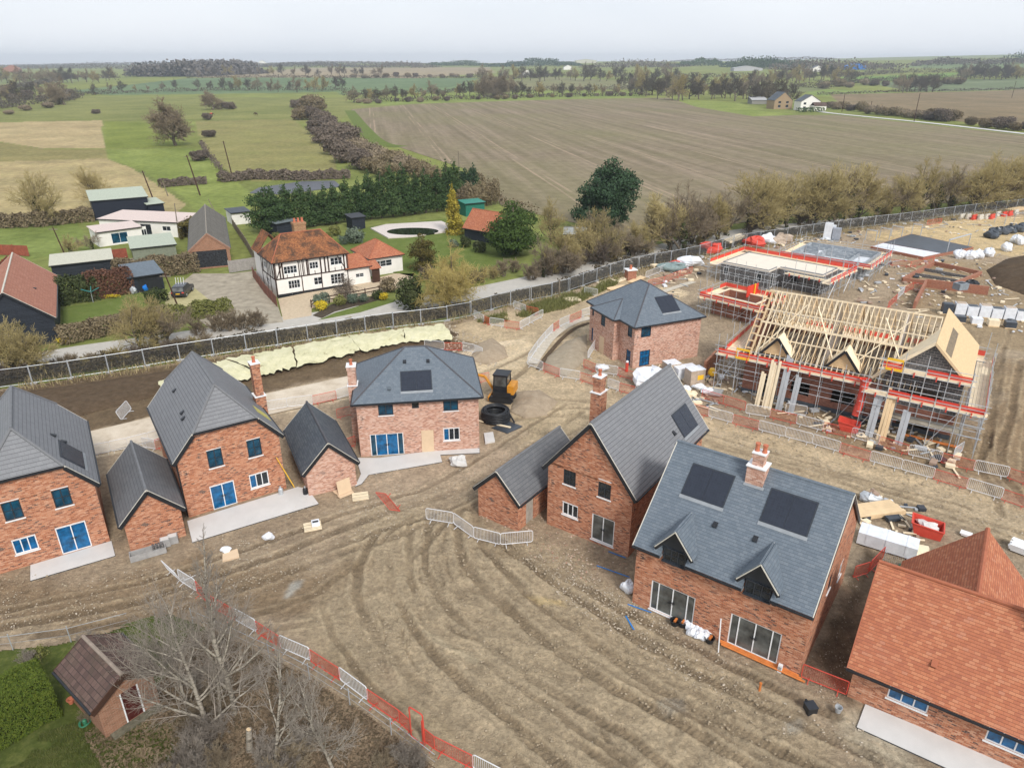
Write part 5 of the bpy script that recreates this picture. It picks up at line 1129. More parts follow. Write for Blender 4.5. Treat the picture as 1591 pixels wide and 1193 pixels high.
def wires(t,px):
    o=t.location;W_=arc([G(*q) for q in px],3.)
    for (p,a),(q,_) in zip(W_,W_[1:]):
        for z in (1.0,.5): M().tube(p-o+Vector((0,0,z)),q-o+Vector((0,0,z)),.016 if z>.8 else .008,4,cap=False).build('wire',galv,t,uv=False)
        M().tube(p-o,p-o+Vector((0,0,1.15)),.03,5).build('post',galv,t,uv=False)
wires(wf,[(300,968),(380,1003),(470,1048),(560,1105),(640,1165),(720,1230)])
wf=thing('wire_fence','thin wire fence with slim posts behind the brick garden shed','fence',(*G(85,1003),0));wires(wf,[(-70,1018),(85,1003),(168,983),(262,955)])
# mini excavator
ex=thing('mini_excavator','yellow and black mini digger parked behind the hip-roofed house','excavator',(*G(781,622),.1),rad(165))
for s in (-.55,.55):
    m=M();m.prism([(-.95,-.14),(.95,-.14),(.95,.14),(-.95,.14)],.08,.42);P=[(-.95,.25)]+[(math.cos(a)*.25+ (.8 if math.cos(a)>0 else -.8),math.sin(a)*.25+.25) for a in [rad(x) for x in range(-180,180,20)]]
    m=M();pr=[Vector((x,s-.16,z)) for x,z in P];pr2=[Vector((x,s+.16,z)) for x,z in P];n=len(P)
    m.add(pr+pr2,[tuple(range(n)),tuple(range(n,2*n))[::-1]]+[(i,n+i,n+(i+1)%n,(i+1)%n) for i in range(n)]);m.build('track',black_paint,ex)
M().prism([(-.9,-.7),(.55,-.75),(.75,-.5),(.75,.5),(.55,.75),(-.9,.7),(-1.1,.3),(-1.1,-.3)],.52,1.0).build('body',black_paint,ex);dg=plain('digger_orange',(.60,.26,.025),.45,.4,var=.2)
cb=M()
for x,y in ((-.55,-.62),(.62,-.62),(-.55,.62),(.62,.62)): cb.beam((x,y*.98,1.0),(x*.93,y*.9,2.4),.09,.09)
cb.bx(-.62,.68,-.64,.64,2.38,2.5);cb=cb.build('cab',black_paint,ex)
M().bx(-.52,.58,-.57,.57,1.45,2.36).build('cab_glass',glass_grey,cb);M().bx(-.54,.6,-.6,.6,1.02,1.42).build('door_panel',black_paint,cb)
M().bx(-1.15,-.58,-.7,.7,.85,1.6).build('engine_cover',dg,ex)
M().path([(.8,.1,.95),(1.5,.1,2.0),(2.3,.1,2.1)],.12,6).build('boom',dg,ex);M().path([(2.3,.1,2.1),(2.75,.1,1.0)],.09,6).build('stick',dg,ex)
M().prism([(2.6,-.2),(3.0,-.2),(3.0,.4),(2.6,.4)],.45,1.0).build('bucket',plain('bucket_steel',(.22,.21,.2),.6,.4,.5),ex)
M().bx(.95,1.1,-.7,.7,.1,.5).build('dozer_blade',dg,ex)
ex.scale=(1.15,)*3
# coil of black duct, membrane sheet, plank, manhole
co=thing('pipe_coil','big coil of black corrugated pipe beside the hip-roofed house','pipe coil',(*G(770,652),.05))
m=M();rj=random.Random(4)
def ring(r,z,n=28,tr=.085,ox=0,oy=0):
    V=[];K=6
    for i in range(n):
        a=2*math.pi*i/n;zz=z+.04*math.sin(2*a+r*9)
        for j in range(K): b=2*math.pi*j/K;V.append(((r+tr*math.cos(b))*math.cos(a)+ox,(r+tr*math.cos(b))*math.sin(a)+oy,zz+tr*math.sin(b)))
    return V,[(i*K+j,((i+1)%n)*K+j,((i+1)%n)*K+(j+1)%K,i*K+(j+1)%K) for i in range(n) for j in range(K)]
for z in range(6):
    for r in (.95,1.1,1.25): m.add(*ring(r+rj.uniform(-.05,.05),.1+.17*z,ox=rj.uniform(-.05,.05),oy=rj.uniform(-.05,.05)))
m.build('pipe_loops',black_paint,co,uv=False,smooth=True);M().path([(1.2,-.2,.8),(1.5,-.5,.4),(1.75,-.9,.1)],.085,6).build('pipe_end',black_paint,co,uv=False)
def flat(nm,lab,cat,px,z,mat,part): return polything(nm,lab,cat,px,z,mat,part,-.1)[0]
flat('membrane_sheet','crumpled black plastic sheet under a plank by the pipe coil','plastic sheet',[(764,665),(790,655),(812,663),(788,674)],.06,mem,'sheet')
def planks(nm,lab,a,b,n=1,mat=None,w=.22,z=.05,stack=1,cat='planks'):
    A=Vector((*G(*a),0));B=Vector((*G(*b),0));d=B-A;t=thing(nm,lab,cat,(A.x,A.y,z),math.atan2(d.y,d.x));L=d.length
    rj=random.Random(len(lab))
    for s in range(stack):
        for k in range(n): x=rj.uniform(-.1,.1);M().bx(x,L+x,k*(w+.01),k*(w+.01)+w,s*.09,s*.09+.07).build('plank',mat or timber_pale,t)
    return t
planks('plank','single plank lying across the black plastic sheet',(742,656),(794,667),1,z=.1)
t=flat('manhole_cover','square pale concrete slab against the hip-roofed house wall','cover',[(752,675),(766,673),(769,687),(754,690)],.16,concrete,'slab')
# pallets, boxes, bags
def pallet(px,rz,lab,z=0,n=1,name='pallet',mat=None):
    t=thing(name,lab,'pallet',(*G(*px),z),rz)
    for s in range(n):
        z0=s*.15
        for k in range(6): M().bx(-.6,.6,-.5+k*.18,-.4+k*.18,z0+.115,z0+.14).build('deck_board',mat or timber_pale,t)
        for y in (-.45,0,.4): M().bx(-.6,.6,y,y+.1,z0,z0+.112).build('bearer',mat or timber_pale,t)
    return t
pallet((486,820),rad(20),'pale wooden pallet with a white load lying in the mud',.05);o=thing('white_pack','white pack resting on the pallet in the mud','pack',(*G(491,818),.2),rad(20));M().box((0,0,.12),(.55,.6,.22)).build('wrap',white_plastic,o);M().box((0,0,.24),(.4,.2,.02)).build('strap',black_paint,o)
def blobthing(nm,lab,cat,px,r,mat,part='bag',seed=0,rough=.2,z=None,extra=True):
    t=thing(nm,lab,cat,(*G(*px),0));M().blob((0,0,r[2]*.75 if z is None else z),r,seed,rough,12,8).build(part,mat,t,uv=False,smooth=False)
    if extra: M().blob((r[0]*.3,-r[1]*.2,r[2]*1.5),(r[0]*.35,r[1]*.3,r[2]*.25),seed+1,.4,8,5).build('fold',mat,t,uv=False)
    return t
blobthing('plastic_bag','crumpled white bag lying in the mud right of the pallets','bag',(417,837),(.4,.3,.25),white_plastic,seed=3)
flat('osb_sheet','pale square sheet with blue wrap lying left of the open mud','board',[(346,862),(369,853),(372,866),(346,873)],.08,ply,'board')
blobthing('plastic_wrap','bluish white plastic wrap lying beside the pale square sheet','plastic wrap',(352,856),(.35,.3,.2),white_plastic,seed=8)
blobthing('stone_pack','split pack of pale paving stones in front of the hip-roofed house','paving stones',(711,722),(.75,.55,.4),concrete,'stones',5,.35)
# by the small garage: tray, blocks
t=thing('mortar_tray','grey mortar tray box in front of the charcoal-roofed garage','box',(*G(231,862),0),rad(30));
for b in ((-1.1,1.1,-.35,-.3),(-1.1,1.1,.3,.35),(-1.1,-1.05,-.3,.3),(1.05,1.1,-.3,.3)): M().bx(*b,0,.45).build('side_board',grey_concrete,t)
for k in range(4): M().bx(.3+k*.18,.42+k*.18,-.25,.25,.05,.6).build('upright_block',block,t)
for i,(x,y) in enumerate(((258,847),(270,842))):
    t=thing('concrete_block',['left','right'][i]+' one of two grey blocks by the garage corner','block',(*G(x,y),0),rad(25));M().box((0,0,.28),(.62,.5,.56)).build('block_body',grey_concrete,t);M().box((0,0,.58),(.5,.4,.03)).build('cap_sheet',concrete,t)
for i,(x,y,lab) in enumerate(((6,884,'dark gas bottle by the left edge of the house with one solar panel'),(437,768,'grey canister at the right end of the long paving slab'),(475,768,'dark canister by the slate-roofed garage corner'),(216,851,'grey canister left of the mortar tray'))):
    t=thing('canister',lab,'canister',(*G(x,y),0));M().lathe([(.16,0),(.18,.05),(.18,.5),(.1,.6)],n=10).build('canister_body',black_paint if i in(0,2) else galv,t,uv=False);M().lathe([(.06,.58),(.06,.72),(.0,.74)],n=8).build('valve',galv,t,uv=False)
# timber clutter by slate garage
t=planks('loose_boards','pale boards and offcuts heaped in front of the slate-roofed garage',(530,775),(552,766),3,ply,.4);M().slab([(0,.3,.1),(1.1,.3,.1),(1.1,.5,1.2),(0,.5,1.2)],.04).build('leaning_sheet',ply,t)
pallet((560,773),rad(15),'grey pallet right of the boards at the slate-roofed garage',.04)
t=thing('ladder','yellow ladder leaning on the wall between chimney house and slate garage','ladder',(*G(458,758),0),rad(118))
for y in (0,.38): M().beam((y,0,0),(y,1.0,3.0),.07,.05).build('rail',yellow_plastic,t)
for k in range(9): M().beam((0,.1+k*.1,.3+k*.3),(.38,.1+k*.1,.3+k*.3),.03,.03).build('rung',galv,t)
# foreground right: rubble sacks, drain pipes, tub, bin
sk=[(1071,976),(1081,978),(1074,986),(1085,990),(1090,982),(1094,992),(1067,970),(1099,987)]
for i,(x,y) in enumerate(sk): blobthing('rubble_sack','white rubble sack, '+ordw(i)+' from the left in the heap under the patio doors' if i else 'white rubble sack nearest the black tool tubs under the patio doors','sack',(x,y),(.3,.26,.24),white_plastic,seed=20+i,extra=False)
for x,y,lab in ((1048,970,'black tool tub with orange trim left of the white sacks'),(1060,972,'black tub between the tool tub and the white sacks'),(1102,997,'black tub right of the white sacks by the pipes')):
    t=thing('tool_tub',lab,'tub',(*G(x,y),0),.4);M().lathe([(.2,0),(.28,.32),(.31,.34),(.26,.34),(.19,.1)],n=12,cap=False).build('tub_body',black_paint,t,uv=False);M().box((.05,0,.32),(.3,.12,.12),.5).build('tool',pipe_orange,t)
t=thing('drain_pipes','orange drain pipes lying along the wall under the right patio doors','pipes',(*G(1116,993),.08),rad(-36))
for k in range(4): M().tube((.1*k,-.13*k,.05),(4.3+.2*k,-.13*k,.05),.06,7).build('pipe',pipe_orange,t,uv=False)
t=thing('white_post','thin white post leaning upright against the slate house wall','post',(*G(1116,1013),0));M().tube((0,0,0),(.05,.5,1.9),.035,6).build('shaft',white_paint,t,uv=False);M().tube((.05,.5,1.9),(.05,.51,1.95),.045,6).build('cap',white_paint,t,uv=False)
t=thing('gas_meter_box','white post box standing by the corner of the slate house','box',(*G(1211,1043),0),rad(-36));M().box((0,0,.25),(.22,.18,.5)).build('casing',white_paint,t);M().box((0,-.1,.3),(.15,.01,.2)).build('hatch',grey_concrete,t)
t=thing('drain_riser','short orange pipe standing up out of the mud','pipe',(*G(1180,1072),0));M().tube((0,0,-.1),(0,0,.5),.06,8).build('shaft',pipe_orange,t,uv=False);M().tube((0,0,.45),(0,0,.53),.075,8).build('collar',pipe_orange,t,uv=False)
t=thing('black_crate','black plastic crate standing alone in the mud by the orange-roofed house','crate',(*G(1258,1105),0),rad(10));M().box((0,0,.22),(.5,.5,.44)).build('crate_body',black_paint,t);M().box((0,0,.46),(.54,.54,.05)).build('lid',dark_frame,t);M().box((-.12,.28,.5),(.1,.12,.1)).build('handle',black_paint,t)
t=thing('bucket','grey bucket lying near the black crate','bucket',(*G(1301,1108),.12),.6);M().lathe([(.13,0),(.19,.32),(.2,.33),(.17,.33),(.12,.04)],n=12,cap=False).build('bucket_body',galv,t,uv=False);M().path([(.19,0,.32),(.0,.15,.5),(-.19,0,.32)],.01,4).build('handle',galv,t,uv=False)
blobthing('bulk_bag','white bulk bag at the left corner of the slate house','bag',(975,918),(.45,.4,.45),white_plastic,seed=31)
# blue marking lines on the ground
blue_paint=plain('blue_marker_paint',(.02,.20,.55),.7)
for i,(a,b) in enumerate((((927,880),(978,898)),((975,940),(1012,953)),((972,958),(985,980)),((945,858),(972,868)))): strip('painted_line',[a,b],.09,blue_paint,.09)
# behind slate house: planks, wrapped pack, red skip
planks('timber_stack','stack of sawn timber behind the right gable of the slate house',(1335,810),(1405,800),5,timber,.3,.05,4)
t=thing('wrapped_pack','long white plastic-wrapped pack beside the slate house gable','wrapped pack',(*G(1332,838),0),rad(-33));M().bx(0,3.6,-.6,.8,.1,1.0).build('wrap',white_plastic,t)
for k in range(3): M().bx(.5+k*1.2,.62+k*1.2,-.62,.82,.3,1.02).build('fold',white_plastic,t)
skip('skip','red skip full of pale rubble on the mud beyond the slate house',(*G(1438,828),0),rad(-30),2.0,1.4,.95,None,concrete)
t=blobthing('rubble_bag','torn grey bag of broken brick at the gable top corner','bag',(1350,778),(.7,.6,.4),galv,seed=40);M().blob((.3,.1,.6),(.4,.35,.2),3,.4).build('bricks',brick_plain,t,uv=False)
blobthing('green_sheeting','folded green sheeting beside the orange ridge','sheeting',(1415,892),(1.4,.7,.35),plain('green_sheet',(.03,.16,.09),.5),seed=41)
planks('board_stack','pale board stack behind the ridge of the orange-tiled house',(1404,868),(1445,876),4,timber_pale,.35,.1,4)
planks('frame_stack','white door frames stacked right of the orange cross wing',(1566,855),(1600,868),6,white_paint,.18,.1,5)
planks('frame_stack','white plastic lengths lying behind the orange wing ridge',(1490,832),(1508,838),2,white_paint,.25,.1,2)
# insulation packs and bags by the bay house
t=thing('bulk_cover','white sheeted heap behind the barrier near the bay-fronted house','covered heap',(*G(1010,597),0));M().blob((0,0,.7),(2.1,1.2,1.1),50,.25,14,9).build('sheet',white_plastic,t,uv=False);M().blob((1.2,-.5,.4),(.9,.6,.5),51,.3).build('fold',white_plastic,t,uv=False)
card=plain('cardboard',(.45,.36,.28),.85)
for i,(x,y,s,lab) in enumerate(((1042,583,(1.5,1.3,1.5),'cardboard wrapped insulation pack nearest the slate house'),(1056,588,(1.2,1.1,1.3),'shrink-wrapped pack between the insulation packs'),(1070,585,(1.3,1.2,1.2),'cardboard pack behind the printed pack'),(1078,596,(1.7,1.2,1.7),'large pale pack with yellow printing beside the brick wall end'))):
    t=thing('insulation_pack',lab,'pack',(*G(x,y),0),rad(20));M().box((0,0,s[2]/2),s).build('pack_body',card if i!=1 else white_plastic,t);M().box((0,0,s[2]+.02),(s[0]*1.02,s[1]*1.02,.05)).build('top_wrap',white_plastic,t)
    if i==3: M().box((.3,-s[1]/2-.01,.9),(.7,.02,.5)).box((.86,0,.9),(.02,.7,.5)).build('print',yellow_plastic,t)
for i,(x,y,m_) in enumerate(((1050,602,white_plastic),(1062,607,white_plastic),(1058,612,yellow_plastic),(1073,615,timber_pale),(1086,604,white_plastic),(1098,610,white_plastic),(1040,600,blue_plastic))):
    blobthing('site_rubbish',['white','crinkled white','yellow','tan','small white','flattened white','blue'][i]+' scrap of packaging littering the ground by the insulation packs','packaging',(x,y),(.7,.5,.3),m_,seed=60+i)
blobthing('bulk_bag','low white printed bag beside the orange net before the bay house','bag',(936,574),(.7,.6,.3),white_plastic,seed=70)
t=thing('fire_point','red fire point stand at the corner of the bay-fronted house','fire point',(*G(973.5,577),0));M().tube((0,0,0),(0,0,1.0),.17,8).build('cylinder',red_plastic,t,uv=False);M().blob((0,0,1.12),(.16,.16,.14),2,.05).build('cap',white_paint,t,uv=False)
t=thing('cement_mixer','yellow cement mixer on the boards by the ragged brick wall','mixer',(*G(1105,592),0),.4);M().lathe([(.2,.6),(.45,.8),(.45,1.05),(.28,1.4)],n=12).build('drum',yellow_plastic,t);M().beam((-.5,0,0),(0,0,.9),.07,.07).beam((.5,0,0),(0,0,.9),.07,.07).build('stand',black_paint,t)
planks('board_pallet','grey boards lying before the brick wall by the scaffold',(1100,615),(1120,618),5,grey_concrete,.3,.1,2)
planks('fascia_pack','flat pale pack lying on the ground by the long fence',(879,471),(902,470),4,timber_pale,.35,.15,3)
# prefabricated chimney on the ground, timber scraps near the fence
t=thing('prefab_chimney','ready-made brick chimney standing on the ground behind the bay house','chimney',(*G(979,434),0),.3);M().bx(-.7,.7,-.6,.6,.0,1.5).build('stack',brick_plain,t);M().bx(-.85,.85,-.75,.75,1.5,1.62).build('cap',white_paint,t);M().lathe([(.22,1.62),(.17,2.1),(.22,2.2)],n=10).build('pot',clay_pot,t,uv=False)
for i,(a,b) in enumerate((((935,443),(956,436)),((948,452),(975,447)),((960,440),(990,430)),((985,441),(1004,432)))): planks('timber_offcuts',['leftmost','second','third','rightmost'][i]+' heap of timber offcuts by the fence behind the bay house',a,b,3,[timber_pale,timber,timber_pale,timber][i],.35,.05,2)
blobthing('sheeted_heap','red sheet over a heap near the fence','covered heap',(1050,413),(1.2,.8,.5),red_plastic,seed=80);blobthing('sheeted_heap','grey green sheeted heap of materials near the fence','covered heap',(1042,420),(2.4,1.3,.7),plain('grey_green_sheet',(.20,.26,.26),.6),seed=81);blobthing('sheeted_heap','white sheeted heap of materials against the deck scaffold','covered heap',(1072,413),(2.2,1.3,.9),white_plastic,seed=82)
pallet((1017,418),.5,'broken pallets leaning near the red-sheeted heap',.3,3)
for i,(x,y,m_,lab) in enumerate(((1105,393,red_plastic,'red and black heap beyond the chipboard deck'),(1172,383,red_plastic,'large red heap behind the chipboard deck scaffold'),(1190,379,white_plastic,'white sacks beside the large red heap'),(1182,376,black_paint,'black sacks behind the red heap'),(1215,379,card,'brown earth-coloured heap left of the wrapped pallets'))): blobthing('material_heap',lab,'heap',(x,y),(1.9,1.2,.9),m_,'heap',90+i,.4)
planks('timber_bundle','long pale timber bundle on trestles behind the deck scaffold',(1133,386),(1160,375),4,timber_pale,.4,.8,5)
# white pallets of blocks by the low wall
for i in range(7):
    x=1470+i*19;y=487+i*1.8;t=thing('block_pallet',ordw(i)+' white-wrapped block pallet from the left beyond the sheathed roof','pallet',(*G(x,y),0),rad(-18));hgt=1.25+.25*(i%2)
    M().box((0,0,hgt/2+.12),(1.25,1.15,hgt)).build('pallet_load',white_plastic if i not in(0,) else plain('dark_wrap',(.05,.06,.075),.4,.5),t)
    M().box((0,0,hgt+.15),(1.05,.9,.06)).build('pallet_top',card if i%2 else mem,t);M().box((0,0,.06),(1.2,1.1,.11)).build('pallet_base',timber,t)
for i in range(4):
    x=1490+i*26;y=500+i*3;t=thing('block_pallet',ordw(i)+' low dark pallet in the front row beyond the sheathed roof','pallet',(*G(x,y),0),rad(-18));M().box((0,0,.45),(1.2,1.0,.75)).build('pallet_load',[mem,white_plastic,timber_pale,mem][i],t);M().box((0,0,.06),(1.2,1.1,.11)).build('pallet_base',timber,t)
t=thing('grey_hopper','grey steel hopper standing on the low brick wall','hopper',(*G(1488,462),.9),.3);M().prism([(-.8,-.6),(.8,-.6),(.8,.6),(-.8,.6)],.3,1.2).build('bin',plain('hopper_grey',(.22,.25,.28),.5),t);M().bx(-.4,.4,-.3,.3,1.2,1.26).build('opening',black_paint,t)
blobthing('sheeted_heap','black sheeted heap at the corner of the brick footings','covered heap',(1508,448),(1.1,.8,.7),black_paint,seed=101)
# goal-post shaped props and bags on the yellow ground
for i,(x0,y0,x1,y1) in enumerate(((1344,373,1360,376),(1366,370,1381,373),(1384,367,1400,370),(1416,364,1430,366),(1470,396,1503,386),(1545,346,1560,350),(1575,345,1592,348))):
    A=Vector((*G(x0,y0),0));B=Vector((*G(x1,y1),0));t=thing('prop_frame',ordw(i)+' grey goal-shaped frame from the left on the yellow ground','frame',A);d=B-A;hh=2.0 if i!=4 else 2.6
    M().tube((0,0,-.1),(0,0,hh),.07,6).build('upright',galv,t,uv=False);M().tube(d+Vector((0,0,-.1)),d+Vector((0,0,hh)),.07,6).build('upright',galv,t,uv=False);M().beam((0,0,hh),d+Vector((0,0,hh)),.3,.1).build('crossbar',galv,t)
for i,(x,y) in enumerate(((1490,401),(1506,402),(1518,401),(1535,398),(1563,390),(1578,377),(1585,380))): blobthing('bulk_bag',ordw(i)+' white bulk bag from the left beyond the brick footings','bag',(x,y),(.95,.9,.8),white_plastic,seed=110+i)
for i,(x,y,c) in enumerate(((1494,340,0),(1504,340,0),(1513,341,1),(1523,341,0),(1533,340,0),(1541,340,1),(1550,336,0),(1560,336,1),(1569,335,1),(1578,333,0))):
    t=thing('road_barrier',ordw(i)+' water-filled barrier from the left, '+('red' if c else 'off-white')+', along the far fence','barrier',(*G(x,y),0),rad(35));m=red_plastic if c else mortar_pale
    M().prism([(-.9,-.3),(.9,-.3),(.9,.3),(-.9,.3)],0,.35).build('base',m,t);M().bx(-.88,.88,-.14,.14,.35,1.0).build('upper',m,t)
for i,(x,y) in enumerate(((1545,365),(1556,364),(1567,362),(1580,360),(1590,358),(1540,370))): blobthing('brick_stack','dark sheeted stack, '+ordw(i)+' in the row beyond the yellow ground','stack',(x,y),(1.4,1.1,.8),mem,seed=130+i)
planks('timber_pile','brown timber pile at the far right by the fence',(1575,330),(1600,326),5,timber,.4,.1,4)
# pale erosion blankets on the earth bank
t=NT('pale_yellow_blanket');p_=t.pos();bf=t.ramp(t.noise(p_,.8,7,.75),[(.33,(.30,.25,.15)),(.39,(.54,.52,.33)),(.55,(.63,.60,.40)),(.72,(.69,.66,.48))]);t.bump(t.noise(p_,2.5,6,.7),.9,.12);blanket=t.out(bf,.85,.2)
top=[(246,605),(300,588),(353,569),(455,548.5),(543,532),(626,521.5),(689,513.5)];bot=[(258,622),(320,608),(406,589),(462,574.5),(561,551.5),(631,537.5),(706,532)]
bk=thing('erosion_blanket','pale yellow blankets pegged along the dark earth bank beyond the houses','blanket',(*G(480,560),0));o=bk.location
rj=random.Random(12)
for i in range(6):
    T0,T1=Vector(G(*top[i])),Vector(G(*top[i+1]));B0,B1=Vector(G(*bot[i])),Vector(G(*bot[i+1]));nu,nv=16,7;V=[]
    for a in range(nu+1):
        for b in range(nv+1):
            u=.01+.98*a/nu+rj.uniform(-.02,.02);v=b/nv+(rj.uniform(-.045,.045) if b in(0,nv) else 0);p=(B0.lerp(B1,u)).lerp(T0.lerp(T1,u),v+rj.uniform(-.05,.05));z=.42+.5*math.sin(min(1,v*1.25)*math.pi*.62)+rj.uniform(-.05,.05)
            V.append((p.x-o.x,p.y-o.y,z))
    F=[(a*(nv+1)+b,(a+1)*(nv+1)+b,(a+1)*(nv+1)+b+1,a*(nv+1)+b+1) for a in range(nu) for b in range(nv)]
    m=M();m.add(V,F);m.build('blanket_sheet',blanket,bk)
# ================================================================ neighbours across the lane
t,wl,rf,S=gable_house('barn','black weatherboarded barn with red pantiled roof at the left edge of the view','barn',tuple(Vector(G(93,530))-Vector((math.cos(rad(30)),math.sin(rad(30))))*8.2),30,8.2,20.6,3.1,3.5,weatherboard,tile_barn,{'F':[((3.4,5.4,1.9,2.8),dict(fr=black_paint,n=3,sill=False))]},mortar_pale,oh=.3,ov=.25,vm=mortar_pale)
roof_vents(rf,S['R'],[(8,2.6)]);
def lowbox(nm,lab,cat,FL,FR,depth,h,wm,rm,slope=.3,eave=.25,wins=(),drop=0):
    """shed / cabin with a shallow mono-pitch roof, front edge given by two ground pixels"""
    A=Vector(G(*FL));B=Vector(G(*FR));d=B-A;W=d.length;t=thing(nm,lab,cat,(A.x,A.y,0),math.atan2(d.y,d.x))
    m=M();wall(m,(0,0),(W,0),h,[o[:4] for o in wins]);wall(m,(W,0),(W,depth),h,top=[(depth,h+slope)]);wall(m,(W,depth),(0,depth),h+slope);wall(m,(0,depth),(0,0),h,top=[(0,h+slope)])
    m.build('wall',wm,t)
    for o in wins: window(t,(0,0),(W,0),o[:4],**(o[4] if len(o)>4 else dict(fr=white_paint,gl=glass,n=2,sill=False)))
    e=eave;s=slope/depth
    r=M();r.slab([(-e,-e,h-e*s+.1),(W+e,-e,h-e*s+.1),(W+e,depth+e,h+slope+e*s+.1),(-e,depth+e,h+slope+e*s+.1)],.12);r.build('roof',rm,t)
    M().beam((-e,-e-.05,h-.02),(W+e,-e-.05,h-.02),.06,.16).build('fascia',black_paint,t)
    return t
felt_green=plain('pale_green_roof',(.40,.44,.36),.8,var=.1);felt_pink=plain('faded_pink_roof',(.60,.50,.46),.8,var=.08);felt_pale=plain('pale_felt_roof',(.50,.49,.40),.85,var=.1);navy=plain('dark_navy_cladding',(.014,.018,.032),.5);sage=plain('sage_cladding',(.20,.22,.17),.8)
lowbox('shed','long low black shed with pale flat roof behind the barn','shed',(84,433),(178,422),7.,2.0,weatherboard,felt_pale,.15)
lowbox('storage_barn','big dark navy barn with pale green roof beyond the white cabins','barn',(148,342),(234,334),9,3.9,navy,felt_green,.9)
lowbox('shed','small open dark shed right of the big navy barn','shed',(233,336),(257,333),5,2.4,navy,felt_green,.5)
lowbox('cabin','white cabin with pinkish roof and patio windows, rear one of two','cabin',(158,362),(279,368),7,2.7,white_render,felt_pink,.35,wins=[(9.0,11.2,0,2.1,dict(fr=dark_frame,gl=glass,n=3,sill=False)),(13.6,15.4,1.0,1.9)])
lowbox('cabin','white front cabin with blue-green patio doors beside a green shed','cabin',(155,383),(222,373.5),5.5,2.5,white_render,felt_pink,.2,wins=[(2.2,5.0,.1,2.0,dict(fr=white_paint,gl=glass_teal,n=2,sill=False)),(7.4,8.3,.6,2.0)])
lowbox('shed','sage green shed with a broad pale roof in front of the cabins','shed',(209,407),(276,399.5),8.5,2.2,sage,felt_green,.25)
t,wl,rf,S=gable_house('workshop','old brick workshop with grey cement roof and peeling black timber front','workshop',(-51.3,111.6),22,6.0,27,3.0,2.5,brick_garden,sheet_cement,{'F':[((.5,5.5,.1,2.75),None)]},plain('old_ridge',(.28,.25,.21),.9),oh=.15,ov=.1,vm=bpy.data.materials['old_ridge'],bm=plain('old_bargeboard',(.30,.17,.12),.9))
m=M()
for k in range(18): m.bx(.5,5.5,.04,.08,.1+k*.147,.1+k*.147+.14)
m.build('timber_front',plain('peeling_black_paint',(.028,.03,.035),.8,var=.9,scale=4),t)
t=lowbox('carport','open black timber carport with bluish roof sheltering blue tubs','carport',(205,455),(256,447),6,2.2,weatherboard,plain('blue_grey_felt',(.13,.16,.19),.7),.5,wins=[(1.,4.2,0,2,dict(fr=black_paint,gl=black_paint,n=1,sill=False))])  # black pane closes the open front, painting the shade inside
for i,(x,y) in enumerate(((226,451),(233,449),(208,455))): blobthing('garden_tub',['blue tub in front of the open carport','white bag right of the blue tub at the carport','pile of garden tools left of the carport opening'][i],'tub',(x,y),(.5,.4,.5),[blue_plastic,white_plastic,galv][i],seed=150+i)
# fences, yard and lawns
rust=plain('rust_brown_fence',(.27,.075,.045),.85,var=.25,scale=2)
def board_fence(nm,lab,px,h,mat,cat='fence',step=2.4):
    t=thing(nm,lab,cat,(*G(*px[0]),0));o=t.location;P=[Vector((*G(*p),0))-o for p in px]
    for a,b in zip(P,P[1:]):
        n=max(1,int((b-a).length/step))
        for k in range(n):
            p,q=a.lerp(b,k/n),a.lerp(b,(k+1)/n);M().beam(p+Vector((0,0,h/2)),q+Vector((0,0,h/2)),.05,h).build('panel',mat,t);M().beam(p,p+Vector((0,0,h+.12)),.12,.12,up=(1,0,0)).build('post',mat,t)
    return t
board_fence('timber_fence','rust-brown board fence between the black shed and the white cabins',[(86,411),(130,408),(199,400)],1.6,rust)
board_fence('timber_fence','rust-brown board fence far left behind the barn roof',[(-40,402),(0,396),(46,398)],1.8,rust)
board_fence('timber_fence','short rust-brown fence at the left edge behind the barn',[(-30,436),(0,427),(15,412)],1.6,rust)
board_fence('timber_fence','pale grey board fence with gate right of the old workshop',[(357,424),(398,418)],1.9,plain('grey_fence',(.30,.28,.26),.9))
board_fence('timber_fence','dark red-brown fence beside the timber-framed house',[(394,431),(411,455),(431,477)],1.5,plain('redbrown_fence',(.20,.085,.06),.85))
board_fence('timber_fence','long weathered fence behind the old workshop yard',[(362,352),(384,385),(398,410)],1.6,old_wood)
t=thing('post_fence','dark post and rail fence in front of the timber-framed house','fence',(*G(484,473),0));o=t.location;P=[Vector((*G(*p),0))-o for p in [(484,478),(512,470),(545,464),(590,455)]]
for a,b in zip(P,P[1:]):
    n=max(2,int((b-a).length/1.9))
    for k in range(n+1): q=a.lerp(b,k/n);M().beam(q,q+Vector((0,0,1.1)),.12,.12,up=(1,0,0)).build('post',dark_wood,t)
    for z in (.45,.9): M().beam(a+Vector((0,0,z)),b+Vector((0,0,z)),.05,.13).build('rail',dark_wood,t)
sheet('barn_lawn',[(97,503),(97,478),(150,470),(232,452),(242,470),(200,487),(140,500)],lawn,.0)
sheet('workshop_yard',[(255,482),(262,455),(300,425),(360,425),(400,420),(430,470),(440,500),(380,507),(330,512),(300,490)],gravel_dull,.0)
sheet('drive',[(254,478),(262,456),(300,446),(330,470),(300,482)],plain('mossy_drive',(.40,.36,.19),.95,var=.2,scale=.8),.03)
sheet('cabin_yard',[(120,420),(190,405),(210,400),(212,414),(190,425)],gravel_dull,.02)
sheet('gravel_drive',[(432,464),(500,450),(545,440),(585,432),(612,425),(645,425),(632,443),(585,457),(515,468),(484,478),(484,490),(440,497)],gravel,.0)
sheet('house_lawn',[(500,378),(575,352),(690,340),(770,345),(830,360),(800,400),(740,440),(690,450),(640,430),(612,423),(545,400)],lawn,.0)
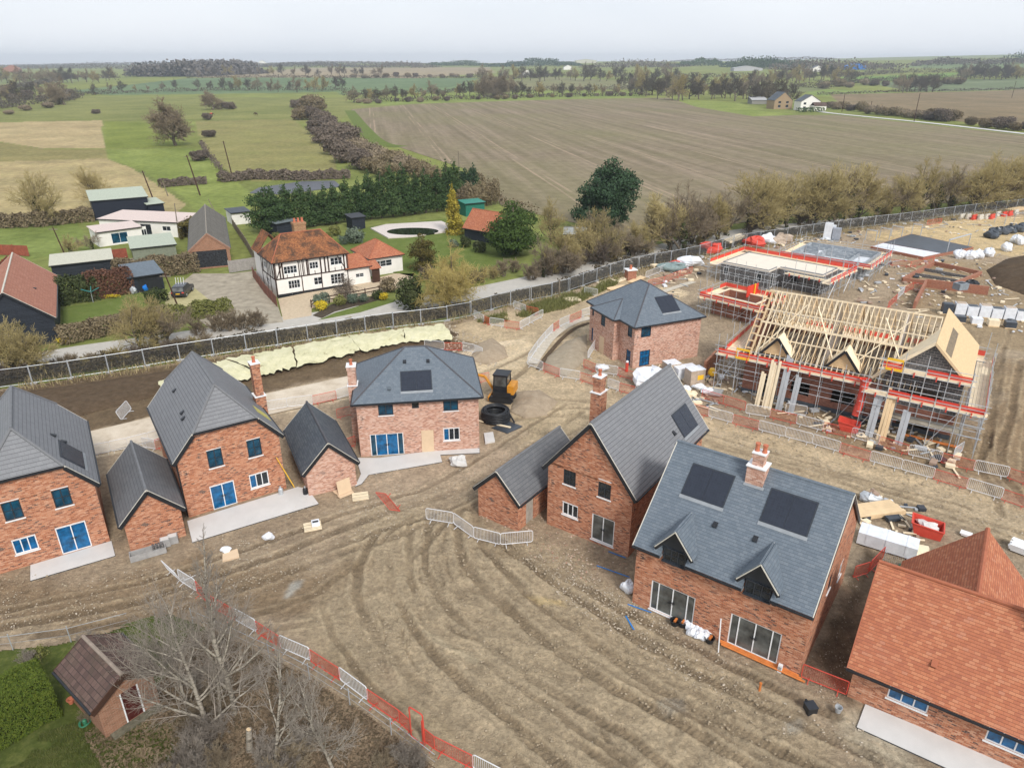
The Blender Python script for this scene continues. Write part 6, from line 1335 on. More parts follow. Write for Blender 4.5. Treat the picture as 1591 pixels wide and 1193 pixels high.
sheet('bed_strip',[(486,490),(515,473),(590,458),(596,464),(520,484),(500,494)],soil('flower_bed_soil',(.05,.04,.03),(.10,.08,.055)),.03)
sheet('grass_strip',[(495,497),(520,486),(600,463),(615,468),(560,485)],lawn,.0)
sheet('black_field_cover',[(388,300),(402,292),(470,282),(520,281),(530,290),(470,298),(440,302)],plain('dark_ground_cover',(.10,.105,.12),.6,var=.2),.05)
# timber-framed cottage
t,wl,rf,S=hip_house('timber_framed_house','white timber-framed cottage with mossy clay roof and a large brick chimney',tuple(Vector(G(431.7,462))),33,10.6,6.6,4.9,3.2,(2.4,8.2),(3.3,3.3),white_render,tile_old,
 {'F':[((1.3,3.2,3.1,4.2),dict(fr=white_paint,n=4,bars=1,sill=False)),((5.0,6.3,3.3,4.3),dict(fr=white_paint,n=3,bars=1,sill=False)),((8.1,9.9,3.4,4.5),dict(fr=white_paint,n=3,bars=1,sill=False)),((1.7,3.4,.9,2.1),dict(fr=white_paint,n=4,bars=1,sill=False)),((5.4,6.6,.9,2.0),dict(fr=white_paint,n=2,bars=1,sill=False)),((7.9,10.0,.6,2.1),dict(fr=white_paint,n=4,bars=2,sill=False))],
  'L':[((1.2,2.6,3.2,4.2),dict(fr=white_paint,n=3,bars=1,sill=False)),((1.5,3.2,.8,1.9),dict(fr=white_paint,n=3,bars=1,sill=False))]},ridge_orange,oh=.3)
beam=plain('dark_oak_beam',(.045,.025,.02),.8,var=.3)
for (p,q,L,us) in (((0,0),(1,0),10.6,(0.06,.8,1.1,3.45,4.0,4.6,4.85,6.6,7.3,7.8,10.1,10.54)),((0,6.6),(0,-1),6.6,(.06,.9,3.0,3.7,4.5,5.5,6.54))):
    m=M();P=lambda s,z:(p[0]+q[0]*s*1.0-(0 if q[0] else .025),p[1]+(q[1]*s if q[1] else -.025),z)
    for s in us:
        for z0,z1 in ((2.55,4.85),): m.beam(P(s,z0),P(s,z1),.13,.05,up=(q[1],-q[0],0) if True else 0)
    for k in range(22 if q[0] else 0):
        s=.5*k+.2
        if not any(a-.1<s<b+.1 for a,b in ((1.3,3.2),(5.,6.3),(8.1,9.9))): m.beam(P(s,2.6),P(s,4.85),.08,.05,up=(0,-1,0))
        elif k%2: m.beam(P(s,2.6),P(s,3.05),.08,.05,up=(0,-1,0))
    for s in (.06,L-.06,L*.35,L*.62): m.beam(P(s,0),P(s,2.5),.13,.05,up=(q[1],-q[0],0))
    m.beam(P(0,2.52),P(L,2.52),.05,.16);m.beam(P(0,4.8),P(L,4.8),.05,.14)
    m.beam(P(.2,2.6),P(1.1,4.6),.05,.12);m.beam(P(L-.3,2.6),P(L-1.4,4.7),.05,.12)
    m.build('timber_frame',beam,t)
M().bx(-.03,10.63,-.04,-.003,-.3,.35).build('plinth',black_paint,t)
ch=M().bx(4.5,6.2,3.4,4.6,6,9.0).bx(4.42,6.28,3.32,4.68,9.0,9.3).build('chimney',cells('old_lichen_brick',.225,.075,[(0,(.2,.12,.05)),(.5,(.34,.17,.09)),(1,(.42,.26,.12))],(.35,.27,.18),.06,.14),t)
for x in (4.8,5.35,5.9): M().lathe([(.2,9.3),(.15,9.85),(.19,9.9)],(x,4.0,0),9).build('chimney_pot',clay_pot,ch,uv=False)
# rear cross roof of the cottage
r=M();r.slab([(-.3,6.9,4.9),(1.7,6.9,7.6),(1.7,10.6,7.6),(-.3,10.6,4.9)][::-1],.12,n=Vector((-.8,0,.6)));r.slab([(1.7,6.0,7.6),(3.7,6.0,4.9),(3.7,10.6,4.9),(1.7,10.6,7.6)],.12,n=Vector((.8,0,.6)));r.build('rear_roof',tile_old,t)
M().bx(0,3.4,6.62,10.3,0,4.9).build('rear_wing',white_render,t)
t,wl,rf,S=hip_house('extension','white single-storey extension with bright orange hipped roof beside the cottage',tuple(Vector(G(577,428))),33,5.4,7.0,2.6,2.1,(2.7,2.7),(2.9,4.0),white_render,tile_orange,{'F':[((.6,3.6,1.1,2.1),dict(fr=white_paint,n=3,bars=1,sill=False))]},ridge_orange,oh=.3)
t,wl,rf,S=hip_house('extension','small white link building with orange roof and two little windows against the cottage',tuple(Vector(G(541,444))),33,3.6,5.5,2.5,1.5,(1.2,3.2),(2.6,2.6),white_render,tile_orange,{'F':[((1.3,2.6,1.0,1.6),dict(fr=white_paint,n=2,bars=1,sill=False))]},ridge_orange,oh=.25)
M().bx(3.65,4.9,-.6,-.45,0,2.2).build('porch_post',dark_wood,t);M().slab([(3.4,-.9,2.2),(5.1,-.9,2.2),(5.1,1.2,3.0),(3.4,1.2,3.0)],.1).build('porch_roof',tile_orange,t)
# garden buildings
t,wl,rf,S=gable_house('garden_barn','black weatherboarded barn with orange tiled roof beside the round cypress','barn',tuple(Vector(G(722,371))),-38,8.2,5.5,2.3,2.8,weatherboard,tile_orange,{},ridge_orange,axis='x',oh=.35,ov=.25,vm=ridge_orange)
lowbox('garden_store','teal green container standing behind the small black barn','container',(724,336),(753,333),3.5,2.6,plain('teal_cladding',(.02,.15,.11),.6),plain('teal_roof',(.04,.22,.17),.6),.2)
lowbox('shed','dark open garden shed under the tall evergreen hedge','shed',(548,357),(568,354.5),3,2.3,weatherboard,plain('dark_felt',(.06,.065,.075),.8),.2)
lowbox('shed','low black shed with blue-grey roof behind the cottage roof','shed',(432,366),(463,360),4,2.2,weatherboard,plain('blue_grey_roof',(.15,.18,.19),.7),.2)
lowbox('garage','flat-roofed garage left of the evergreen hedge','garage',(362,349),(390,346),5,2.3,white_render,plain('dark_flat_roof',(.07,.08,.095),.7),.1)
t,wl,rf,S=gable_house('shed','small garden shed with pale grey roof between bare trees','shed',tuple(Vector(G(876,378))),-8,4.,2.6,1.7,.9,weatherboard,plain('pale_grey_felt',(.30,.32,.32),.8),{},ridge_grey,axis='x',oh=.2,ov=.15)
po=thing('pond','oval dark pond set in pale paving on the cottage lawn','pond',(*G(640,361),0));o=po.location
M().prism([tuple(Vector(G(*p))-Vector((o.x,o.y))) for p in [(576,356),(600,350),(686,345),(700,352),(697,361),(640,369),(603,371)]],-.1,.22).build('paving',plain('pale_paving',(.60,.54,.50),.85,var=.08),po)
M().prism([(9.2*.55*math.cos(rad(a))+.2,5.2*.62*math.sin(rad(a))-.2) for a in range(0,360,15)],.0,.25).build('water',plain('dark_water',(.018,.024,.014),.08,.6),po)
# people-free yard things: car, posts, dryer
car=thing('parked_car','dark estate car with white roof bars parked on the mossy drive','car',(*G(285,457),0),rad(97))
def car_body(t,L,Wd,H,mat):
    pr=[(-L/2,.35),(-L/2,.85),(-L/2+.12,.98),(-L/2+.45,H),(.35,H),(1.0,1.0),(L/2-.15,.9),(L/2,.7),(L/2,.35)];V=[];n=len(pr)
    for s in (-1,1):
        for x,z in pr: V.append((x,s*(Wd/2-(.16 if z>1.1 else .0)),z))
    m=M().add(V,[tuple(range(n))[::1],tuple(range(n,2*n))[::-1]]+[((i+1)%n,i,n+i,n+(i+1)%n) for i in range(n)]);b=m.build('body',mat,t)
    for s in (-1,1): M().slab([(-L/2+.5,s*(Wd/2-.07),1.02),(.85,s*(Wd/2-.07),1.02),(.3,s*(Wd/2-.14),H-.1),(-L/2+.65,s*(Wd/2-.14),H-.1)],.03,n=Vector((0,s,0))).build('side_window',glass,b)
    M().slab([(-L/2+.1,-Wd/2+.2,1.0),(-L/2+.1,Wd/2-.2,1.0),(-L/2+.4,Wd/2-.25,H-.1),(-L/2+.4,-Wd/2+.25,H-.1)],.03,n=Vector((-1,0,.4)).normalized()).build('rear_window',glass_grey,b)
    M().slab([(1.02,-Wd/2+.2,1.04),(1.02,Wd/2-.2,1.04),(.42,Wd/2-.25,H-.06),(.42,-Wd/2+.25,H-.06)],.03,n=Vector((.8,0,.6))).build('windscreen',glass_grey,b)
    for x in (-L/2+.75,L/2-.8):
        for s in (-1,1):
            w=M().tube((x,s*(Wd/2-.1),.32),(x,s*(Wd/2+.03),.32),.32,14).build('wheel',black_paint,t,uv=False);M().tube((x,s*(Wd/2+.0),.32),(x,s*(Wd/2+.04),.32),.19,10).build('rim',galv,w,uv=False)
    for s in (-1,1): M().box((-L/2-.01,s*(Wd/2-.22),.85),(.06,.3,.16)).build('tail_light',red_plastic,t);M().box((L/2-.02,s*(Wd/2-.25),.72),(.08,.3,.14)).build('headlight',white_paint,t)
    M().box((-L/2-.02,0,.68),(.03,.55,.12)).build('number_plate',yellow_plastic,t);return b
car_body(car,4.5,1.85,1.6,plain('dark_car_paint',(.02,.022,.028),.25,.6))
for s in (-.45,-.1,.25,.6): M().beam((-.4,s,1.6),(-.2,s,2.5),.05,.05).build('roof_bar',white_paint,car)
def pole(px,top_px,lab,r=.11,nm='telegraph_pole',arm=True):
    A=Vector(G(*px));dep=A.y*CP+CAMH*SP;h=(px[1]-top_px[1])/(FX*CP)*dep*1.02
    t=thing(nm,lab,'pole',(A.x,A.y,0));M().tube((0,0,-.2),((top_px[0]-px[0])/FX*dep,0,h),r*1.15,7,r*.8).build('pole_shaft',dark_wood if arm else old_wood,t,uv=False)
    if arm: M().beam(((top_px[0]-px[0])/FX*dep-.7,0,h-.4),((top_px[0]-px[0])/FX*dep+.7,0,h-.4),.1,.12).build('cross_arm',old_wood,t)
    return t,h
pole((240,314),(231,272),'leaning telegraph pole behind the navy barn',.15);pole((311,303),(301,250),'tall telegraph pole on the grass beyond the old workshop',.16);pole((362,278),(356,228),'telegraph pole with a blue box beside the farm track',.16);pole((261,304),(257,285),'short post right of the leaning telegraph pole',.12,'post',False);pole((282,489),(269,430),'wooden pole beside the dark car on the mossy drive',.1);pole((108,411),(97,359),'thin wooden pole at the end of the rust-brown fence',.1);pole((714,272),(713,240),'pale pole standing at the edge of the ploughed field',.16,'pole',False);pole((335,330),(327,312),'thin post beside the yellow-leaved workshop roof',.1,'post',False);pole((278,368),(281,322),'grey pole at the right end of the white cabins',.1,'post',False);pole((300,415),(305,398),'short wooden post in front of the old workshop',.1,'post',False)
pole((868.6,458),(868.6,436),'thick steel post in the long fence line behind the dug hole',.13,'post',False)
for i,(x,y,yt) in enumerate(((1308,174,150),(1420,189,153),(1352,172,160),(1572,152,131))): pole((x,y),(x,yt),ordw(i)+' distant telegraph pole from the left along the far lane',.2)
t=thing('clothes_dryer','teal rotary clothes dryer on the barn lawn','clothes dryer',(*G(145,470),0));M().tube((0,0,0),(0,0,1.7),.04,6).build('mast',galv,t,uv=False)
for k in range(4): a=k*math.pi/2+.4;M().tube((0,0,1.5),(1.1*math.cos(a),1.1*math.sin(a),2.0),.04,5).build('arm',plain('teal_line',(.05,.30,.30),.6) if k==0 else bpy.data.materials['teal_line'],t,uv=False)
# little brick summer house in the foreground garden
ga=rad(35);P0=Vector(G(165,1146));P1=Vector(G(249,1090));yaw=math.degrees(math.atan2((P1-P0).y,(P1-P0).x))
t,wl,rf,S=gable_house('garden_shed','brick garden shed with brown tiled roof and dark red door below the birches','shed',tuple(P0),yaw,(P1-P0).length,3.7,2.2,.85,brick_garden,tile_brown,{'F':[((1.05,1.95,.05,1.95),None)],'L':[((.9,2.3,.75,1.5),dict(fr=dark_wood,gl=glass,n=2,sill=False))]},plain('lichen_ridge',(.27,.22,.18),.9),oh=.3,ov=.22,vm=dark_wood,bm=dark_wood)
M().bx(1.12,1.88,.05,.1,.05,1.95).build('door',plain('dark_red_door',(.075,.016,.014),.35,.5,var=.25),t)
M().bx(1.05,1.12,.0,.1,.05,1.95).bx(1.88,1.95,0,.1,.05,1.95).build('door_frame',white_paint,t);M().bx(.2,2.6,-.5,-.02,-.1,.08).build('step',plain('mossy_paving',(.13,.12,.085),.9,var=.4,scale=5),t)
t=thing('plant_pot','orange clay pot beside the garden shed corner','pot',(*G(111,1092),0));M().lathe([(.1,0),(.16,.26),(.18,.28),(.12,.28)],n=10,cap=False).build('pot_body',clay_pot,t,uv=False);M().lathe([(.17,.25),(.19,.25),(.19,.31),(.17,.31)],n=10,cap=False).build('rim',clay_pot,t,uv=False)
t=thing('garden_hose','coil of green hose on the grass by the garden shed','hose',(*G(133,1125),0));m=M();m.add(*ring(.22,.1,20,.03));m.add(*ring(.26,.15,20,.03));m.build('hose_loops',plain('green_hose',(.04,.18,.10),.5),t,uv=False);M().lathe([(.1,0),(.1,.3),(.05,.34)],n=8).build('hose_reel',bpy.data.materials['green_hose'],t,uv=False)
# far farmhouse group at the right and distant farms
t,wl,rf,S=gable_house('farmhouse','distant white farmhouse with dark roof at the end of the ploughed field','house',tuple(Vector(GT(1243,172)[:2])),10,15,9,6.0,4.0,white_render,slate_dark,{'F':[((2,4,1,2.5),dict(n=2,fr=dark_frame)),((2,4,3.8,5.2),dict(n=2,fr=dark_frame)),((9,11,3.8,5.2),dict(n=2,fr=dark_frame))]},ridge_dark)
M().bx(8,17,-5,0,0,3.2).build('annexe',white_render,t);M().slab([(7.5,-5.5,3.2),(17.5,-5.5,3.2),(17.5,-2.4,5.4),(7.5,-2.4,5.4)],.2).slab([(7.5,-2.4,5.4),(17.5,-2.4,5.4),(17.5,.4,3.2),(7.5,.4,3.2)],.2).build('annexe_roof',tile_brown,t)
t,wl,rf,S=gable_house('farmhouse','distant tall tan brick farmhouse with dark gables among bare trees','house',tuple(Vector(GT(1202,170)[:2])),8,14,12,6,5.5,plain('tan_brick',(.33,.24,.15),.9),slate_dark,{'F':[((3,5,1,2.8),dict(n=2)),((9,11,1,2.8),dict(n=2)),((3,5,3.8,5.3),dict(n=2)),((9,11,3.8,5.3),dict(n=2))]},ridge_dark)
lowbox('farm_shed','low distant shed with pale roof left of the tan farmhouse','shed',(1168,162),(1192,162),12,3.0,plain('dull_cladding',(.25,.24,.22),.9),plain('pale_sheet_roof',(.42,.43,.44),.8),2.5)
def fard(px,W,D,E,rise,wm,rm,lab,yaw=10):
    p=GT(*px);t,_,_,_=gable_house('farmhouse',lab,'house',p[:2],yaw,W,D,E,rise,wm,rm,{},ridge_dark);t.location.z=p[2];return t
fard((812,118),18,10,6,5,white_render,tile_barn,'far red-roofed farmhouse in the trees beyond the ploughed field')
fard((876,109),22,12,7,5,white_render,slate_dark,'far white farmhouse among trees left of centre');fard((5,113),40,18,9,9,plain('far_red_brick',(.35,.16,.11),.9),tile_barn,'far red-roofed farm at the left edge near the horizon')
fard((402,101),30,14,10,8,white_render,slate_dark,'far white house group on the left skyline');fard((1262,112),26,12,7,5,white_render,slate_dark,'far white farmhouse beside a dark clump of trees');fard((1318,109),45,18,8,6,blue_plastic,blue_plastic,'far barn covered in bright blue sheeting');fard((1140,111),70,18,6,5,plain('far_grey',(.4,.4,.42),.8),plain('far_grey_roof',(.45,.46,.48),.8),'far long grey barn under the dark wood');fard((895,99),80,20,10,5,felt_pale,felt_pale,'far pale long barn on the central skyline')
# two horses in the paddock
def horse(px,lab,coat,rug=None,rz=0.):
    t=thing('horse',lab,'horse',(*G(*px),0),rz);V=[];E=[];Rr=[]
    def J(p,r,par=None):
        V.append(p);Rr.append(r)
        if par is not None: E.append((par,len(V)-1))
        return len(V)-1
    a=J((0,0,1.2),.32);b=J((.5,0,1.22),.3,a);c=J((.8,0,1.35),.2,b);n=J((1.15,0,1.15),.13,c);h=J((1.4,0,.75),.11,n);J((1.55,0,.45),.07,h);d=J((-.55,0,1.25),.3,a);tl=J((-.85,0,1.2),.07,d);J((-.95,0,.6),.05,tl)
    for s in (-.16,.16):
        k=J((.55,s,.95),.13,b);k=J((.57,s,.5),.065,k);J((.55,s,.02),.055,k);k=J((-.6,s,.95),.16,d);k=J((-.5,s,.7),.09,k);k=J((-.68,s,.5),.06,k);J((-.62,s,.02),.055,k)
    me=bpy.data.meshes.new('horse_body');me.from_pydata(V,E,[]);o=link('body',me,t);me.materials.append(coat);sk=o.modifiers.new('s','SKIN')
    for i,vv in enumerate(me.skin_vertices[0].data): vv.radius=(Rr[i],Rr[i]);vv.use_root=(i==0)
    o.modifiers.new('u','SUBSURF').levels=1
    if rug: M().blob((-.05,0,1.28),(.72,.36,.34),3,.03,12,8).build('rug',rug,t,uv=False)
    return t
horse((329,181),'brown horse in a red rug grazing left of the hedge clumps',dark_wood,red_plastic,.3).scale=(1.25,)*3;horse((398,180),'dark horse grazing alone in the far paddock',dark_wood,None,2.8).scale=(1.25,)*3
# ================================================================ vegetation
def rodmesh(name,S,mat,n=3):
    """S: list of (p,q,r0,r1) -> open n-sided rods"""
    A=np.array([(*s[0],*s[1],s[2],s[3]) for s in S],'f');P,Q,r0,r1=A[:,:3],A[:,3:6],A[:,6],A[:,7]
    d=Q-P;d/=np.linalg.norm(d,axis=1)[:,None]+1e-9;h=np.where(np.abs(d[:,2:3])>.9,np.array([[1,0,0]]),np.array([[0,0,1]]));a=np.cross(d,h);a/=np.linalg.norm(a,axis=1)[:,None]+1e-9;b=np.cross(d,a)
    V=[]
    for i in range(n):
        t=2*math.pi*i/n;k=a*math.cos(t)+b*math.sin(t);V+=[P+k*r0[:,None],Q+k*r1[:,None]]
    V=np.stack(V,1);N=len(S);base=np.arange(N)[:,None]*(2*n);F=[base+np.array([[2*i,2*((i+1)%n),2*((i+1)%n)+1,2*i+1]]) for i in range(n)]
    return npmesh(name,V.reshape(-1,3),np.concatenate(F),mat)
def grow(seed,H,r0,levels=4,kids=(5,5,5,4),spread=.75,up=.25,trunk=.35,lens=.55,wob=.18,droop=0.,multi=1,minr=.012,lean=(0,0),segs=4):
    """recursive bare tree -> (thick segments, twig segments)"""
    rr=random.Random(seed);big=[];fine=[]
    def br(p,d,L,r,lv):
        n=segs if lv<2 else 3;pts=[p];q=p.copy();dd=d.copy()
        for i in range(n):
            dd=(dd+Vector((rr.gauss(0,wob),rr.gauss(0,wob),rr.gauss(0,wob)*.6+ (up*.15 if lv else .05)-droop*lv*.12))).normalized();q=q+dd*L/n;pts.append(q.copy())
        re=max(minr*.6,r*.45)
        for i in range(n):
            ra=r+(re-r)*i/n;rb=r+(re-r)*(i+1)/n;(big if lv<2 else fine).append((pts[i],pts[i+1],max(ra,minr),max(rb,minr)))
        if lv>=levels: return
        k=kids[min(lv,len(kids)-1)]
        for j in range(k):
            t=(trunk if lv==0 else .2)+(1-(trunk if lv==0 else .2))*(j+rr.random())/k;t=min(t,.999);i=int(t*n);f=t*n-i;o=pts[i].lerp(pts[i+1],f);ax=(pts[i+1]-pts[i]).normalized()
            th=rr.uniform(0,6.283);s=ax.orthogonal().normalized();s=(s*math.cos(th)+ax.cross(s)*math.sin(th))
            sp=spread*rr.uniform(.6,1.25);nd=(ax*math.cos(sp)+s*math.sin(sp)+Vector((0,0,up*.4))).normalized()
            br(o,nd,L*lens*rr.uniform(.7,1.2)*(1.15-.45*t if lv==0 else 1-.3*t),max(minr,(r+(re-r)*t)*.62),lv+1)
        # leader
        if lv<levels: br(pts[-1],dd,L*lens*.8,re,lv+1)
    for m in range(multi):
        a=rr.uniform(0,6.28);o=Vector((math.cos(a)*.25,math.sin(a)*.25,0))*(multi>1)
        dv=Vector((lean[0]+(rr.gauss(0,.3) if multi>1 else 0),lean[1]+(rr.gauss(0,.3) if multi>1 else 0),1)).normalized();br(o+Vector((0,0,-.15)),dv,H*.5,r0,0)
    return big,fine
def leafcloud(seed,blobs,n,size,flat=.0,surf=.75):
    """many small leaf clumps spread in the outer shell of lumpy ellipsoids [(c,r)]"""
    r=np.random.RandomState(seed);w=np.array([b[1][0]*b[1][1]+b[1][2]*b[1][0] for b in blobs]);w=w/w.sum();k=r.choice(len(blobs),n,p=w)
    c=np.array([b[0] for b in blobs])[k];ra=np.array([b[1] for b in blobs])[k]
    d=r.normal(size=(n,3));d/=np.linalg.norm(d,axis=1)[:,None];rad_=surf+(1-surf)*r.rand(n)+.12*r.normal(size=n)*1
    P=c+d*ra*np.clip(rad_,.2,1.18)[:,None]
    nn=d+.65*r.normal(size=(n,3));nn/=np.linalg.norm(nn,axis=1)[:,None];t=np.cross(nn,r.normal(size=(n,3)));t/=np.linalg.norm(t,axis=1)[:,None];b=np.cross(nn,t)
    s=size*(.6+.8*r.rand(n))[:,None];V=np.stack([P-t*s*.5,P+b*s*.32,P+t*s*.6,P-b*s*.32],1)
    return V.reshape(-1,3)
def leafmesh(name,V,mat): n=len(V)//4;return npmesh(name,V,np.arange(4*n).reshape(n,4),mat)
bark_grey=plain('grey_brown_bark',(.15,.125,.095),.95,.1,var=.3,scale=4);bark_birch=None
t=NT('birch_bark');o=t.obj();mpp=t.n('ShaderNodeMapping',{'Vector':o});mpp.inputs['Scale'].default_value=(1,1,4);bark_birch=t.out(t.ramp(t.noise(mpp.outputs[0],2.5,5,.7),[(.38,(.08,.068,.055)),(.46,(.27,.24,.195)),(.7,(.44,.40,.34))]),.9,.1)
def tw(name,a,b): return leafmat(name,[(.3,a),(.7,b)],1.2)
twig_brown=tw('brown_twigs',(.19,.15,.105),(.32,.26,.175));twig_olive=tw('olive_twigs',(.27,.225,.10),(.42,.34,.16));twig_yellow=tw('willow_twigs',(.34,.27,.085),(.46,.37,.14));twig_purple=tw('purplish_twigs',(.105,.085,.07),(.20,.16,.125));twig_pale=tw('birch_twigs',(.20,.172,.145),(.36,.315,.265));twig_hazed=tw('hazed_wood_twigs',(.12,.11,.10),(.21,.185,.155));twig_lane=tw('olive_yellow_twigs',(.33,.27,.12),(.50,.41,.20));twig_far=tw('far_twigs',(.085,.075,.058),(.15,.125,.09))  # left far wood's twigs are paler: haze painted into their colour
leaf_dark=leafmat('dark_evergreen',[(.25,(.02,.042,.014)),(.5,(.045,.08,.028)),(.75,(.095,.14,.05))],.9)
leaf_pine=leafmat('pine_needles',[(.25,(.02,.04,.022)),(.5,(.04,.075,.037)),(.75,(.07,.115,.058))],.9)
leaf_cyp=leafmat('cypress_green',[(.25,(.035,.06,.014)),(.5,(.07,.115,.027)),(.75,(.13,.175,.05))],1.1)
leaf_gold=leafmat('golden_conifer',[(.3,(.14,.12,.02)),(.5,(.27,.22,.03)),(.72,(.42,.34,.06))],1.2)
leaf_yew=leafmat('bronze_yew',[(.3,(.06,.05,.015)),(.5,(.12,.10,.03)),(.72,(.20,.17,.05))],1.2)
leaf_ivy=leafmat('ivy_leaves',[(.3,(.022,.035,.012)),(.5,(.05,.065,.022)),(.72,(.10,.11,.05))],1.4)
leaf_hedge=leafmat('clipped_hedge',[(.28,(.035,.062,.010)),(.5,(.07,.105,.016)),(.75,(.135,.165,.025))],7.)
leaf_copper=leafmat('copper_hedge',[(.3,(.09,.045,.03)),(.5,(.17,.085,.055)),(.72,(.26,.14,.09))],1.3)
leaf_scrub=leafmat('winter_scrub',[(.3,(.11,.085,.055)),(.5,(.19,.15,.09)),(.72,(.28,.23,.14))],1.0)
leaf_bramble=leafmat('bramble',[(.3,(.055,.045,.03)),(.5,(.10,.08,.05)),(.72,(.17,.14,.085))],1.2);leaf_yellow=leafmat('yellow_shrub',[(.3,(.40,.30,.02)),(.7,(.70,.55,.05))],2);leaf_grey=leafmat('grey_green_shrub',[(.3,(.08,.11,.08)),(.7,(.20,.24,.17))],2);leaf_olive=leafmat('olive_shrub',[(.3,(.10,.11,.03)),(.7,(.24,.24,.08))],2)
def tree_thing(nm,lab,cat,loc,segs,mats,group=None,extra=None,z=0,rz=0,sc=1):
    t=thing(nm,lab,cat,(loc[0],loc[1],z),rz,group)
    link('trunk',rodmesh('trunk',segs[0],mats[0],5),t);link('crown',rodmesh('crown',segs[1],mats[1],3),t)
    if extra: link('ivy',leafmesh('ivy',*extra),t)
    t.scale=(sc,)*3;return t
PROTO={}
def proto(key,make):
    if key not in PROTO: PROTO[key]=make()
    return PROTO[key]
class Kind:
    """a plant kind whose copies share their meshes"""
    def __init__(s,nm,cat,parts): s.nm,s.cat,s.parts=nm,cat,parts
    def put(s,loc,lab,group=None,sc=1.,rz=0.,z=0.):
        t=thing(s.nm,lab,s.cat,(loc[0],loc[1],z),rz,group)
        for n,me in s.parts: link(n,me,t)
        t.scale=sc if isinstance(sc,tuple) else (sc,)*3;return t
def bare(seed,tm,nm='bare_tree',cat='tree',ivy=0,**k):
    b,f=grow(seed,**k);P=[('trunk',rodmesh('trunk',b,bark_grey,4)),('crown',rodmesh('crown',f,tm,3))]
    if ivy: P.append(('ivy',leafmesh('ivy',leafcloud(seed,[((0,0,k['H']*.2),(.45,.45,k['H']*.22)),((.3,.1,k['H']*.33),(.35,.35,k['H']*.14))],ivy,.28),leaf_ivy)))
    return Kind(nm,cat,P)
def bushy(seed,mat,r=(1,1,1),n=900,size=.16,nm='shrub',cat='shrub',lumps=6):
    rr=random.Random(seed);bl=[((0,0,r[2]*.75),(r[0]*.8,r[1]*.8,r[2]*.75))]
    for i in range(lumps): a=rr.uniform(0,6.28);z=rr.uniform(.35,1.25);q=rr.uniform(.3,.6);bl.append(((r[0]*q*math.cos(a),r[1]*q*math.sin(a),r[2]*z),(r[0]*.42,r[1]*.42,r[2]*.35)))
    return Kind(nm,cat,[('foliage',leafmesh('foliage',leafcloud(seed,bl,n,size,surf=.6),mat)),('stem',rodmesh('stem',[(Vector((0,0,-.1)),Vector((0,0,r[2]*.9)),.05,.03)]+[(Vector((0,0,.1)),Vector((rr.uniform(-.5,.5)*r[0],rr.uniform(-.5,.5)*r[1],r[2]*.9)),.03,.015) for _ in range(5)],bark_grey,4))])
# hedges
def hedge(nm,lab,px,w,h,mat,n=None,size=.22,seed=1,lump=.12,z=0,dens=150):
    P=[Vector((*G(*p),0)) for p in px];t=thing(nm,lab,'hedge',(P[0].x,P[0].y,z));r=np.random.RandomState(seed);V=[];o=P[0]
    for a,b in zip(P,P[1:]):
        d=b-a;L=d.length;ang=math.atan2(d.y,d.x);m=int(L*(2*h+w)*dens/ (size/.22)**2) if n is None else n
        x=r.rand(m)*(L+w*.5)-w*.25;s=r.rand(m)*(2*h+w);top=(s>h)&(s<h+w);y=np.where(s<h,-w/2,np.where(top,s-h-w/2,w/2));zz=np.where(s<h,s,np.where(top,h,s-h-w))
        bump=lump*(np.sin(x*1.7)+np.sin(x*.73+2)+np.sin(x*3.9+1)*.5)
        y=y*(1+.12*np.sin(x*2.1+zz))+r.normal(size=m)*.09*w;zz=zz*(1+bump/h*.6)+r.normal(size=m)*.05*h*top-.0
        nn=np.stack([r.normal(size=m)*.6,np.where(top,0,np.sign(y))+r.normal(size=m)*.6,np.where(top,1,.15)+r.normal(size=m)*.5],1);nn/=np.linalg.norm(nn,axis=1)[:,None]
        tt=np.cross(nn,r.normal(size=(m,3)));tt/=np.linalg.norm(tt,axis=1)[:,None];bb=np.cross(nn,tt);sz=size*(.6+.8*r.rand(m))[:,None]
        C_=np.stack([x,y,np.maximum(zz,.02)],1);Q=np.stack([C_-tt*sz*.5,C_+bb*sz*.36,C_+tt*sz*.6,C_-bb*sz*.36],1).reshape(-1,3);ca,sa=math.cos(ang),math.sin(ang)
        V.append(np.stack([Q[:,0]*ca-Q[:,1]*sa+a.x-o.x,Q[:,0]*sa+Q[:,1]*ca+a.y-o.y,Q[:,2]],1))
    link('foliage',leafmesh('foliage',np.concatenate(V),mat),t)
    if nm=='bramble_strip': return t
    S=[];rr=random.Random(seed)
    for a,b in zip(P,P[1:]):
        for k in range(max(2,int((b-a).length/.8))): q=a.lerp(b,rr.random())-o;S.append((q,q+Vector((rr.uniform(-.2,.2),rr.uniform(-.2,.2),h*.95)),.04,.02))
    link('stems',rodmesh('stems',S,bark_grey,4),t);return t
mid=[bare(300+i,[twig_olive,twig_olive,twig_lane,twig_brown,twig_lane][i],H=8.,r0=.16,levels=4,kids=(8,6,5,3),spread=.85,up=.24,trunk=.14,lens=.63,multi=2 if i%2 else 3,minr=.0145,ivy=260 if i in (1,3) else 90) for i in range(5)]
oak=[bare(320+i,twig_brown,'oak_tree',H=10.,r0=.38,levels=4,kids=(13,9,7,6),spread=1.05,up=.2,trunk=.2,lens=.68,minr=.028) for i in range(2)]
farT=[bare(340+i,[twig_far,twig_brown,twig_far,twig_olive][i],H=10.,r0=.3,levels=4,kids=(8,6,5,4),spread=[.95,1.1,.85,1.0][i],up=.08,trunk=[.25,.3,.15,.22][i],lens=.64,minr=.035,segs=3) for i in range(4)]
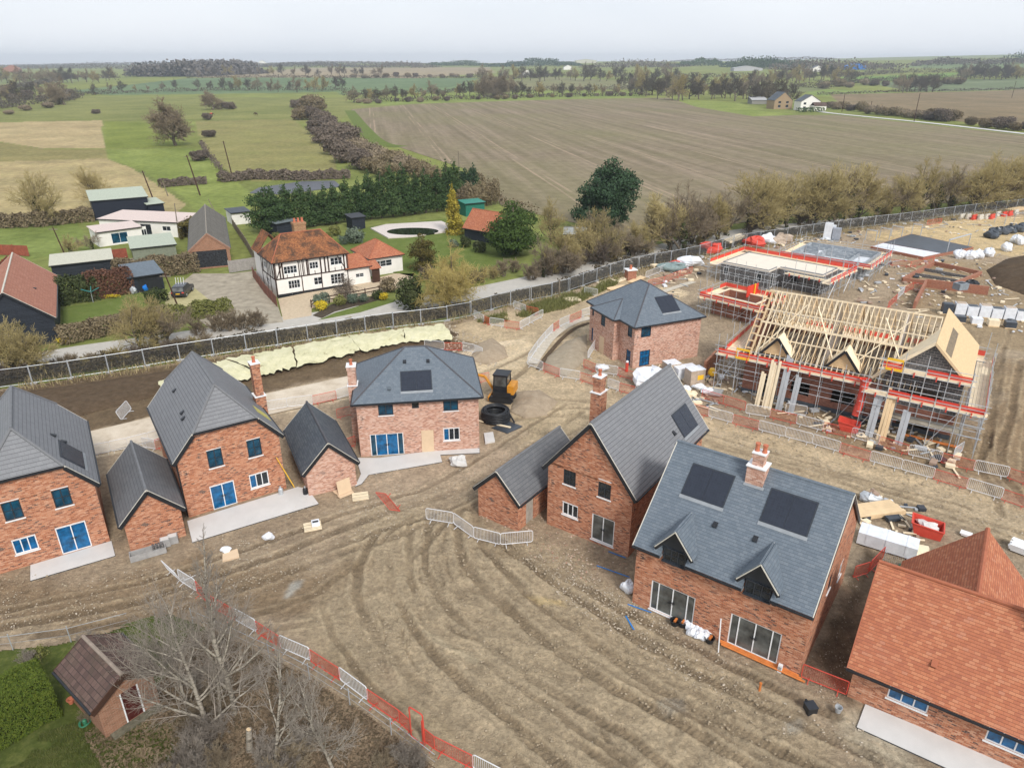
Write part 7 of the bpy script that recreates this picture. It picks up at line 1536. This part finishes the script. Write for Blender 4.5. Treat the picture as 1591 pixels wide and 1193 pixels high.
shrubs=[bare(360+i,[twig_purple,twig_brown,twig_olive][i],'bare_shrub','shrub',H=2.6,r0=.06,levels=3,kids=(6,6,6),spread=.75,up=.15,trunk=.05,lens=.65,multi=5,minr=.013,segs=3) for i in range(3)]
def treeline(px,n,kinds,sc,lab,group,seed,jit=(4,3),far=False,kind_nm=None):
    rr=random.Random(seed);L=[Vector((*p,0)) for p in px];tot=sum((b-a).length for a,b in zip(L,L[1:]));P=[]
    for i in range(n):
        s=(i+.5+rr.uniform(-.35,.35))/n*tot
        for a,b in zip(L,L[1:]):
            if s<=(b-a).length: q=a.lerp(b,s/(b-a).length);break
            s-=(b-a).length
        P.append((q.x,q.y+rr.uniform(-jit[1],jit[1])))
    P.sort()
    for i,(x,y) in enumerate(P):
        g=GT(x,y) if far else (*G(x,y),0.);k=rr.choice(kinds);f=rr.uniform(*sc)
        k.put(g[:2],ordw(i)+' '+lab,group,(f*rr.uniform(.85,1.15),f*rr.uniform(.85,1.15),f),rr.uniform(0,6.28),g[2])
# trees along the lane behind the scaffolds
treeline([(1035,388),(1105,372),(1190,357),(1300,343),(1450,328),(1600,316)],25,mid,(1.25,1.9),'bare tree from the left in the tree row behind the scaffolds','bare trees along the lane',1,(3,2))
treeline([(1050,384),(1200,353),(1400,330),(1600,316)],13,shrubs,(.8,1.3),'bare shrub from the left under the lane trees','shrubs under the lane trees',2,(3,3))
treeline([(840,432),(900,412),(960,398),(1020,385)],11,mid[1:4],(.75,1.05),'grey bare tree from the left in the thicket beside the lane bend','thicket by the lane bend',3,(3,6))
treeline([(820,440),(900,415),(1010,390)],12,shrubs,(1.2,1.9),'bare shrub from the left in the thicket beside the lane bend','thicket by the lane bend',4,(3,5))
for i,(x,y,k,s) in enumerate(((858,378,1,1.15),(935,400,1,1.2),(918,372,3,1.0),(1062,392,3,1.4))): mid[k].put(G(x,y),['pale slender bare tree right of the round cypress','tall pale bare tree before the big pine','dark bushy bare tree left of the big pine','bare tree with ivy at the start of the lane row'][i],None,s,i)
# roadside scrub along the lower lane and the fence
treeline([(5,588),(60,576)],2,mid[0:2],(.85,.95),'scrubby bare tree from the left beside the black barn','scrub by the barn',5)
treeline([(205,548),(245,540),(280,532)],3,[mid[3],mid[1]],(.75,.95),'sprawling bare tree from the left between barn lawn and fence','scrub by the barn lawn',6)
treeline([(300,525),(350,515),(420,505)],5,shrubs[1:],(.9,1.3),'pale bare shrub from the left by the workshop yard entrance','scrub by the yard entrance',7)
treeline([(0,588),(100,575),(220,556),(330,540)],24,shrubs,(.6,1.),'low bare shrub from the left just behind the long fence','low scrub behind the fence',8)
treeline([(450,522),(560,503),(690,485),(800,462)],14,shrubs,(.3,.5),'small bare shrub from the left on the verge before the cottage','verge scrub before the cottage',9)
hedge('bramble_strip','dark bramble strip growing behind the left stretch of the long fence',[(-60,598),(36,586),(159,569),(274,551),(430,527)],2.2,.95,leaf_bramble,size=.24,seed=61,lump=.45,dens=48)
hedge('bramble_strip','low bramble strip behind the middle stretch of the long fence',[(440,526),(572,504),(699,488),(805,462),(868,448)],1.5,.55,leaf_bramble,size=.22,seed=62,lump=.35,dens=45)
hedge('bramble_strip','dark bramble strip behind the right stretch of the long fence',[(880,446),(975,414),(1070,396),(1200,368),(1325,350),(1501,328),(1591,319)],2.,.9,leaf_bramble,size=.3,seed=63,lump=.45,dens=50)
# conifers
def conifer(seed,H,R,mat,n,size,base=.05,shape=1.,nm='conifer',lump=10,rnd=False):
    rr=random.Random(seed);bl=[]
    for i in range(lump):
        f=i/(lump-1);z=H*(base+(.93-base)*f);w=R*((1-f)**shape*.8+.2 if not rnd else .25+.75*math.sin(math.pi*(.18+.74*f)))*rr.uniform(.88,1.1)
        for k in range(3 if f<.8 else 1): a=rr.uniform(0,6.28);bl.append(((w*.42*math.cos(a),w*.42*math.sin(a),z),(w*.62,w*.62,H/lump*.95)))
    return Kind(nm,'tree',[('crown',leafmesh('crown',leafcloud(seed,bl,n,size,surf=.55),mat)),('trunk',rodmesh('trunk',[(Vector((0,0,-.2)),Vector((0,0,H*.9)),R*.09,R*.02)],bark_grey,6))])
leyl=[conifer(400+i,9.,2.9,leaf_dark,5200,.34,.14,.75,lump=10) for i in range(3)]
hb=[(427,346),(450,342),(470,339),(488,336),(506,334),(523,332),(541,330),(559,328),(577,326),(594,324),(611,322),(628,320),(645,318),(662,316),(679,314),(695,312),(708,309)]
for i,(x,y) in enumerate(hb): leyl[i%3].put(G(x,y+14),ordw(i)+' evergreen from the left in the tall dark conifer belt behind the cottage','tall conifer belt',(1.,1.,(.82+.014*i+.3*R.random())),R.uniform(0,6))
conifer(410,8.6,4.6,leaf_dark,8000,.36,.1,.5,rnd=True).put(G(418,360),'broad dark cypress at the left end of the conifer belt',None,1)
conifer(411,9.0,5.2,leaf_cyp,15000,.32,.1,.55,rnd=True).put(G(797,396),'large round green cypress in front of the small orange-roofed barn',None,1)
conifer(412,13.4,6.0,leaf_pine,15000,.46,.14,.5,rnd=True).put(G(948,352),'very tall dark pine behind the bare trees, right one of a pair',None,1)
conifer(413,10.8,4.9,leaf_pine,10000,.42,.1,.6,rnd=True).put(G(925,362),'dark pine in front of the taller one, left of the pair',None,1)
conifer(414,9.6,2.3,leaf_gold,4200,.34,.03,.8).put(G(705,363),'golden pointed conifer by the pond paving',None,1)
conifer(415,5.8,2.9,leaf_yew,5000,.25,.03,.7,rnd=True).put(G(657,420),'bronze green rounded yew on the cottage lawn',None,1)
conifer(416,6.5,2.6,leaf_pine,3200,.34,.1,.6).put(G(722,300),'lone dark conifer top right of the conifer belt, left of two',None,1);conifer(417,7.5,2.4,leaf_pine,3200,.34,.1,.6).put(G(735,300),'lone dark conifer at the right end of the conifer belt',None,1)
for i in range(10): leyl[i%3].put(G(712+i*6.5,330-i*1.6),'',None,1)if False else None
bh=bushy(420,leaf_scrub,(1.6,1.6,2.6),2200,.3,'clipped_tree','tree')
for i in range(9): bh.put(G(715+i*6.8,327-i*1.2),ordw(i)+' brown leafless evergreen from the left at the right end of the conifer belt','browned conifers',(1.,1.,1.25+.15*(i%3)),i)
# garden shrubs
bg_=bushy(430,leaf_ivy,(1.7,1.7,2.3),3200,.26);bg_.put(G(637,481),'big round ivy-green bush at the lane edge below the willow',None,1.35)
wl_=bare(431,twig_yellow,'willow_tree',H=8.6,r0=.26,levels=4,kids=(10,7,6,5),spread=1.15,up=.1,trunk=.12,lens=.74,multi=2,minr=.018,ivy=300);wl_.put(G(694,474),'yellow-twigged willow spreading over the lane',None,1.0)
bushy(432,leaf_grey,(1.5,1.5,1.2),1500,.2).put(G(500,474),'rounded grey-green shrub at the left end of the cottage rail fence',None,1)
bushy(433,leaf_yellow,(1.0,.9,.8),900,.18).put(G(500,481),'bright yellow flowering shrub below the grey-green shrub',None,1.05)
for i,(x,y,m_,s,lab) in enumerate(((529,474,leaf_olive,1.,'olive shrub, left of three along the front bed'),(549,471,leaf_grey,.9,'pale grey shrub, middle of three along the front bed'),(565,469,leaf_grey,.8,'small pale shrub, right of three along the front bed'),(586,464,leaf_ivy,.9,'dark green shrub beside the end of the rail fence'),(597,466,leaf_yellow,.75,'yellowish low shrub at the right end of the bed'),(603,452,leaf_scrub,1.4,'tan bare shrub beyond the rail fence end'),(430,372,leaf_olive,1.,'yellow-green bush behind the cottage roof'),(520,365,leaf_olive,1.3,'yellow bush below the conifer belt'),(510,372,leaf_olive,1.,'olive bush beside the yellow bush behind the cottage'),(553,378,leaf_grey,2.0,'wide grey domed shrub behind the cottage'),(535,380,leaf_grey,1.1,'small grey shrub left of the domed shrub'),(705,384,leaf_grey,1.,'blue-green shrub left of three by the black barn'),(725,384,leaf_ivy,1.3,'dark blue-green shrub in the row by the black barn'),(745,392,leaf_ivy,1.4,'dark shrub between the black barn and the cypress'))):
    bushy(440+i,m_,(1.1,1.1,.95),1100,.2).put(G(x,y),lab,None,s)
b_,f_=grow(470,H=3.2,r0=.14,levels=3,kids=(9,7,6),spread=1.25,up=-.1,trunk=.4,lens=.8,droop=.5,minr=.014,segs=3);tree_thing('weeping_tree','low weeping bare tree before the cottage lower windows','tree',G(541,462),(b_,f_),(bark_grey,twig_purple),sc=1.25)
treeline([(655,430),(690,448),(740,440),(800,420),(810,410)],9,shrubs,(.9,1.3),'bare garden shrub from the left between willow and cypress','garden shrubs',12)
bushy(471,leaf_yellow,(.9,.7,.45),700,.16,'daffodil_clump','flowers').put(G(99,533),'clump of yellow daffodils at the corner of the black barn',None,1)
bushy(472,leaf_yellow,(2.2,.5,.3),500,.14,'daffodil_clump','flowers').put(G(170,462),'row of yellow daffodils before the copper hedge',None,1)
hedge('evergreen_hedge','dark green hedge beside the black barn',[(92,470),(143,462)],3.2,3.,leaf_ivy,size=.3)
hedge('copper_hedge','copper brown hedge between the green hedge and the carport',[(146,461),(200,452)],2.6,3.2,leaf_copper,size=.26,seed=2)
hedge('hedge','olive brown hedge behind the carport and the dark car',[(185,434),(240,428),(303,420)],2.6,2.6,leaf_scrub,size=.28,seed=3,lump=.3)
hedge('hedge','brown clipped hedge between the barn lawn and the lane',[(98,532),(150,520),(200,508),(255,497)],2.0,1.7,leaf_scrub,size=.24,seed=4)
hedge('hedge','rough hedge along the mossy drive by the yard',[(263,500),(310,492),(352,482)],2.,1.6,leaf_olive,size=.26,seed=5,lump=.3)
hedge('hedge','short dark hedge right of the barn lawn',[(238,468),(252,470)],1.8,1.5,leaf_ivy,size=.22,seed=6)
hedge('hedge','brown hedge running behind the navy barn lawn',[(-10,352),(60,350),(140,342)],3,2.2,twig_brown if False else leaf_scrub,size=.4,seed=7,lump=.3)
hedge('hedge','dark low hedge at the end of the farm track',[(252,290),(282,287),(318,285)],2.5,1.6,twig_purple,size=.4,seed=8,lump=.3)
hedge('hedge','dark low hedge across the paddock behind the ground cover',[(345,282),(400,277),(470,279),(540,276)],3,2.0,twig_purple,size=.45,seed=9,lump=.4)
hedge('climbing_hedge','yellow green climber over the old workshop eaves',[(289,372),(300,362),(318,355)],1.6,2.6,leaf_yew,size=.26,seed=10,lump=.3)
# clipped hedge of the near garden, bottom left
t=thing('clipped_hedge','big clipped green hedge in the bottom left corner beside the brick shed','hedge',(*G(20,1140),0))
A=Vector((*G(96,1075),0));B=Vector((*G(92,1040),0));d0=Vector((*G(0,1170),0))-Vector((*G(95,1118),0));ang=math.atan2(d0.y,d0.x)
r=np.random.RandomState(5);hw,hl,hh=1.25,5.2,2.35
c0=Vector((*G(96,1112),0))-t.location;dd=d0.normalized();nn_=Vector((dd.y,-dd.x,0));nn_=nn_ if nn_.y>0 else -nn_
def boxleaf(n,size):
    f=r.choice(5,n,p=[.34,.22,.12,.12,.2]);u=r.rand(n);v=r.rand(n)
    x=np.select([f==0,f==1,f==2,f==3,f==4],[u*hl,u*hl,np.zeros(n),np.full(n,hl),u*hl]);y=np.select([f==0,f==1,f==2,f==3,f==4],[v*2*hw,np.zeros(n),v*2*hw,v*2*hw,np.full(n,2*hw)]);z=np.select([f==0,f==1,f==2,f==3,f==4],[np.full(n,hh),v*hh,v*hh,v*hh,v*hh])
    edge=np.minimum(np.minimum(x,y),np.minimum(2*hw-y,.6));rd=np.where(z>hh-.4,.22*(1-np.clip(edge/.4,0,1)),0)
    z=z-rd+.05*np.sin(x*3+y*2)+r.normal(size=n)*.03;x=x+r.normal(size=n)*.04;y=y+.06*np.sin(x*2+z*3)+r.normal(size=n)*.04
    nrm=np.stack([np.select([f==2,f==3],[-1,1],0),np.select([f==1,f==4],[-1,1],0),np.where(f==0,1,.2)],1)+r.normal(size=(n,3))*.55;nrm/=np.linalg.norm(nrm,axis=1)[:,None]
    tt=np.cross(nrm,r.normal(size=(n,3)));tt/=np.linalg.norm(tt,axis=1)[:,None];bb=np.cross(nrm,tt);s=size*(.5+.9*r.rand(n))[:,None];C_=np.stack([x,y,z],1)
    Q=np.stack([C_-tt*s*.5,C_+bb*s*.3,C_+tt*s*.6,C_-bb*s*.3],1).reshape(-1,3)
    return np.stack([c0.x+Q[:,0]*dd.x+Q[:,1]*nn_.x,c0.y+Q[:,0]*dd.y+Q[:,1]*nn_.y,Q[:,2]],1)
link('foliage',leafmesh('foliage',boxleaf(60000,.07),leaf_hedge),t)
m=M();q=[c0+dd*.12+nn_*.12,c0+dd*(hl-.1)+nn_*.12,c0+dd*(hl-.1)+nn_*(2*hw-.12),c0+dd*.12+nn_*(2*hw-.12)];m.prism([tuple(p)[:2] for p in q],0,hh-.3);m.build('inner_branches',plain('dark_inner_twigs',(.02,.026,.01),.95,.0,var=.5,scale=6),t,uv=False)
# birches of the near garden
def birch(seed,px,H,r0,lean,lab,kids=(10,7,6,4),spread=.6,up=.35,trunk=.25,lens=.5,sc=1.,lv=4):
    b,f=grow(seed,H=H,r0=r0,levels=lv,kids=kids,spread=spread,up=up,trunk=trunk,lens=lens,wob=.09,minr=.0048,lean=lean,segs=5)
    return tree_thing('birch_tree',lab,'tree',G(*px),(b,f),(bark_birch,twig_pale),z=-.05,sc=sc)
birch(501,(364,1108),15.5,.15,(.13,.0),'tallest white-barked birch, behind the brick shed',kids=(14,8,6,5),lens=.38,spread=.75,trunk=.2)
birch(502,(326,1142),10.,.14,(-.16,.08),'leaning birch with branches over the brick shed roof',kids=(11,7,6,4),spread=.95,lens=.58,trunk=.12)
birch(503,(432,1197),10.5,.10,(.02,.0),'slender birch in the middle of the bottom thicket',kids=(10,7,5,4),lens=.46,spread=.75)
birch(504,(521,1200),8.,.09,(-.04,.02),'small birch rightmost in the bottom thicket',kids=(10,7,5,4),lens=.52,spread=.85)
birch(505,(304,1118),9.,.10,(-.36,.3),'low birch leaning far over the shed ridge',kids=(10,7,5,4),spread=.95,lens=.6,trunk=.2)
birch(506,(342,1120),9.5,.10,(.12,.2),'forked birch between the tall birch and the stump',kids=(10,7,5,4),spread=.9,lens=.58)
t=thing('birch_stump','cut white birch stump in the bottom thicket','stump',(*G(388,1165),0));M().tube((0,0,-.1),(.12,.1,1.3),.17,10,.13).build('stump_bark',bark_birch,t,uv=False);M().tube((.118,.098,1.29),(.122,.102,1.31),.12,10).build('cut_face',timber,t,uv=False)
thick=[bare(520+i,[twig_brown,twig_pale,twig_pale][i],'thicket_shrub','shrub',H=2.2,r0=.03,levels=4,kids=(5,5,5,3),spread=.7,up=.15,trunk=.05,lens=.62,multi=5,minr=.0055,segs=3) for i in range(3)]
rr=random.Random(77);PP=[]
while len(PP)<15:
    x=rr.uniform(250,640);y=rr.uniform(1055,1240)
    if y>1030+(x-300)*.42 and not(x<300 and y<1130): PP.append((x,y))
PP.sort()
for i,(x,y) in enumerate(PP): thick[i%3].put(G(x,y),ordw(i)+' leafless thicket shrub from the left under the birches','thicket under the birches',rr.uniform(.7,1.15),rr.uniform(0,6))
for i,(x,y) in enumerate(((140,1120),(133,1012),(50,1030),(600,1190),(655,1195))): thick[i%3].put(G(x,y),['small twiggy shrub by the coiled hose','bare shrub behind the shed by the thin fence','green-tinged shrub above the clipped hedge','bare shrub near the tall red gate','bare shrub at the bottom edge below the tall red gate'][i],None,[.5,.7,.6,.6,.6][i],i)
bushy(540,leaf_olive,(.7,.6,.45),700,.1).put(G(62,1022),'loose yellow-green shrub above the clipped hedge',None,1)
# leaf litter and rough grass under the trees
r=np.random.RandomState(9);Pg=[G(*p) for p in [(130,1140),(250,1060),(330,978),(470,1046),(560,1102),(640,1162),(710,1225),(200,1260)]];A_=np.array(Pg);lo,hi=A_.min(0),A_.max(0);q=lo+(hi-lo)*r.rand(60000,2);q=q[inpoly(q[:,0],q[:,1],Pg)][:16000];n=len(q)
C_=np.stack([q[:,0],q[:,1],np.full(n,.0)+.03*r.rand(n)],1);tt=r.normal(size=(n,3));tt[:,2]*=.4;tt/=np.linalg.norm(tt,axis=1)[:,None];bb=np.cross(tt,np.array([[0,0,1.]])+.4*r.normal(size=(n,3)));bb/=np.linalg.norm(bb,axis=1)[:,None];s=(.05+.1*r.rand(n))[:,None]
link('leaf_litter',leafmesh('leaf_litter',np.stack([C_-tt*s,C_+bb*s*.4,C_+tt*s,C_-bb*s*.4],1).reshape(-1,3),tw('dead_leaves',(.12,.085,.055),(.27,.20,.13))),kind='stuff')
sheet('thicket_floor',[(215,1110),(262,1040),(290,985),(330,975),(470,1042),(560,1098),(640,1158),(715,1222),(420,1260),(330,1190),(290,1150)],soil('leaf_mould',(.085,.065,.04),(.17,.13,.085)),-.035)
def tufts(name,px,n,h,mat,seed,dens=None):
    P=[G(*p) for p in px];A=np.array(P);lo,hi=A.min(0),A.max(0);r=np.random.RandomState(seed);q=lo+(hi-lo)*r.rand(n*8,2);q=q[inpoly(q[:,0],q[:,1],P)&(fbm(q[:,0],q[:,1],3,seed,3)>.4)][:n];m=len(q)
    a=r.rand(m)*6.28;L=h*(.5+r.rand(m));t=np.stack([np.cos(a),np.sin(a),np.zeros(m)],1);C_=np.stack([q[:,0],q[:,1],np.full(m,-.03)],1);top=C_+np.stack([.5*L*r.normal(size=m)*.6,.5*L*r.normal(size=m)*.6,L],1);w=h*.09
    link(name,npmesh(name,np.stack([C_-t*w,C_+t*w,top+t*w*.3,top-t*w*.3],1).reshape(-1,3),np.arange(4*m).reshape(m,4),mat),kind='stuff')
grass_b=leafmat('grass_blades',[(.3,(.085,.10,.025)),(.7,(.20,.20,.075))],1.5);grass_dry=leafmat('dry_grass_blades',[(.3,(.20,.16,.08)),(.7,(.38,.31,.17))],1.)
tufts('garden_grass',[(-30,1193),(30,1150),(150,1110),(170,1150),(260,1100),(330,1150),(420,1230),(200,1260),(-30,1260)],26000,.10,grass_b,3)
tufts('verge_grass',[(-60,600),(160,570),(430,524),(700,487),(870,448),(1070,396),(1300,355),(1591,322),(1591,330),(1325,362),(1070,410),(868,464),(700,505),(430,545),(160,590),(-60,620)],24000,.55,grass_dry,4)
tufts('verge_grass',[(740,500),(870,462),(960,432),(960,442),(880,480),(760,505)],7000,.5,grass_b,5)
# ---- middle and far countryside
for i,(x,y,s,k,lab) in enumerate(((273,226,2.0,0,'great spreading oak in the middle of the left fields'),(332,171,1.65,1,'smaller oak beyond the great one beside a dark hedge'),(100,163,2.2,1,'bare oak on the left by the dark copse'))): oak[k].put(G(x,y),lab,None,s,i)
for i,(x,y,s,lab) in enumerate(((62,347,1.55,'bare spreading tree on the left edge of the tan field'),(155,318,1.35,'bushy bare tree behind the navy barn'),(112,398,.55,'small bare tree beside the white cabins'),(145,388,.5,'twiggy small tree close to the front cabin'))): mid[[0,2,1,3][i]].put(G(x,y),lab,None,s,i*1.3)
P_b=lambda seed,mat,r,n,s:bushy(seed,mat,r,n,s,'hedge_clump','shrub',9)
cl=[P_b(600,twig_purple,(5,4,3.2),5200,.5),P_b(601,leaf_scrub,(5,4,3.2),5200,.5),P_b(602,twig_brown,(5,4,3),5200,.5)]
for i,(x,y,k,s,lab) in enumerate(((150,177,0,.7,'small dark round bush alone in the left field'),(312,249,0,.8,'dark bramble mound on the farm track beside the bright strip'),(322,186,0,.9,'dark low bush by the brown horse'),(355,170,0,1.3,'long dark bush beside the smaller oak'),(325,213,0,.75,'dark bush right of the great oak'),(40,172,2,1.1,'brown bush clump, left of two in the far left field'),(75,168,2,1.2,'brown bush clump, right of two in the far left field'),(15,178,2,.8,'low bush at the left edge of the far left field'))): cl[k].put(G(x,y),lab,None,(s,s,s*.8),i)
hedgepts=[(470,186,1,1.6),(487,172,1,2.2),(462,168,0,1.2),(500,196,0,1.5),(485,186,0,1.5),(512,205,0,1.5),(492,208,0,1.3),(525,218,0,1.5),(505,222,0,1.25),(540,228,0,1.55),(520,240,0,1.3),(556,240,2,1.3),(535,252,0,1.3),(575,246,2,1.2),(560,262,0,1.2),(592,254,2,1.15),(610,260,1,1.1),(580,268,1,1.),(628,266,2,1.1),(600,275,1,.9),(650,274,1,1.),(670,282,1,.9)]
for i,(x,y,k,s) in enumerate(sorted(hedgepts)): cl[k].put(G(x,y),ordw(i)+' dark thorn clump from the left in the hedge beside the ploughed field','thorn hedge beside the ploughed field',(s,s,s*1.0),i*1.1)
treeline([(0,160),(50,152),(100,156)],8,farT,(1.5,2.5),'bare tree from the left in the dark copse at the left edge','copse at the left edge',21,(4,4))
treeline([(0,155),(60,160),(110,150)],6,cl,(1.2,1.8),'dark bush from the left in the left edge copse','copse at the left edge',22,(4,4))
treeline([(130,147),(250,141),(340,139)],9,farT,(.7,1.6),'small bare tree from the left on the hedge below the far green crop','far hedge trees, left',23,(3,2))
treeline([(340,139),(450,142),(540,140)],14,farT,(1.,2.3),'bare tree from the left in the hedge right of the oaks','far hedge trees, centre left',24,(3,2))
treeline([(545,158),(640,154),(760,150),(870,148),(985,148)],34,farT,(.9,1.9),'bare tree from the left in the hedge above the ploughed field','hedge above the ploughed field',25,(3,2))
treeline([(545,162),(700,156),(860,151),(1010,149)],24,cl,(.55,1.),'hedge bush from the left above the ploughed field','bushes above the ploughed field',26,(3,1.5))
treeline([(745,152),(770,150),(800,148)],5,oak,(1.8,2.7),'large bare tree from the left in the clump above the ploughed field','tall clump above the ploughed field',27,(2,2))
treeline([(985,150),(1060,152),(1150,155),(1230,163)],30,farT,(1.6,2.7),'bare tree from the left in the wood around the tan farmhouse','wood round the tan farmhouse',28,(4,5))
treeline([(960,140),(1060,138),(1180,142)],22,farT,(1.6,2.6),'bare tree from the left in the second row behind the farmhouse wood','second row behind the farmhouse wood',29,(4,3))
treeline([(1285,168),(1360,176),(1440,185),(1480,189)],18,cl,(.8,1.4),'dark bush from the left in the hedge along the far lane','hedge along the far lane',30,(3,2))
treeline([(1505,196),(1560,200),(1620,208)],7,cl,(.8,1.3),'bush from the left in the right-hand stretch of the far lane hedge','hedge along the far lane, right',31,(3,2))
hedge('garden_hedge','dark clipped hedge before the distant white farmhouse',[(1240,175),(1278,174)],3,2.6,leaf_dark,size=1.,dens=40,seed=31)
treeline([(1395,143),(1420,142),(1450,142)],10,farT,(1.8,3.),'bare tree from the left in the group between the right-hand fields','tree group in the right-hand fields',32,(3,2),True)
treeline([(1270,138),(1340,134),(1400,132),(1500,130)],12,cl,(1.3,2.2),'bush from the left in the hedge across the right-hand fields','hedge across the right-hand fields',33,(3,2),True)
treeline([(1490,124),(1540,123),(1600,123)],18,farT,(1.8,3.),'bare tree from the left in the right edge copse','right edge copse',34,(3,3),True)
treeline([(1165,133),(1260,128),(1330,126)],22,farT,(1.8,3.),'bare tree from the left around the far white farm','trees round the far farm',35,(4,3),True)
treeline([(745,128),(830,125),(960,124),(1060,126)],26,farT,(1.8,3.2),'bare tree from the left in the belt behind the central crop','belt behind the central crop',36,(4,3),True)
treeline([(540,122),(640,120),(740,121)],12,cl,(1.2,1.8),'bush from the left along the far tan field','hedge along the far tan field',37,(3,1),True)
treeline([(300,121),(400,117),(520,118),(600,119)],22,farT,(1.5,2.6),'bare tree from the left below the far tan field','trees below the far tan field',38,(3,1.5),True)
treeline([(0,128),(60,131),(130,128),(185,126)],20,farT,(1.6,3.),'bare tree from the left in the far left hedge','far left hedge',39,(3,2),True)
# continuous hedgerows between the far fields
def hedgerow(lab,px,h,seed,mat=None,size=1.1):
    L=[Vector(GT(*q)) for q in px];r=np.random.RandomState(seed);t=thing('hedgerow',lab,'hedge',L[0]);V=[]
    for a,b in zip(L,L[1:]):
        n=int((b-a).length*h*2.2/size**1.5)+20;u=r.rand(n);env=.45+.35*np.sin(u*(b-a).length/9.+seed)**2+.5*r.rand(n)*np.sin(u*(b-a).length/23.+seed)**2
        P=np.stack([a.x+(b.x-a.x)*u,a.y+(b.y-a.y)*u,a.z+(b.z-a.z)*u],1)-np.array(L[0]);P[:,:2]+=r.normal(size=(n,2))*h*.3;P[:,2]+=r.rand(n)**.8*h*env
        nn=r.normal(size=(n,3));nn/=np.linalg.norm(nn,axis=1)[:,None];tt=np.cross(nn,r.normal(size=(n,3)));tt/=np.linalg.norm(tt,axis=1)[:,None];bb=np.cross(nn,tt);s=(size*(.5+r.rand(n)))[:,None]
        V.append(np.stack([P-tt*s*.5,P+bb*s*.35,P+tt*s*.5,P-bb*s*.35],1).reshape(-1,3))
    link('foliage',leafmesh('foliage',np.concatenate(V),mat or twig_far),t);return t
hedgerow('low continuous hedge along the top edge of the ploughed field',[(545,160),(700,156),(860,151),(1010,149)],5,1)
hedgerow('hedge line below the far green crop on the left',[(110,150),(180,146),(340,141),(540,141)],5,2)
hedgerow('hedge line between the far green crop and the tan field',[(290,122),(420,121),(520,122),(745,122)],6,3,None,1.6)
hedgerow('hedge line across the second field behind the ploughed field',[(530,149),(640,147),(745,143),(960,140)],6,4)
hedgerow('curved hedge on the far left below the woods',[(0,141),(60,132),(115,121),(185,122)],7,5,None,1.6)
hedgerow('hedge line behind the farmhouse wood',[(960,140),(1100,139),(1240,135),(1290,139)],8,6,None,1.4)
hedgerow('hedge between the right-hand brown field and green field',[(1270,148),(1400,143),(1480,142),(1600,139)],3,7)
hedgerow('hedge above the right-hand green field',[(1270,134),(1350,128),(1460,123),(1620,121)],8,8,None,1.5)
hedgerow('upper hedge on the right below the blue-green slope',[(1300,120),(1400,114),(1500,112),(1620,110)],9,9,None,1.8)
hedgerow('long distant hedge in the central fields',[(745,127),(860,119),(1000,121),(1160,120)],8,10,None,1.7)
hedgerow('dark hedge beside the left edge copse',[(-20,172),(40,163),(100,158),(120,152)],9,11)
hedgerow('bramble hedge running down beside the oak track',[(312,222),(322,240),(345,268),(362,282)],1.8,12,twig_purple,.5)
hedgerow('thorny bottom edge of the ploughed field by the cottage trees',[(700,274),(740,275),(780,318),(830,334)],2.2,13,leaf_scrub,.5)
# far woods: each reads as one mass
def wood(lab_nm,px0,px1,depth,h,mat,n,seed,size=4.):
    A=Vector(GT(*px0));B=Vector(GT(*px1));r=np.random.RandomState(seed);u=r.rand(n);d=(B-A);nrm=Vector((-d.y,d.x,0)).normalized();dep=r.rand(n)*depth
    env=np.clip(np.sin(np.pi*u),0,1)**.35*(.72+.2*np.sin(u*9+seed)+.14*np.sin(u*31+seed*2)+.1*np.sin(u*77));z=r.rand(n)**.6*h*env
    P=np.stack([A.x+d.x*u+nrm.x*dep,A.y+d.y*u+nrm.y*dep,A.z+(B.z-A.z)*u+z],1);nn=r.normal(size=(n,3));nn[:,2]=np.abs(nn[:,2]);nn/=np.linalg.norm(nn,axis=1)[:,None];tt=np.cross(nn,r.normal(size=(n,3)));tt/=np.linalg.norm(tt,axis=1)[:,None];bb=np.cross(nn,tt);s=(size*(.5+r.rand(n)))[:,None]
    link(lab_nm,leafmesh(lab_nm,np.stack([P-tt*s*.5,P+bb*s*.4,P+tt*s*.5,P-bb*s*.4],1).reshape(-1,3),mat),kind='stuff')
wood('far_wood',(190,120),(305,120),260,34,twig_hazed,15000,1,5.);wood('far_wood',(660,103),(740,103),160,20,leaf_dark,3000,2);wood('far_wood',(750,105),(900,103),260,26,leaf_dark,5200,3);wood('far_wood',(1035,104),(1160,103),300,22,leaf_dark,4000,4);wood('far_wood',(1165,108),(1275,106),250,28,leaf_dark,4600,5);wood('far_wood',(1548,94),(1640,94),300,26,leaf_dark,3000,6)
wood('far_tree_belt',(-60,108),(190,108),200,22,twig_far,4200,7);wood('far_tree_belt',(310,106),(545,105),200,20,twig_far,4800,8);wood('far_tree_belt',(545,106),(660,106),160,20,twig_far,2200,9);wood('far_tree_belt',(895,106),(1040,106),260,22,twig_far,3000,10);wood('far_tree_belt',(1275,112),(1420,108),260,24,twig_far,3600,11);wood('far_tree_belt',(1420,104),(1640,100),300,20,twig_far,3600,12)
wood('far_tree_belt',(1040,96),(1300,92),400,20,twig_far,3000,13,6.);wood('far_tree_belt',(1280,90),(1640,86),500,22,twig_far,4200,14,7.);wood('far_tree_belt',(0,103),(300,102),300,18,twig_far,3000,15,5.);wood('far_tree_belt',(330,102),(700,102),300,16,twig_far,3400,16,5.)
for i,(x,y,s) in enumerate(((1238,118,1.6),(1279,116,1.7),(1290,116,1.5))): conifer(650+i,11,4.,leaf_dark,900,1.2,.05,.5).put(GT(x,y)[:2],ordw(i)+' dark conifer from the left by the far white farm','dark conifers by the far farm',s,0,GT(x,y)[2])
